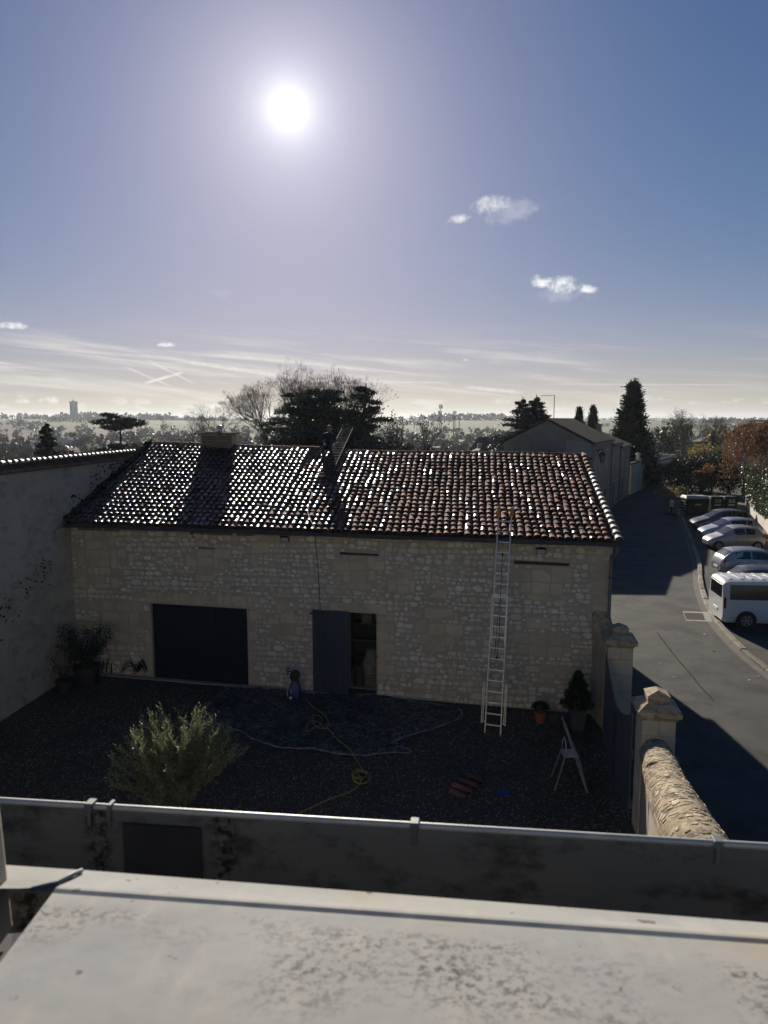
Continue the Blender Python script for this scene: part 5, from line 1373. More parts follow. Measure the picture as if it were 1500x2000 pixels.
def roofer():
    p = O + E1 * 7.40 + G * 5.92 + V((0, 0, zr(7.40) + .10))        # seat on the ridge
    t = thing('person', tuple(p), 'roofer in a dark jacket and cap sitting on the barn ridge beside the roof ladder', 'person')
    jac = mat('dark_jacket', (0.012, 0.014, 0.022), (0.018, 0.02, 0.028), 8, .85); trou = mat('work_trousers', (0.028, 0.03, 0.036), (0.04, 0.038, 0.036), 8, .9); skin = mat('skin', (0.30, 0.17, 0.12), None, rough=.6)
    X, Y, Z = E1, NRM, V((0, 0, 1))                              # X to the street, Y towards the house
    q = lambda a, b, c: X * a + Y * b + Z * c
    # body: pelvis, spine, neck, head, arms and legs in one surface
    N_ = [(q(0, 0, .12), .15, .9), (q(.01, .03, .30), .15, .8), (q(.02, .05, .46), .17, .75), (q(.03, .05, .56), .12, .8), (q(.045, .06, .64), .058), (q(.055, .085, .71), .085, 1.05), (q(.06, .09, .79), .088, 1.1), (q(.06, .085, .855), .05),
          (q(.19, .07, .55), .075), (q(.30, .12, .36), .055), (q(.36, .30, .28), .045), (q(.40, .37, .28), .035),
          (q(-.15, .05, .55), .075), (q(-.24, .10, .34), .055), (q(-.12, .28, .22), .045), (q(-.06, .34, .21), .035),
          (q(.10, .10, .10), .10), (q(.22, .46, .12), .075), (q(.24, .58, -.24), .055), (q(.25, .72, -.27), .05),
          (q(-.10, .10, .10), .10), (q(-.06, .50, .10), .075), (q(-.02, .62, -.26), .055), (q(.0, .76, -.29), .05)]
    E_ = [(0, 1), (1, 2), (2, 3), (3, 4), (4, 5), (5, 6), (6, 7), (3, 8), (8, 9), (9, 10), (10, 11), (3, 12), (12, 13), (13, 14), (14, 15), (0, 16), (16, 17), (17, 18), (18, 19), (0, 20), (20, 21), (21, 22), (22, 23)]
    def bodymat():
        m = bpy.data.materials.new('roofer_body'); m.use_nodes = True; N = NT(m.node_tree); b = m.node_tree.nodes['Principled BSDF']; b.inputs['Roughness'].default_value = .85
        tc = N.n('ShaderNodeTexCoord').outputs['Object']; sp = N.n('ShaderNodeSeparateXYZ'); N.put(sp.inputs[0], tc)
        c = N.mix(N.math('GREATER_THAN', sp.outputs['Z'], .20), (0.032, 0.034, 0.04), (0.012, 0.014, 0.022)); c = N.mix(N.math('GREATER_THAN', sp.outputs['Z'], .645), c, (0.28, 0.16, 0.115))
        N.put(b.inputs['Base Color'], c); return m
    skin_body('body', N_, E_, bodymat(), t)
    mb = MB(); c = q(.06, .085, .82); n = 12                     # cap with a peak
    mb.grid(n + 1, 6, lambda i, j: c + q(math.cos(2 * math.pi * i / n) * .098 * math.cos(j / 5 * 1.5), math.sin(2 * math.pi * i / n) * .108 * math.cos(j / 5 * 1.5), .085 * math.sin(j / 5 * 1.5)))
    mb.build('hair', mat('grey_hair', (0.16, 0.15, 0.14), (0.08, 0.075, 0.07), 30, .7), t, smooth=True, local=True)
    mb = MB(); f = q(.075, .175, .755)
    mb.obox(f, X * .014, Y * .022, Z * .022); mb.build('nose', skin, t, local=True, bevel=.008)
    for s in (-1, 1):
        mb = MB(); mb.lathe([(.004, -.008), (.011, 0), (.004, .008)], q(.07 + s * .034, .168, .785), 8, 'y'); mb.build('eye', MAT['black'], t, local=True)
        mb = MB(); mb.obox(q(.06 + s * .092, .08, .76), X * .012, Y * .022, Z * .032); mb.build('ear', skin, t, local=True, bevel=.008)
    mb = MB(); mb.obox(q(.072, .168, .705), X * .028, Y * .006, Z * .005); mb.build('mouth', mat('lips', (0.18, 0.07, 0.06), None), t, local=True)
    for hx, hy, hz, sg in ((.42, .40, .28, 1), (-.03, .37, .205, -1)):
        mb = MB(); c = q(hx, hy, hz); mb.obox(c, X * .035, Y * .045, Z * .018)
        for k in range(4):
            b0 = c + q(-.03 + k * .02, .045, 0); ln = (.055, .065, .06, .045)[k]; mb.tube([b0, b0 + q(0, ln * .6, -.01), b0 + q(0, ln * .8, -.04)], [.010, .009, .007], 5)
        b0 = c + q(-.035 * sg, -.005, 0); mb.tube([b0, b0 + q(-.03 * sg, .03, -.005), b0 + q(-.03 * sg, .055, -.02)], [.012, .010, .008], 5)
        mb.build('hand', skin, t, local=True)
    for a, b, c in ((.25, .78, -.29), (.0, .82, -.31)):
        mb = MB(); mb.obox(q(a, b, c), X * .05, (Y - Z * .3) * .13, Z * .04); mb.build('shoe', MAT['black'], t, local=True, bevel=.02)
roofer()

# ================================================================== street: houses, walls, bins, cars
MAT['plaster'] = mat('beige_plaster', (0.33, 0.275, 0.195), (0.27, 0.225, 0.16), 1.2, .95, .004, 20, tint=True, dirt=((0.13, 0.11, 0.085), .8, .5, .8, .6))
MAT['shutter'] = mat('grey_shutter', (0.30, 0.29, 0.26), (0.25, 0.24, 0.215), 3, .7)
MAT['slate'] = mat('dark_roof', (0.075, 0.06, 0.052), (0.05, 0.044, 0.04), 2.5, .9, .01, 12, tint=True, spec=.15)
MAT['roof_red'] = mat('far_tile_roof', (0.15, 0.09, 0.068), (0.10, 0.07, 0.056), 1.5, .9, .03, 8, tint=True, spec=.15)
def row_house(a, b, depth, ze, zri, label, wins=(), name='terraced_house', pipe=True, chim=True, overhang=.25):
    a, b = V((*a, 0)), V((*b, 0)); f = (b - a).normalized(); n = V((-f.y, f.x, 0)); n = n if n.x < 0 else -n     # n away from the street
    L = (b - a).length; up = V((0, 0, 1)); t = thing(name, tuple((a + b) / 2 + n * depth / 2), label, 'house', 'houses along the street')
    P = lambda s, k, z: a + f * s + n * k + up * z
    mb = MB(); prof = [(0, -.3), (depth, -.3), (depth, ze), (depth / 2, zri), (0, ze)]
    mb.hull([P(0, k, z) for k, z in prof], [P(L, k, z) for k, z in prof]); mb.build('wall', MAT['plaster'], t)
    sl = (zri - ze) / (depth / 2); roof = MB()
    for k0, k1 in ((-overhang, depth / 2), (depth + overhang, depth / 2)):
        z0 = ze - overhang * sl + .05; z1 = zri + .05
        roof.hull([P(-.15, k0, z0), P(L + .1, k0, z0), P(L + .1, k1, z1), P(-.15, k1, z1)], [P(-.15, k0, z0 + .1), P(L + .1, k0, z0 + .1), P(L + .1, k1, z1 + .1), P(-.15, k1, z1 + .1)])
    r = roof.build('roof', MAT['slate'], t)
    mb = MB(); ribs = int(L / .24)
    for i in range(ribs):
        s = -.05 + i * .24; 
        mb.bar(P(s, -overhang - .02, ze - overhang * sl + .17), P(s, depth / 2, zri + .17), .12, .06); mb.bar(P(s, depth + overhang, ze - overhang * sl + .17), P(s, depth / 2, zri + .17), .12, .06)
    o = mb.build('roof_tiles', MAT['slate'], r); o['kind'] = 'stuff'
    mb = MB(); mb.tube([P(-.1, -overhang - .06, ze - overhang * sl + .04), P(L + .05, -overhang - .06, ze - overhang * sl + .04)], .06, 7); mb.build('gutter', MAT['zinc_dark'], t)
    if pipe: mb = MB(); mb.tube([P(L - .1, -overhang, ze - .05), P(L - .1, -.07, ze - .4), P(L - .1, -.07, .1)], .05, 6); mb.build('downpipe', MAT['zinc_dark'], t)
    for (s, z, w, h, kind) in wins:
        mb = MB(); mb.obox(P(s, -.02, z + h / 2), f * (w / 2 + .1), n * .03, up * (h / 2 + .1)); fr = mb.build('window' if kind != 'door' else 'door', MAT['ashlar'], t)
        mb = MB(); mb.obox(P(s, -.055, z + h / 2), f * w / 2, n * .02, up * h / 2); mb.build('shutter' if kind == 'sh' else ('pane' if kind == 'w' else 'door_panel'), {'sh': MAT['shutter'], 'w': MAT['glass'], 'door': MAT['wood_grey']}[kind], fr)
    if chim: mb = MB(); mb.obox(P(L * .8, depth / 2, zri + .35), f * .35, n * .25, up * .5); mb.obox(P(L * .8, depth / 2, zri + .9), f * .4, n * .3, up * .05); mb.build('chimney', MAT['plaster'], t)
    return t, P
t, P = row_house((15.97, 57), (20.6, 67), 6.9, 6.3, 8.05, 'beige two-storey house with a plain gable end behind the barn', [(2.0, 4.0, .9, 1.5, 'sh'), (4.6, 4.0, .9, 1.5, 'sh'), (8.3, 4.0, .9, 1.5, 'sh'), (2.0, .9, .9, 1.7, 'sh'), (4.6, .9, .9, 1.7, 'w'), (7.6, .0, 1.0, 2.2, 'door'), (9.6, .9, .9, 1.6, 'sh')], chim=False)
mb = MB(); P0 = P
for c in (-.14, .14):                             # X-shaped iron wall tie on the gable
    mb.tube(spline([P(-.03, 3.45 - c - c * .8, 5.75), P(-.05, 3.45 - c * .35, 5.5), P(-.03, 3.45 - c - c * .8, 5.25)], 4), .05, 5)
mb.build('wall_tie', MAT['concrete'], t)
mb = MB(); mb.hull([P(-.02, 0.02, 3.0), P(-.02, 2.0, 3.0), P(.05, 2.0, 3.0), P(.05, .02, 3.0)], [P(-.02, .02, 6.25), P(-.02, 1.9, 6.6), P(.05, 1.9, 6.6), P(.05, .02, 6.25)]); mb.build('bare_stone_patch', MAT['mortar'], t)
mb = MB(); q = P(2.2, 3.4, 8.1); mb.tube([q, q + V((0, 0, 2.0))], .03, 5); mb.bar(q + V((0, 0, 1.95)), q + V((-1.1, 0.2, 1.95)), .03)
for k in range(6): mb.bar(q + V((-.15 - k * .17, .0, 1.95)) + V((0, -.3, 0)), q + V((-.15 - k * .17, 0, 1.95)) + V((0, .3, 0)), .015)
mb.build('aerial', MAT['dark'], t)
row_house((20.62, 67.05), (23.2, 72.6), 6.5, 5.85, 7.3, 'narrow grey two-storey house second along the street', [(1.5, 3.7, .8, 1.4, 'sh'), (4.2, 3.7, .8, 1.4, 'sh'), (1.6, .1, 1.0, 2.3, 'door'), (4.2, .9, .9, 1.5, 'sh')], chim=False)
row_house((23.22, 72.65), (26.6, 80.0), 6.2, 5.4, 6.7, 'beige house third along the street beside the low wall', [(2.0, 3.4, .8, 1.3, 'sh'), (5.5, 3.4, .8, 1.3, 'sh'), (2.0, .2, 1.0, 2.2, 'door'), (5.3, .9, .9, 1.5, 'sh')], chim=True)
row_house((11.3, 47.0), (15.6, 56.2), 6.0, 5.1, 5.55, 'low house between the barn and the gabled house', [(3, 1.0, .9, 1.4, 'sh'), (7, 1.0, .9, 1.4, 'sh')], chim=False, pipe=False)
def street_wall():
    pts = [(26.7, 80.2), (29.6, 85.6), (32.2, 90.2), (36.0, 96.6), (40.5, 103.5), (46.5, 110.0)]
    hs = [3.25, 2.9, 3.3, 2.8, 2.6]
    labs = ['pale street wall with a tiled top right after the third house', 'second stretch of pale street wall, by a narrow gate', 'third stretch of pale street wall, below the tall conifer', 'fourth stretch of pale street wall near the road bend', 'last stretch of pale street wall at the road bend']
    for i in range(5):
        a, b = V((*pts[i], zt(*pts[i]) * .5)), V((*pts[i + 1], zt(*pts[i + 1]) * .5)); f = (b - a); f.z = 0; L = f.length; f.normalize(); n = V((-f.y, f.x, 0))
        t = thing('street_wall', tuple(a), labs[i], 'wall', 'walls along the street'); h = hs[i]
        b = b - f * .12
        q = lambda p, k, z: p + n * k + V((0, 0, z))
        mb = MB(); mb.hull([q(a, -.2, -.5), q(b, -.2, -.5), q(b, .2, -.5), q(a, .2, -.5)], [q(a, -.2, h), q(b, -.2, h), q(b, .2, h), q(a, .2, h)]); mb.build('wall', MAT['ashlar'], t)
        mb = MB(); mb.hull([q(a, -.32, h + .003), q(b, -.32, h + .003), q(b, .32, h + .003), q(a, .32, h + .003)], [q(a, -.08, h + .2), q(b, -.08, h + .2), q(b, .08, h + .2), q(a, .08, h + .2)]); mb.build('coping', MAT['tile_old'], t)
        mb = MB(); mb.obox(b + V((0, 0, (h + .4) / 2)) - f * .25, f * .27, n * .27, (0, 0, (h + .4) / 2)); mb.obox(b + V((0, 0, h + .45)) - f * .25, f * .33, n * .33, (0, 0, .06)); mb.build('pier', MAT['ashlar'], t)
        if i in (1, 3): mb = MB(); mb.obox(a + f * 2.0 + n * -.2 + V((0, 0, 1.1)), f * .5, n * .03, (0, 0, 1.1)); mb.build('door', MAT['wood_grey'], t)
street_wall()
def lantern(c, arm, label, pale=False):
    t = thing('street_lamp', tuple(c), label, 'street lamp', 'wall lanterns in the street'); m = MAT['dark'] if not pale else MAT['white']
    if arm is not None: mb = MB(); mb.tube([arm, c + V((0, 0, .75)), c + V((0, 0, .5))], .035, 6); mb.tube([arm + V((0, 0, -.6)), arm.lerp(c + V((0, 0, .72)), .55)], .02, 5); mb.build('bracket', MAT['dark'], t)
    mb = MB(); mb.lathe([(.06, .52), (.10, .50), (.30, .32), (.32, .28), (.26, .28)], c, 8); mb.build('hood', m, t)
    mb = MB(); mb.lathe([(.25, .28), (.15, -.22), (.1, -.24)], c, 6); mb.build('glass', mat('lantern_glass', (0.10, 0.10, 0.09), None, rough=.15) if not pale else MAT['lamp_pale'], t)
    mb = MB(); mb.lathe([(.17, -.22), (.13, -.27), (.03, -.33)], c, 6); mb.build('base', m, t)
MAT['lamp_pale'] = mat('glare_pale_glass', (0.75, 0.74, 0.70), None, rough=.3)  # with the white hood and base, paints the lantern's reflection as colour
lc = at(1176, 896, 57.6); lantern(lc, at(1160, 882, 58.4), 'black wall lantern on a bracket at the gabled house corner')
lantern(at(1246, 892, 83.5), None, 'pale lantern standing on the low street wall below the tall conifer', True)

# ---- recycling containers, notice post, sign, shed
def container(p, w, h, dpt, m, label, ribs=False, slots=0, mark=True):
    t = thing('recycling_bin', tuple(p), label, 'bin', 'recycling containers by the car park')
    mb = MB(); q = lambda sx, sy, z: [p + V((a * w / 2 * sx, b * dpt / 2 * sy, z)) for a, b in ((-1, -1), (1, -1), (1, 1), (-1, 1))]
    mb.hull(q(.92, .92, .08), q(1, 1, h * .86)); mb.build('body', m, t, bevel=.06)
    mb = MB(); mb.hull(q(1.02, 1.02, h * .862), q(.9, .8, h)); mb.build('lid', m if not ribs else MAT['bin_grey'], t, bevel=.05)
    mb = MB(); mb.tube([p + V((-.07, 0, h - .02)), p + V((-.07, 0, h + .22)), p + V((.07, 0, h + .22)), p + V((.07, 0, h - .02))], .025, 6); mb.build('lifting_hook', MAT['alu'], t)
    if ribs:
        for k in range(6): mb = MB(); mb.obox(p + V((-w / 2 - .03, 0, .25 + k * .24)), (.05, 0, 0), (0, dpt * .42, 0), (0, 0, .06)); mb.build('rib', MAT['bin_highlight'], t, bevel=.02)
    for k in range(slots):
        c = p + V(((k - (slots - 1) / 2) * w * .5, -dpt / 2 - .03, h * .78)); fr = MB()
        for a, b, hw, hh in ((0, .09, .24, .035), (0, -.09, .24, .035), (-.22, 0, .03, .06), (.22, 0, .03, .06)): fr.obox(c + V((a, 0, b)), (hw, 0, 0), (0, .02, 0), (0, 0, hh))
        fr.build('slot_frame', MAT['bin_grey'], t)
    for k in range(max(1, slots)):
        c = p + V(((k - (max(1, slots) - 1) / 2) * w * .5, -dpt / 2 - .012, h * .58)); mb = MB(); mb.obox(c, (.26, 0, 0), (0, .02, 0), (0, 0, .06)); mb.build('sticker', MAT['bin_grey'], t)
MAT['bin_highlight'] = mat('rib_highlight_grey', (0.28, 0.28, 0.28), None, rough=.25)  # highlights on the black container's ribs, put into a grey colour
bg_, bk_ = mat('green_bin', (0.008, 0.024, 0.019), None, rough=.7, spec=.15), mat('dark_bin', (0.008, 0.009, 0.011), None, rough=.7, spec=.15)
c = gp(1363, 1008); container(c + V((0, .8, 0)), 1.95, 1.68, 1.5, bk_, 'black ribbed recycling container nearest the stone shed', ribs=True)
c = gp(1402, 1008); container(c + V((0, .8, 0)), 1.15, 1.62, 1.3, bg_, 'dark green recycling container next to the black one', slots=1)
c = gp(1429, 1008); container(c + V((0, .8, 0)), 1.15, 1.62, 1.3, bg_, 'dark green recycling container nearest the ivy wall', slots=1)
def shed():
    a = gp(1306, 1003); b = gp(1341, 1003); t = thing('stone_shed', tuple((a + b) / 2), 'low flat-topped stone shed left of the black recycling container', 'shed')
    mb = MB(); mb.hull([a, b, b + V((.2, 1.4, 0)), a + V((.2, 1.4, 0))], [p + V((0, 0, 1.3)) for p in (a, b, b + V((.2, 1.4, 0)), a + V((.2, 1.4, 0)))]); mb.build('wall', MAT['kerb'], t)
    mb = MB(); z = 1.302; mb.hull([p + V((0, 0, z)) for p in (a + V((-.12, -.12, 0)), b + V((.12, -.12, 0)), b + V((.3, 1.5, 0)), a + V((.1, 1.5, 0)))], [p + V((0, 0, z + .12)) for p in (a + V((-.12, -.12, 0)), b + V((.12, -.12, 0)), b + V((.3, 1.5, 0)), a + V((.1, 1.5, 0)))]); mb.build('roof_slab', MAT['slate'], t)
    p = gp(1308, 1004) + V((0, -.3, 0)); t = thing('notice_post', tuple(p), 'short post with a white notice in front of the stone shed', 'sign')
    mb = MB(); mb.obox(p + V((0, 0, .55)), (.06, 0, 0), (0, .05, 0), (0, 0, .55)); mb.build('post', MAT['dark'], t); mb = MB(); mb.obox(p + V((0.02, -.06, .98)), (.14, 0, 0), (0, .01, 0), (0, 0, .27)); mb.build('notice', MAT['white'], t); 
    mb = MB(); mb.obox(p + V((0.02, -.072, .93)), (.08, 0, 0), (0, .005, 0), (0, 0, .1)); mb.build('pictogram', MAT['bin_grey'], t)
    p = gp(1341, 1004); t = thing('direction_sign', tuple(p), 'green arrow sign on a pole beside the recycling containers', 'sign')
    mb = MB(); mb.tube([p, p + V((0, 0, 2.42))], .045, 8); mb.build('pole', MAT['concrete'], t)
    mb = MB(); mb.obox(p + V((-.28, -.05, 2.1)), (.52, 0, 0), (0, .012, 0), (0, 0, .11)); mb.build('arrow_panel', mat('sign_green', (0.06, 0.09, 0.035), None, rough=.5), t); mb = MB(); mb.obox(p + V((.17, -.065, 2.1)), (.06, 0, 0), (0, .005, 0), (0, 0, .08)); mb.build('arrow_mark', MAT['white'], t)
    p = gp(1316, 1006) + V((.2, -.5, 0)); mb = MB(); mb.lathe([(.12, 0), (.17, .5), (.17, .55), (.1, .58)], p, 10); tag(mb.build('litter_bin', MAT['concrete'], origin=p), 'small grey litter bin standing before the stone shed', 'bin')
    p = gp(1316, 1003) + V((.1, 1.7, 0)); t = thing('yellow_shrub', tuple(p), 'yellow-leaved shrub above the stone shed', 'shrub'); f = MB(); random.seed(6)
    for _ in range(420): f.tint = rnd(.6, 1.5); leaf(f, p + V((random.gauss(0, .7), random.gauss(0, .4), 1.5 + abs(random.gauss(0, .35)))), rvec(), .05, .18)
    f.build('foliage', MAT['yellow'], t); w = MB(); w.tube([p, p + V((0, 0, 1.7))], [.04, .02], 5); w.build('stem', MAT['bark'], t)
shed()

# ---- cars
MAT['tyre'] = mat('tyre', (0.016, 0.016, 0.017), None, rough=.85)
MAT['rim'] = mat('alloy', (0.34, 0.34, 0.34), None, rough=.35, metal=.6)
MAT['lamp_red'] = mat('red_lamp', (0.28, 0.012, 0.012), None, rough=.2)
MAT['lamp_clear'] = mat('clear_lamp', (0.62, 0.62, 0.60), None, rough=.1)
MAT['car_glass'] = mat('car_glass', (0.012, 0.014, 0.016), None, rough=.05, spec=.7)
def paint(name, c): return mat(name, c, None, rough=.32, metal=.35, coat=.5)
HATCH = [(0.0, .30, .52, .58, .52, .50, .40), (.035, .21, .60, .68, .70, .66, .56), (.10, .19, .70, .79, .80, .76, .64), (.245, .19, .88, .945, .83, .80, .66), (.425, .19, .93, 1.40, .84, .82, .60), (.52, .19, .94, 1.47, .84, .83, .62), (.70, .19, .96, 1.475, .84, .83, .62), (.86, .20, .98, 1.40, .83, .81, .58), (.955, .24, .96, 1.06, .80, .76, .60), (.985, .30, .80, .88, .74, .70, .60), (1.0, .36, .60, .66, .62, .60, .50)]
VAN = [(0.0, .35, .72, .80, .70, .70, .60), (.04, .25, .90, 1.0, .88, .84, .74), (.13, .22, 1.08, 1.16, .94, .90, .74), (.265, .22, 1.10, 1.88, .95, .93, .74), (.31, .22, 1.10, 1.95, .95, .94, .80), (.60, .22, 1.10, 1.97, .95, .94, .82), (.955, .22, 1.10, 1.95, .95, .94, .82), (.985, .24, 1.10, 1.90, .94, .92, .80), (1.0, .30, 1.10, 1.80, .91, .89, .76)]
def make_car(L, prof, pm, loc, rz, label, name='parked_car', cat='car', wins=((.44, .62), (.64, .80)), ws=(3, 4), rw=(7, 8), wheels=(.17, .82), wr=.30, group='cars in the car park', sz=1.0, roofm=None, ribs=0):
    t = thing(name, loc, label, cat, group, rz)
    st = [(x * L - L / 2, *[q * sz for q in r]) for x, *r in prof]
    def ring(s):
        x, zl, zb, ztp, wl, wb, wt = s
        return [(wl * .88, zl), (wl, zl + (zb - zl) * .25), (wb * 1.02 if wb > wl else wl, zl + (zb - zl) * .62), (wb, zb), (wt * 1.04, ztp - .07 * (ztp - zb) - .012), (wt * .86, ztp - .01), (0, ztp + .012)]
    R_ = [ring(s) for s in st]; pt = lambda i, k, sd: (st[i][0], sd * R_[i][k][0], R_[i][k][1])
    def at_x(x, k):                                # section point at any x
        for i in range(len(st) - 1):
            if st[i][0] <= x <= st[i + 1][0]:
                f = (x - st[i][0]) / (st[i + 1][0] - st[i][0]); a, b = R_[i][k], R_[i + 1][k]; return (a[0] + (b[0] - a[0]) * f, a[1] + (b[1] - a[1]) * f)
        return R_[-1][k]
    body = MB(); n = len(st)
    for sd in (1, -1):
        ix = [[body.vert(pt(i, k, sd)) for k in range(7)] for i in range(n)]
        for i in range(n - 1):
            for k in range(6):
                q = (ix[i][k], ix[i + 1][k], ix[i + 1][k + 1], ix[i][k + 1]); body.face(q if sd < 0 else q[::-1])
        c0, c1 = body.vert((st[0][0], 0, st[0][1])), body.vert((st[-1][0], 0, st[-1][1])); f0, f1 = [c0] + ix[0], [c1] + ix[-1]
        body.face(f0 if sd > 0 else f0[::-1]); body.face(f1[::-1] if sd > 0 else f1)
    o = body.build('body', pm, t, smooth=True, local=True)
    md = o.modifiers.new('edges', 'EDGE_SPLIT'); md.split_angle = R(38)
    x_ = lambda f: f * L - L / 2
    for sd in (1, -1):
        for j, (f0, f1) in enumerate(wins):         # side windows
            mb = MB(); m = 5; rows = []
            for q in range(m):
                f = f0 + (f1 - f0) * q / (m - 1); a, b = at_x(x_(f), 3), at_x(x_(f), 4)
                lo = (a[0] + (b[0] - a[0]) * .10, a[1] + (b[1] - a[1]) * .10); hi = (a[0] + (b[0] - a[0]) * .86, a[1] + (b[1] - a[1]) * .86)
                rows.append([(x_(f), sd * (lo[0] + .008), lo[1]), (x_(f), sd * (hi[0] + .008), hi[1])])
            mb.grid(m, 2, lambda i, k: rows[i][k]); mb.build('side_window', MAT['car_glass'], t, local=True)
        mb = MB()
        xx = x_(wins[0][0] - .02); a = at_x(xx, 3); mb.obox((xx, sd * (a[0] + .09), a[1] + .07), (.07, 0, 0), (0, .08, 0), (0, 0, .06)); mb.build('wing_mirror', pm, t, local=True, bevel=.02)
        for j, (f0, f1) in enumerate(wins[:2]):
            xx = x_(f0 + .02) ; a = at_x(xx, 3); b = at_x(xx, 1)
            mb = MB(); mb.bar((xx, sd * (max(a[0], b[0]) + .004), a[1]), (xx, sd * (b[0] + .006), b[1]), .010, .012); mb.build('door_seam', MAT['black'], t, local=True)
            xh = x_(f1 - .03); a = at_x(xh, 2); mb = MB(); mb.obox((xh, sd * (a[0] + .012), at_x(xh, 3)[1] - .12), (.07, 0, 0), (0, .015, 0), (0, 0, .016)); mb.build('door_handle', MAT['black'], t, local=True)
        for f in wheels:
            xx = x_(f); w = at_x(xx, 1)[0]; c = (xx, sd * (w - .075), wr)
            mb = MB(); mb.lathe([(.02, -.02), (wr * 1.17, -.02), (wr * 1.17, .088), (.02, .09)], (xx, sd * (w - .075) if sd > 0 else -(w - .075) - .07, wr), 20, 'y'); mb.build('wheel_arch', MAT['black'], t, local=True)
            mb = MB(); mb.lathe([(wr * .6, -.09), (wr * .95, -.09), (wr, -.06), (wr, .06), (wr * .95, .09), (wr * .62, .09)], (xx, sd * (w - .035), wr), 22, 'y'); wh = mb.build('wheel', MAT['tyre'], t, local=True)
            mb = MB(); y = sd * (w + .055); mb.lathe([(wr * .64, -.012), (wr * .64, .006), (wr * .56, .006), (wr * .54, -.012)], (xx, y, wr), 20, 'y'); mb.lathe([(.02, -.005), (.05, -.005), (.05, .012), (.02, .012)], (xx, y, wr), 10, 'y')
            for q in range(6):
                a = q * math.pi / 3; mb.obox((xx + math.cos(a) * wr * .3, y, wr + math.sin(a) * wr * .3), (math.cos(a) * wr * .29, 0, math.sin(a) * wr * .29), (0, .006, 0), (-math.sin(a) * .035, 0, math.cos(a) * .035))
            mb.build('rim', MAT['rim'], wh, local=True)
        for end, m_, nm in ((0, MAT['lamp_clear'], 'headlight'), (1, MAT['lamp_red'], 'tail_light')):
            i = 1 if end == 0 else -3 if name != 'parked_van' else -2; x = st[i][0]; a = at_x(x, 3); mb = MB()
            if end == 0: mb.obox((x + .06, sd * a[0] * .86, a[1] - .03), (.10, 0, .03), (0, .10, 0), (0, 0, .065))
            else: mb.obox((x - .0, sd * (a[0] - .01), a[1] - .14 if name != 'parked_van' else 1.0), (.045, 0, 0), (0, .035, 0), (0, 0, .13 if name != 'parked_van' else .22))
            mb.build(nm, m_, t, local=True, bevel=.02)
    for nm, ij in (('windscreen', ws), ('rear_window', rw)):
        if ij is None:
            mb = MB(); mb.obox((st[-1][0] - .012, 0, 1.42), (.02, 0, .0), (0, .68, 0), (0, 0, .26)); mb.build(nm, MAT['car_glass'], t, local=True, bevel=.012); continue
        i, j = ij; mb = MB(); rows = []
        for q in range(4):
            f = .07 + .86 * q / 3; x = st[i][0] + (st[j][0] - st[i][0]) * f; a = at_x(x, 5); c = at_x(x, 6); b4 = at_x(x, 4)
            sgn = -1 if i < j and nm == 'windscreen' else 1
            dx = (-.006 if nm == 'windscreen' else .006)
            rows.append([(x + dx, -b4[0] * .90, b4[1] + .012 + .010), (x + dx, -a[0] * .8, a[1] + .012), (x + dx, 0, c[1] + .012), (x + dx, a[0] * .8, a[1] + .012), (x + dx, b4[0] * .90, b4[1] + .012 + .010)])
        mb.grid(4, 5, lambda p, q: rows[p][q]); mb.build(nm, MAT['car_glass'], t, smooth=True, local=True)
    mb = MB(); mb.obox((st[-1][0] - .0, 0, .50 if name != 'parked_van' else .62), (.02, 0, 0), (0, .26, 0), (0, 0, .055)); mb.build('number_plate', MAT['white'], t, local=True)
    mb = MB(); mb.obox((st[0][0] + .03, 0, .40), (.03, 0, 0), (0, .38, 0), (0, 0, .06)); mb.build('grille', MAT['black'], t, local=True)
    mb = MB(); mb.tube([(x_(.78), 0, at_x(x_(.78), 6)[1]), (x_(.80), 0, at_x(x_(.80), 6)[1] + .05), (x_(.86), 0, at_x(x_(.86), 6)[1] + .24)], .008, 5); mb.build('roof_aerial', MAT['black'], t, local=True)
    for k in range(ribs):
        f = .34 + .59 * k / (ribs - 1); x = x_(f); mb = MB(); w = at_x(x, 5)[0]; z = at_x(x, 5)[1]
        mb.obox((x, 0, z + .022), (.055, 0, 0), (0, w * .9, 0), (0, 0, .012)); mb.build('roof_rib', pm, t, local=True, bevel=.006)
    return t
silver, silver2, white_, dk, dk2, ice = paint('silver_paint', (0.36, 0.345, 0.32)), paint('silver_blue_paint', (0.30, 0.31, 0.34)), mat('white_paint', (0.62, 0.62, 0.62), None, rough=.3, coat=.5), paint('dark_paint', (0.045, 0.048, 0.055)), paint('dark_grey_paint', (0.06, 0.062, 0.07)), paint('pale_blue_paint', (0.30, 0.34, 0.42))
def park(u_front, y, L, rz, **kw):                 # the end on the road side shows at column u
    x = (u_front - 750) / F_PX * (y * cP + 7.5 * sP)
    return (x + L / 2 * math.cos(rz), y + L / 2 * math.sin(rz), 0.006)
a = R(-4)
make_car(3.43, HATCH, silver, park(1377, 46.3, 3.43, a), a, 'small silver hatchback parked nose to the road, third car from the recycling bins', wheels=(.165, .845), wr=.285)
a = R(-3); make_car(4.0, HATCH, ice, park(1366, 50.0, 4.0, a), a, 'pale blue hatchback parked between two silver cars, nose to the road', wins=((.46, .70), (.72, .80)))
a = R(-2); make_car(4.35, HATCH, dk2, park(1349, 54.0, 4.35, a), a, 'dark grey estate car nearest the recycling bins', sz=1.06, wins=((.44, .60), (.62, .78), (.80, .86)))
a = R(176); make_car(4.0, HATCH, silver2, tuple(V(park(1398, 38.1, 4.0, R(-4)))), a, 'silver hatchback parked tail to the road, behind the white van', wins=((.42, .62), (.64, .82)))
a = R(175); make_car(4.2, HATCH, dk, tuple(V(park(1421, 33.2, 4.2, R(-5)))), a, 'black car mostly hidden behind the white van')
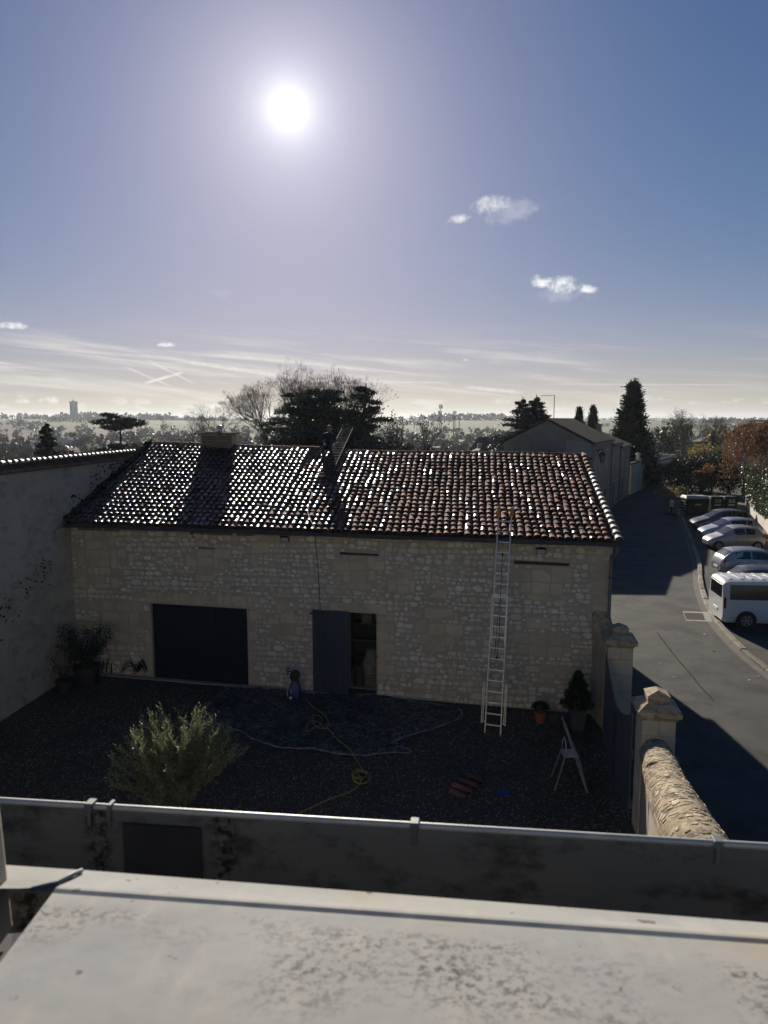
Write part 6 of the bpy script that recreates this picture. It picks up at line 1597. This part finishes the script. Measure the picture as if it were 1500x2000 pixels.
a = R(173); make_car(4.8, VAN, white_, tuple(V(park(1397, 29.0, 4.8, R(-7)))), a, 'white minibus with dark side windows parked nearest the camera', name='parked_van', cat='van', wins=((.22, .325), (.337, .636), (.641, .95)), ws=(2, 3), rw=None, wheels=(.19, .815), wr=.33, ribs=8, sz=.97)

# ---- ivy wall and the bank behind it
def ivy_wall():
    pts = [V((23.4, 36.0, 0)), V((25.2, 46.0, 0)), V((28.6, 55.0, 0)), V((32.8, 66.0, 0)), V((35.5, 72.0, 0))]
    t = thing('retaining_wall', tuple(pts[2]), 'sunlit stone retaining wall draped with ivy at the right edge', 'wall')
    P = spline(pts, 6); mb = MB()
    for a, b in zip(P, P[1:]):
        d = (b - a).normalized(); n = V((d.y, -d.x, 0)); mb.hull([a, b, b + n * .6, a + n * .6], [p + V((0, 0, 3.3)) for p in (a, b, b + n * .6, a + n * .6)])
    mb.build('wall', MAT['limestone'], t)
    f = MB(); random.seed(31)
    for _ in range(15000):
        i = random.randrange(len(P) - 1); a, b = P[i], P[i + 1]; p = a.lerp(b, random.random()); d = (b - a).normalized(); n = V((-d.y, d.x, 0))
        lim = 1.3 + 1.0 * mnoise.noise(V((p.y * .35, 0, 4)))
        z = lim + (4.0 - lim) * random.random() ** .8
        c = p + n * (rnd(.0, .35) if z < 3.4 else rnd(-1.4, .45)) + V((0, 0, z + (.4 * mnoise.noise(V((p.y * .6, z, 0))))))
        f.tint = rnd(.5, 1.5); leaf(f, c, n + V((0, 0, -.7)) + rvec(.6), rnd(.05, .09), rnd(.12, .2))
    f.build('ivy', MAT['ivy'], t)
    mb = MB()
    for a, b in zip(P, P[1:]):
        d = (b - a).normalized(); n = V((d.y, -d.x, 0)); q = lambda p, k, z: p + n * k + V((0, 0, z)); mb.poly([q(a, .5, 3.25), q(b, .5, 3.25), q(b, 14, 4.0), q(a, 14, 4.0)]); 
    tag(mb.build('bank', mat('grass_bank', (0.06, 0.075, 0.03), (0.09, 0.08, 0.045), 2, .95)), kind='structure')
    # strip of leaves and soil at the wall foot
    mb = MB()
    for a, b in zip(P, P[1:]):
        d = (b - a).normalized(); n = V((-d.y, d.x, 0)); mb.poly([a + V((0, 0, .012)), a + n * .9 + V((0, 0, .012)), b + n * .9 + V((0, 0, .012)), b + V((0, 0, .012))])
    tag(mb.build('verge', mat('leaf_litter', (0.16, 0.09, 0.05), (0.08, 0.06, 0.04), 6, .95, .02, 20)), kind='structure')
ivy_wall()

# ================================================================== trees
def clump(f, c, r, n, sz, flat=1.0, up=.0):
    for _ in range(n):
        d = rvec().normalized() * random.random() ** .45; f.tint = rnd(.5, 1.4)
        leaf(f, c + V((d.x * r, d.y * r, d.z * r * flat)), rvec() + V((0, 0, up)), sz * rnd(.35, .55), sz * rnd(.8, 1.5))
def twigs(w, p, d, ln, r, depth, spread, tips, upb=.18, kids=(2, 3), n=4):
    q = p + d * ln; m = p.lerp(q, .5) + rvec(ln * .05)
    w.tube([p, m, q], [r, r * .82, r * .62], n if depth > 2 else 3, cap=False)
    if depth == 0: tips.append((q, d)); return
    for _ in range(random.choice(kids)):
        e = (d + rvec(spread) + V((0, 0, upb))).normalized()
        twigs(w, q, e, ln * rnd(.66, .84), r * .6, depth - 1, spread, tips, upb, kids, n)
    if depth > 1: twigs(w, m, (d + rvec(spread * 1.2)).normalized(), ln * .6, r * .45, depth - 2, spread, tips, upb, kids, n)
def bare_tree(base, h, label, name='bare_tree', leafm=None, leaves=0, spread=.42, depth=6, lean=V((0, 0, 0)), sd=1, group=None, upb=.2, bark='bark', trunk=.2, lsz=.14):
    random.seed(sd); t = thing(name, tuple(base), label, 'tree', group); w = MB(); tips = []
    L = h * (1 - trunk) / (sum(.76 ** k for k in range(depth + 1))) * 1.06
    w.tube([base - V((0, 0, .5)), base + V((0, 0, h * trunk))], [h * .022, h * .017], 7)
    for k in range(4 if depth < 6 else 3):
        twigs(w, base + V((0, 0, h * trunk * rnd(.8, 1))), (V((0, 0, 1)) + rvec(.38) + lean).normalized(), L, h * .012, depth, spread, tips, upb)
    w.build('trunk', MAT[bark], t)
    f = MB()
    for q, d in tips:
        for _ in range(2):
            f.tint = rnd(.7, 1.2); leaf(f, q, d + rvec(.4), .006 * h / 8, h * .04)
    if not leaves: f.build('crown', MAT['twig'], t)
    else:
        f = MB()
        for _ in range(leaves):
            q, d = random.choice(tips); f.tint = rnd(.5, 1.4); leaf(f, q + rvec(h * .03), rvec(), lsz * .4, lsz)
        f.build('crown', MAT[leafm], t)
    return t
def cedar(base, h, label, spread, limbs=40, sd=1, zmin=.2, top=None, m='needle_blue', flatness=.12, stems=((0, 0, 1.0),), dens=1.0, name='cedar_tree', droop=.0, z_gap=None, sz=.22):
    """layered cedar: level limbs carrying flat plates of needles"""
    random.seed(sd); t = thing(name, tuple(base), label, 'tree'); w = MB(); f = MB()
    for sx, sy, sh in stems:
        H = h * sh; top_ = base + V((sx, sy, H)); w.tube([base - V((0, 0, .5)), base + V((sx * .35, sy * .35, H * .35)), top_ - V((0, 0, H * .1)), top_], [h * .032, h * .022, h * .008, h * .003], 7)
        for k in range(limbs):
            u = zmin + (1 - zmin) * (k + rnd(0, .9)) / limbs
            if z_gap and z_gap[0] < u < z_gap[1]: continue
            z = H * min(u, 1); a = k * 2.4 + rnd(-.5, .5); s = spread(u) * rnd(.6, 1.08)
            p0 = base + V((sx * min(1, u * 1.05), sy * u, z * .96)); d = V((math.cos(a), math.sin(a), 0))
            tip = p0 + d * s + V((0, 0, s * rnd(-.12, .38) - droop * s)); mid = p0.lerp(tip, .55) + V((0, 0, s * .10))
            P = spline([p0, mid, tip], 4); w.tube(P, [max(.012, h * .007 * (1 - i / len(P))) for i in range(len(P))], 4, cap=False)
            for i in range(2, len(P)):
                r = s * .30 * (1.0 if i < len(P) - 2 else .75) + .12
                n = int((20 + 55 * r) * dens)
                for _ in range(n):
                    x = V((random.gauss(0, .5) * r, random.gauss(0, .5) * r, random.gauss(0, .4) * r * flatness - abs(random.gauss(0, .10)) * r)); f.tint = rnd(.5, 1.35)
                    leaf(f, P[i] + x, d * .7 + rvec(.5) + V((0, 0, .1)), sz * .26, sz * rnd(.8, 1.5))
    w.build('trunk', MAT['bark'], t, smooth=True); f.build('crown', MAT[m], t); return t
def cone_tree(base, h, r, label, n=6000, sd=1, m='cypress', pw=.8, rough=.25, sz=.35, name='conifer', zb=.04, droop=.2):
    random.seed(sd); t = thing(name, tuple(base), label, 'tree'); w = MB(); f = MB(); w.tube([base - V((0, 0, .4)), base + V((0, 0, h * .95))], [h * .02, .02], 6); w.build('trunk', MAT['bark'], t)
    k = int(n / 26)
    for i in range(k):
        u = zb + (1 - zb) * random.random() ** 1.35; a = rnd(0, 6.28); prof = (1 - u) ** pw * min(1, .55 + u * 3.0)
        rr = r * prof * (1 + rough * mnoise.noise(V((math.cos(a) * 2, math.sin(a) * 2, u * 9)))) * (.62 + .42 * random.random()) + .03
        c = base + V((math.cos(a) * rr, math.sin(a) * rr, h * u)); d = V((math.cos(a), math.sin(a), .55 - droop)); s = sz * rnd(.7, 1.3) * (.55 + .6 * (1 - u))
        for q in range(26):
            f.tint = rnd(.4, 1.4); leaf(f, c + rvec(s * .42), d + rvec(.5), s * .13, s * rnd(.5, .9))
    f.build('crown', MAT[m], t); return t
def bush(base, rx, ry, h, m, label, n=2500, sz=.2, sd=1, name='shrub', lumps=9, cat='shrub', group=None):
    random.seed(sd); t = thing(name, tuple(base), label, cat, group); f = MB(); w = MB()
    for k in range(lumps):
        a = rnd(0, 6.28); q = rnd(0, .75); c = base + V((math.cos(a) * rx * q, math.sin(a) * ry * q, h * rnd(.25, .75))); w.tube([base - V((0, 0, .2)), c], [.05, .015], 4, cap=False)
        R0 = min(rx, h) * rnd(.35, .6)
        for _ in range(n // lumps):
            d = rvec().normalized() * (random.random() ** .33); p = c + V((d.x * R0 * 1.2, d.y * R0, d.z * R0))
            if p.z < base.z: continue
            f.tint = rnd(.45, 1.4); leaf(f, p, d + rvec(.6) + V((0, 0, .2)), sz * .32, sz * rnd(.7, 1.3))
    w.build('stems', MAT['bark'], t); f.build('foliage', MAT[m], t); return t
def ground(u, D):                                  # foot of something at column u and distance D
    x = (u - 750) / F_PX * D; return V((x, D, zt(x, D)))
def top_h(u, v, base): return at(u, v, base.y).z - base.z

b = ground(572, 74); bare_tree(b, top_h(572, 738, b), 'leafless spreading tree left of the big cedar behind the barn', sd=3, depth=7, spread=.34, lean=V((.10, 0, 0)))
b = ground(640, 80); bare_tree(b, top_h(640, 735, b), 'leafless tree rising behind the big cedar', sd=9, depth=7, spread=.33)
b = ground(628, 60); H_ = top_h(628, 752, b)
cedar(b, H_, 'large dark cedar with layered limbs behind the barn roof', lambda u: 5.6 * (1 - u) ** .6 + .9, limbs=40, sd=5, zmin=.34, stems=((-1.5, 0, .98), (.2, .6, 1.0), (1.6, .3, .84)), flatness=.17, dens=.85)
b = ground(680, 61); cedar(b, top_h(700, 748, b), 'leaning cedar stem with wind-swept limbs right of the large cedar', lambda u: 2.6 * (1 - u) ** .5 + .9 * u, limbs=34, sd=8, zmin=.3, stems=((1.5, 0, 1.0),), flatness=.2, dens=1.2)
for k, (u, D, v, rx, lab) in enumerate(((735, 56, 838, 2.2, 'dense dark evergreen thicket right below the cedars'), (778, 54, 832, 1.9, 'dark shrubby tree at the right end of the evergreen thicket'), (690, 54, 850, 1.9, 'dark evergreen bush just behind the roofer'))):
    b = ground(u, D); bush(b, rx, 1.6, top_h(u, v, b) * 1.05, 'needle', lab, 4200, .26, sd=20 + k, lumps=14, name='evergreen_thicket')
for k, (u, D, v, lab) in enumerate(((585, 63, 822, 'dark evergreen mass under the left limbs of the large cedar'), (640, 66, 800, 'dark evergreen mass in the middle of the large cedar'))):
    b = ground(u, D); bush(b, 2.4, 1.6, top_h(u, v, b) * 1.05, 'needle', lab, 4200, .28, sd=26 + k, lumps=15, name='evergreen_thicket')
b = ground(800, 53); bare_tree(b, top_h(803, 818, b), 'thin upright shrub with bare shoots right of the thicket', 'bare_shrub', 'needle', 900, .3, 5, sd=14)
b = ground(845, 47); bush(b, 1.7, 1.3, top_h(845, 862, b), 'yellow', 'yellow-green autumn bush behind the barn ridge', 1900, .16, sd=31, lumps=11)
b = ground(920, 50); bush(b, 1.0, 1.0, top_h(915, 868, b), 'green', 'small green bush behind the barn ridge left of the gabled house', 900, .16, sd=33, lumps=8)
b = ground(418, 74); bare_tree(b, top_h(418, 796, b), 'round leafless tree behind the barn chimney', sd=17, depth=6, spread=.45, bark='bark_pale')
b = ground(383, 66); bush(b, 1.1, 1.0, top_h(383, 832, b), 'yellow', 'golden autumn tree left of the barn chimney', 1500, .2, sd=36, name='autumn_tree', cat='tree')
b = ground(497, 58); bush(b, 1.3, 1.1, top_h(497, 832, b), 'far_wood', 'brownish thin bush right of the barn chimney', 1200, .16, sd=37)
b = ground(238, 88); cedar(b, top_h(240, 811, b), 'flat-topped cedar standing over the tall left wall', lambda u: (2.6 if u > .84 else 4.3 * (1 - u) + 1.7), limbs=52, sd=12, zmin=.35, flatness=.10, z_gap=(.66, .85), dens=1.5, sz=.26)
b = ground(94, 76); cedar(b, top_h(94, 824, b), 'small dark spruce with ragged limbs at the far left', lambda u: 2.0 * (1 - u) ** .8 + .2, limbs=46, sd=13, zmin=.1, flatness=.7, droop=.1, name='spruce_tree', m='needle')
b = ground(1030, 84); cedar(b, top_h(1030, 770, b), 'wide blue-green cedar behind the gabled house', lambda u: 5.6 * (1 - u) ** .85 + .15, limbs=46, sd=15, zmin=.25, flatness=.18, stems=((-.7, 0, .98), (.9, .3, 1.0)), dens=.8, sz=.24)
for u, v, w_, lab in ((1128, 797, .55, 'left one of two slim cypresses above the gabled house roof'), (1155, 794, .58, 'right one of two slim cypresses above the gabled house roof')):
    b = ground(u, 112); cone_tree(b, top_h(u, v, b), w_ + .75, lab, 26000, sd=u, name='cypress_tree', pw=.72, rough=.1, sz=.5, droop=-.4)
b = ground(1231, 90); cone_tree(b, top_h(1236, 746, b), 2.35, 'tall dark conical conifer above the street wall', 21000, sd=44, pw=.75, rough=.5, sz=.85, droop=.45)
b = ground(1262, 93); cone_tree(b, top_h(1262, 840, b), 1.5, 'lower dark conifer at the right foot of the tall one', 5000, sd=45, pw=.6, rough=.3, sz=.6)
b = ground(1335, 118); bare_tree(b, top_h(1335, 806, b), 'thin-leaved olive-green tree right of the tall conifer', sd=51, leafm='green', leaves=2600, depth=7, spread=.36, bark='bark_pale', name='autumn_tree')
b = ground(1392, 128); bare_tree(b, top_h(1395, 812, b), 'brownish leafless tree behind the dark hedge', sd=52, depth=7, spread=.42)
b = ground(1430, 150); bare_tree(b, top_h(1430, 818, b), 'far leafless tree in front of the white apartment block', sd=53, depth=6, spread=.45)
for k, (u, D, v, rx, ry, m, lab) in enumerate(((1322, 88, 892, 2.0, 2, 'needle', 'dark round evergreen bush at the road bend'), (1352, 84, 880, 2.4, 2, 'needle', 'dark evergreen hedge bush behind the black container'), (1392, 82, 884, 2.4, 2, 'needle', 'dark evergreen hedge bush behind the green containers'), (1428, 80, 876, 2.4, 2, 'needle', 'dark evergreen hedge bush beside the ivy wall'), (1372, 79.5, 893, 1.1, 1, 'russet', 'russet bush in front of the dark hedge'), (1420, 100, 858, 3.2, 2, 'green', 'glossy green laurel behind the dark hedge'), (1372, 106, 862, 2.2, 2, 'yellow', 'yellow-green bush behind the dark hedge'))):
    b = ground(u, D); bush(b, rx, ry, top_h(u, v, b), m, lab, 4200 if m == 'needle' else 2200, .24, sd=60 + k, lumps=13, name='hedge_bush')
def weeping_tree():
    random.seed(70); b = V((32.6, 59.5, 3.4)); t = thing('weeping_tree', tuple(b), 'russet weeping tree hanging over the ivy wall at the right edge', 'tree'); w = MB(); f = MB()
    H = 4.9; w.tube([b - V((0, 0, .5)), b + V((-.2, 0, H * .55)), b + V((-.4, 0, H * .85))], [.22, .16, .08], 7)
    for k in range(330):
        a = rnd(0, 6.28); s = rnd(1.0, 4.9); p0 = b + V((-.3, 0, H * rnd(.6, .86))); d = V((math.cos(a), math.sin(a), 0))
        top_ = p0 + d * s * .55 + V((0, 0, rnd(.35, 1.0) * (1 - s * .08))); end = p0 + d * s + V((0, 0, -rnd(.5, 4.4) * s / 4.6))
        P = spline([p0, top_, p0 + d * s * .9 + V((0, 0, rnd(-.4, .2))), end], 5); w.tube(P, [.022 * (1 - i / len(P)) + .004 for i in range(len(P))], 3, cap=False)
        for i in range(5, len(P)):
            for _ in range(11): f.tint = rnd(.5, 1.4); leaf(f, P[i] + rvec(.13), V((0, 0, -1)) + rvec(.5), .028, rnd(.10, .2))
    w.build('trunk', MAT['bark'], t); f.build('crown', MAT['russet'], t)
weeping_tree()

# ================================================================== the far town
def far_house(w, d, h, rh, wm, rm, wins):
    """prototype, built at the origin; x is the ridge direction"""
    t = thing('town_house', (0, 0, 0), 'x', 'house'); mb = MB()
    prof = [(-d / 2, -2), (d / 2, -2), (d / 2, h), (0, h + rh), (-d / 2, h)]; mb.hull([(-w / 2, y, z) for y, z in prof], [(w / 2, y, z) for y, z in prof]); mb.build('wall', wm, t, local=True)
    mb = MB()
    for s in (-1, 1): mb.hull([(-w / 2 - .3, s * (d / 2 + .4), h - .2), (w / 2 + .3, s * (d / 2 + .4), h - .2), (w / 2 + .3, 0, h + rh + .06), (-w / 2 - .3, 0, h + rh + .06)], [(-w / 2 - .3, s * (d / 2 + .4), h - .02), (w / 2 + .3, s * (d / 2 + .4), h - .02), (w / 2 + .3, 0, h + rh + .25), (-w / 2 - .3, 0, h + rh + .25)])
    r = mb.build('roof', rm, t, local=True)
    mb = MB(); mb.box((w * .25, -.4, h + rh * .5), (w * .25 + .7, .4, h + rh + 1.0)); mb.build('chimney', wm, r, local=True)
    for k in range(wins):
        x = -w / 2 + w * (k + .5) / wins
        for z in ((.9,) if h < 4.5 else (.9, 3.6)):
            mb = MB(); mb.box((x - .5, -d / 2 - .06, z), (x + .5, -d / 2 + .05, z + 1.4)); mb.build('window', MAT['glass'], t, local=True)
    return t
pl1 = mat('town_plaster_cream', (0.46, 0.42, 0.34), (0.38, 0.35, 0.29), .6, .95); pl2 = mat('town_plaster_white', (0.58, 0.57, 0.54), (0.48, 0.47, 0.45), .6, .95); pl3 = mat('town_plaster_tan', (0.36, 0.30, 0.22), (0.30, 0.25, 0.19), .6, .95)
def town():
    random.seed(101)
    protos = [far_house(11, 8, 3.2, 2.0, pl1, MAT['roof_red'], 3), far_house(13, 8, 5.8, 2.2, pl2, MAT['slate'], 4), far_house(9, 7.5, 5.6, 2.0, pl3, MAT['roof_red'], 2), far_house(15, 9, 3.4, 2.4, pl2, MAT['roof_red'], 4)]
    used = [False] * 4; spots = []
    look = ['low cream tile-roofed house', 'white dark-roofed house', 'tall tan tile-roofed house', 'long white tile-roofed house']
    bands = (([-28.5, -11.5], [115, 620], 44, 'far left town'), ([1.5, 10.5], [105, 620], 24, 'town left of the gabled house'), ([19.5, 27], [160, 600], 14, 'far right town'), ([-10, 1.5], [160, 600], 8, 'town behind the cedars'))
    for (a0, a1), (d0, d1), n, where in bands:
        tries = 0; k = 0
        while k < n and tries < 900:
            tries += 1; D = d0 * (d1 / d0) ** random.random(); a = R(rnd(a0, a1)); x, y = D * math.tan(a), D
            if any(math.hypot(x - p, y - q) < 15 for p, q in spots): continue
            spots.append((x, y)); i = random.randrange(4); o = protos[i]
            if used[i]: o = copy_tree(o)
            used[i] = True; o.location = (x, y, zt(x, y) - .1); o.rotation_euler.z = random.choice((0, R(90), R(20), R(-25), R(70))) + rnd(-.2, .2)
            tag(o, look[i] + ' in the ' + where, 'house', 'houses in the ' + where); k += 1
    # white apartment block and pale long building on the right
    def block(u, D, w, h, storeys, cols, label, m, name):
        b = ground(u, D); t = thing(name, tuple(b), label, 'building'); mb = MB(); mb.box((b.x - w / 2, b.y, b.z - 2), (b.x + w / 2, b.y + 12, b.z + h)); mb.build('wall', m, t)
        mb = MB(); mb.box((b.x - w / 2 - .4, b.y - .4, b.z + h + .01), (b.x + w / 2 + .4, b.y + 12.4, b.z + h + .6)); mb.box((b.x - 2, b.y + 3, b.z + h + .6), (b.x + 2, b.y + 7, b.z + h + 2.6)); mb.build('roof', MAT['concrete'], t)
        for i in range(storeys):
            for j in range(cols):
                x = b.x - w / 2 + w * (j + .5) / cols; z = b.z + h * (i + .30) / storeys; mb = MB(); mb.box((x - w / cols * .33, b.y - .12, z), (x + w / cols * .33, b.y + .1, z + h / storeys * .52)); mb.build('window', MAT['glass'], t)
    block(1446, 520, 20, 13.5, 4, 7, 'white four-storey apartment block on the right horizon', pl2, 'apartment_block')
    block(1282, 300, 12, 9.5, 2, 4, 'pale building right of the tall conifer', pl2, 'pale_building')
    block(900, 420, 40, 5, 1, 8, 'long low pale hall in the hazy middle distance', pl2, 'hall_building')
    # cottages at the road bend
    for (u, v, D, i, rz, lab) in ((1318, 905, 108, 2, R(60), 'low beige cottage roof beyond the street wall at the bend'), (1292, 912, 100, 0, R(62), 'cottage with a dark roof just inside the street wall'),):
        o = copy_tree(protos[i]); o.location = at(u, v, D) - V((0, 0, 4.6 if i == 0 else 6.8)); o.rotation_euler.z = rz; tag(o, lab, 'house', 'cottages at the bend')
    # lone garden trees of the town, each a thing
    kinds = []
    def gtree(name, fn):
        t = thing(name, (0, 0, 0), 'x', 'tree'); random.seed(len(kinds) + 500); w = MB(); w.tube([V((0, 0, -1)), V((0, 0, 4))], [.25, .12], 5); w.build('trunk', MAT['bark'], t, local=True); f = MB(); m = fn(f); f.build('crown', MAT[m], t, local=True); kinds.append(t)
    def round_(f):
        for _ in range(8): clump(f, V((random.gauss(0, 1.5), random.gauss(0, 1.5), rnd(3.5, 7.5))), 2.0, 110, .75)
        return 'far_wood'
    def dark(f):
        for _ in range(9): clump(f, V((random.gauss(0, 1.2), random.gauss(0, 1.2), rnd(2.5, 8))), 1.8, 110, .7)
        return 'needle'
    def conic(f):
        for _ in range(900):
            u = random.random(); a = rnd(0, 6.28); r = 2.2 * (1 - u) ** .8 * rnd(.5, 1.05); f.tint = rnd(.5, 1.3); leaf(f, V((math.cos(a) * r, math.sin(a) * r, 1 + u * 9.5)), V((math.cos(a), math.sin(a), .3)) + rvec(.4), .22, .8)
        return 'needle'
    def gold(f):
        for _ in range(7): clump(f, V((random.gauss(0, 1.2), random.gauss(0, 1.2), rnd(3, 6.5))), 1.6, 90, .6)
        return 'yellow'
    gtree('garden_tree', round_); gtree('evergreen_tree', dark); gtree('conifer_tree', conic); gtree('autumn_tree', gold)
    used = [False] * 4; names = ['brownish rounded tree', 'dark rounded evergreen', 'dark conical conifer', 'golden autumn tree']
    random.seed(77)
    for (a0, a1), (d0, d1), n, where in (([-28.5, -11], [85, 800], 80, 'far left town'), ([1, 11], [95, 800], 48, 'town left of the gabled house'), ([19.5, 28], [150, 800], 30, 'far right town'), ([-11, 1], [150, 700], 14, 'town behind the cedars')):
        for k in range(n):
            D = d0 * (d1 / d0) ** random.random(); a = R(rnd(a0, a1)); x, y = D * math.tan(a), D
            if any(math.hypot(x - p, y - q) < 7 for p, q in spots): continue
            i = random.choice((0, 0, 0, 1, 1, 2, 3)); o = kinds[i]
            if used[i]: o = copy_tree(o)
            used[i] = True; s = rnd(.6, 1.15) if D > 140 else rnd(.45, .75); o.location = (x, y, zt(x, y)); o.scale = (s, s, s * rnd(.85, 1.15)); o.rotation_euler.z = rnd(0, 6)
            tag(o, names[i] + ' in the ' + where, 'tree', names[i] + 's in the ' + where)
    # hedgerows and woods that read as one mass
    f = MB(); random.seed(303)
    def blob(x, y, s):
        z = zt(x, y)
        for _ in range(34):
            d = rvec().normalized() * random.random() ** .4; f.tint = rnd(.6, 1.3); leaf(f, V((x + d.x * s * .7, y + d.y * s * .7, z + s * .5 + d.z * s * .62)), rvec() + V((0, 0, .4)), s * .20, s * .5)
    for _ in range(900):
        D = 260 * (1300 / 260) ** random.random(); a = R(rnd(-31, 31)); blob(D * math.tan(a), D, rnd(4, 8.5))
    for _ in range(42):                              # field hedges
        D = rnd(1300, 4300); a = R(rnd(-30, 30)); x0, y0 = D * math.tan(a), D; ang = rnd(-.5, .5); n = random.randrange(8, 26)
        for k in range(n): blob(x0 + math.cos(ang) * k * 9, y0 + math.sin(ang) * k * 9, rnd(4, 9))
    for _ in range(190):                             # wooded crest behind the masts, trees round the tower
        a = R(random.gauss(6.3, 1.9)); D = rnd(1900, 2400); blob(D * math.tan(a), D, rnd(8, 15))
    for _ in range(110):
        a = R(rnd(-28, -12)); D = rnd(1930, 2100); blob(D * math.tan(a), D, rnd(6, 13))
    for _ in range(60):
        a = R(random.gauss(-20.5, 1.6)); D = rnd(1980, 2040); blob(D * math.tan(a), D, rnd(8, 17))
    tag(f.build('far_woodland', MAT['far_wood']), 'hazy woods and hedgerows of the plain beyond the town', 'woodland', kind='stuff')
town()
def water_tower():
    D = 2000; b = ground(148, D); t = thing('water_tower', tuple(b), 'tall slab-sided concrete tower on the left horizon', 'tower'); zt_ = at(148, 784, D).z; w = 8.2
    mb = MB()
    for s in (-1, 1): mb.box((b.x + s * w * .74 - w * .26, b.y, b.z - 3), (b.x + s * w * .74 + w * .26, b.y + 12, zt_ - 3))
    mb.build('pier', MAT['dark_conc'], t)
    mb = MB(); mb.box((b.x - w * .47, b.y + 1, b.z - 3), (b.x + w * .47, b.y + 11, zt_ - 4)); mb.build('shaft', MAT['concrete'], t)
    mb = MB(); mb.box((b.x - w * 1.08, b.y - 1, zt_ - 3), (b.x + w * 1.08, b.y + 13, zt_)); mb.box((b.x - 3, b.y + 3, zt_), (b.x + 3, b.y + 9, zt_ + 2.5)); mb.build('crown', MAT['dark_conc'], t)
    mb = MB(); mb.tube([(b.x, b.y + 5, zt_ + 2), (b.x, b.y + 5, zt_ + 11)], .6, 5); mb.build('antenna', MAT['dark_conc'], t)
MAT['dark_conc'] = mat('dark_concrete', (0.14, 0.14, 0.14), None, rough=.9)
water_tower()
def mast(u, v, D, w, label):
    b = ground(u, D); zt_ = at(u, v, D).z; t = thing('radio_mast', tuple(b), label, 'mast', 'radio masts above the town'); mb = MB(); H = zt_ - b.z
    for a in range(3):
        c = V((math.cos(a * 2.1), math.sin(a * 2.1), 0)) * w; mb.tube([b + c * 1.3, b + c + V((0, 0, H * .8))], w * .22, 4)
    n = 14
    for k in range(n):
        z0, z1 = H * .8 * k / n, H * .8 * (k + 1) / n; mb.bar(b + V((-w, 0, z0)), b + V((w, 0, z1)), w * .2); mb.bar(b + V((w, 0, z0)), b + V((-w, 0, z1)), w * .2)
    mb.tube([b + V((0, 0, H * .7)), b + V((0, 0, H))], w * .25, 5); mb.build('lattice', MAT['dark_conc'], t)
    for k in range(6):
        a = k * 1.05; z = H * (.98 if k < 3 else .84); mb = MB(); mb.obox(b + V((math.cos(a) * w * 1.9, math.sin(a) * w * 1.9, z - H * .04)), (w * .4, 0, 0), (0, w * .3, 0), (0, 0, H * .045)); mb.build('panel_antenna', MAT['dark_conc'], t)
mast(859, 789, 560, .75, 'tallest lattice mast with panel antennas in the middle distance')
mast(886, 802, 700, .9, 'shorter lattice mast with clustered antennas beside the tallest')
mast(896, 807, 760, .6, 'slimmest lattice mast, rightmost of three')
def bird():
    p = at(442, 777, 70); mb = MB(); mb.poly([p + V((-.45, 0, .16)), p + V((-.15, .08, .02)), p + V((0, 0, -.04)), p + V((-.18, -.1, .02))]); mb.poly([p + V((.45, 0, .14)), p + V((.15, .08, .02)), p + V((0, 0, -.04)), p + V((.18, -.1, .02))]); mb.tube([p + V((0, .2, 0)), p, p + V((0, -.18, 0))], [.02, .06, .02], 6)
    tag(mb.build('bird', MAT['dark'], origin=p), 'small dark bird flying above the left horizon', 'bird')
bird()

# far look-alikes are told apart by their order from the left
def rank_labels():
    words = 'first second third fourth fifth sixth seventh eighth ninth tenth eleventh twelfth thirteenth fourteenth fifteenth sixteenth seventeenth eighteenth nineteenth twentieth'.split()
    tens = {2: 'twenty', 3: 'thirty', 4: 'forty'}
    def word(n): return words[n - 1] if n <= 20 else tens[n // 10] + ('-' + words[n % 10 - 1] if n % 10 else 'th')
    by = {}
    for o in col.objects:
        if o.get('group', '').find(' town') >= 0: by.setdefault(o['label'], []).append(o)
    for lab, lst in by.items():
        if len(lst) < 2: continue
        lst.sort(key=lambda o: o.location.x / o.location.y)
        for k, o in enumerate(lst): o['label'] = lab.replace(' in the ', ', ' + word(k + 1) + ' such from left, in the ')
rank_labels()

# ================================================================== haze
def haze():
    m = bpy.data.materials.new('haze'); m.use_nodes = True; t = m.node_tree; t.nodes.clear(); N = NT(t)
    v = N.n('ShaderNodeVolumePrincipled'); v.inputs['Color'].default_value = (0.80, 0.86, 0.95, 1); v.inputs['Density'].default_value = HAZE_DENSITY; v.inputs['Anisotropy'].default_value = HAZE_ANISO
    o = N.n('ShaderNodeOutputMaterial'); t.links.new(v.outputs[0], o.inputs['Volume'])
    mb = MB(); mb.box((-9600, -9600, -18), (9600, 9600, 75)); ob = mb.build('haze', m); tag(ob, 'thin pale haze over the whole plain', 'haze', kind='stuff')
HAZE_DENSITY, HAZE_ANISO = 0.00010, 0.35
haze()
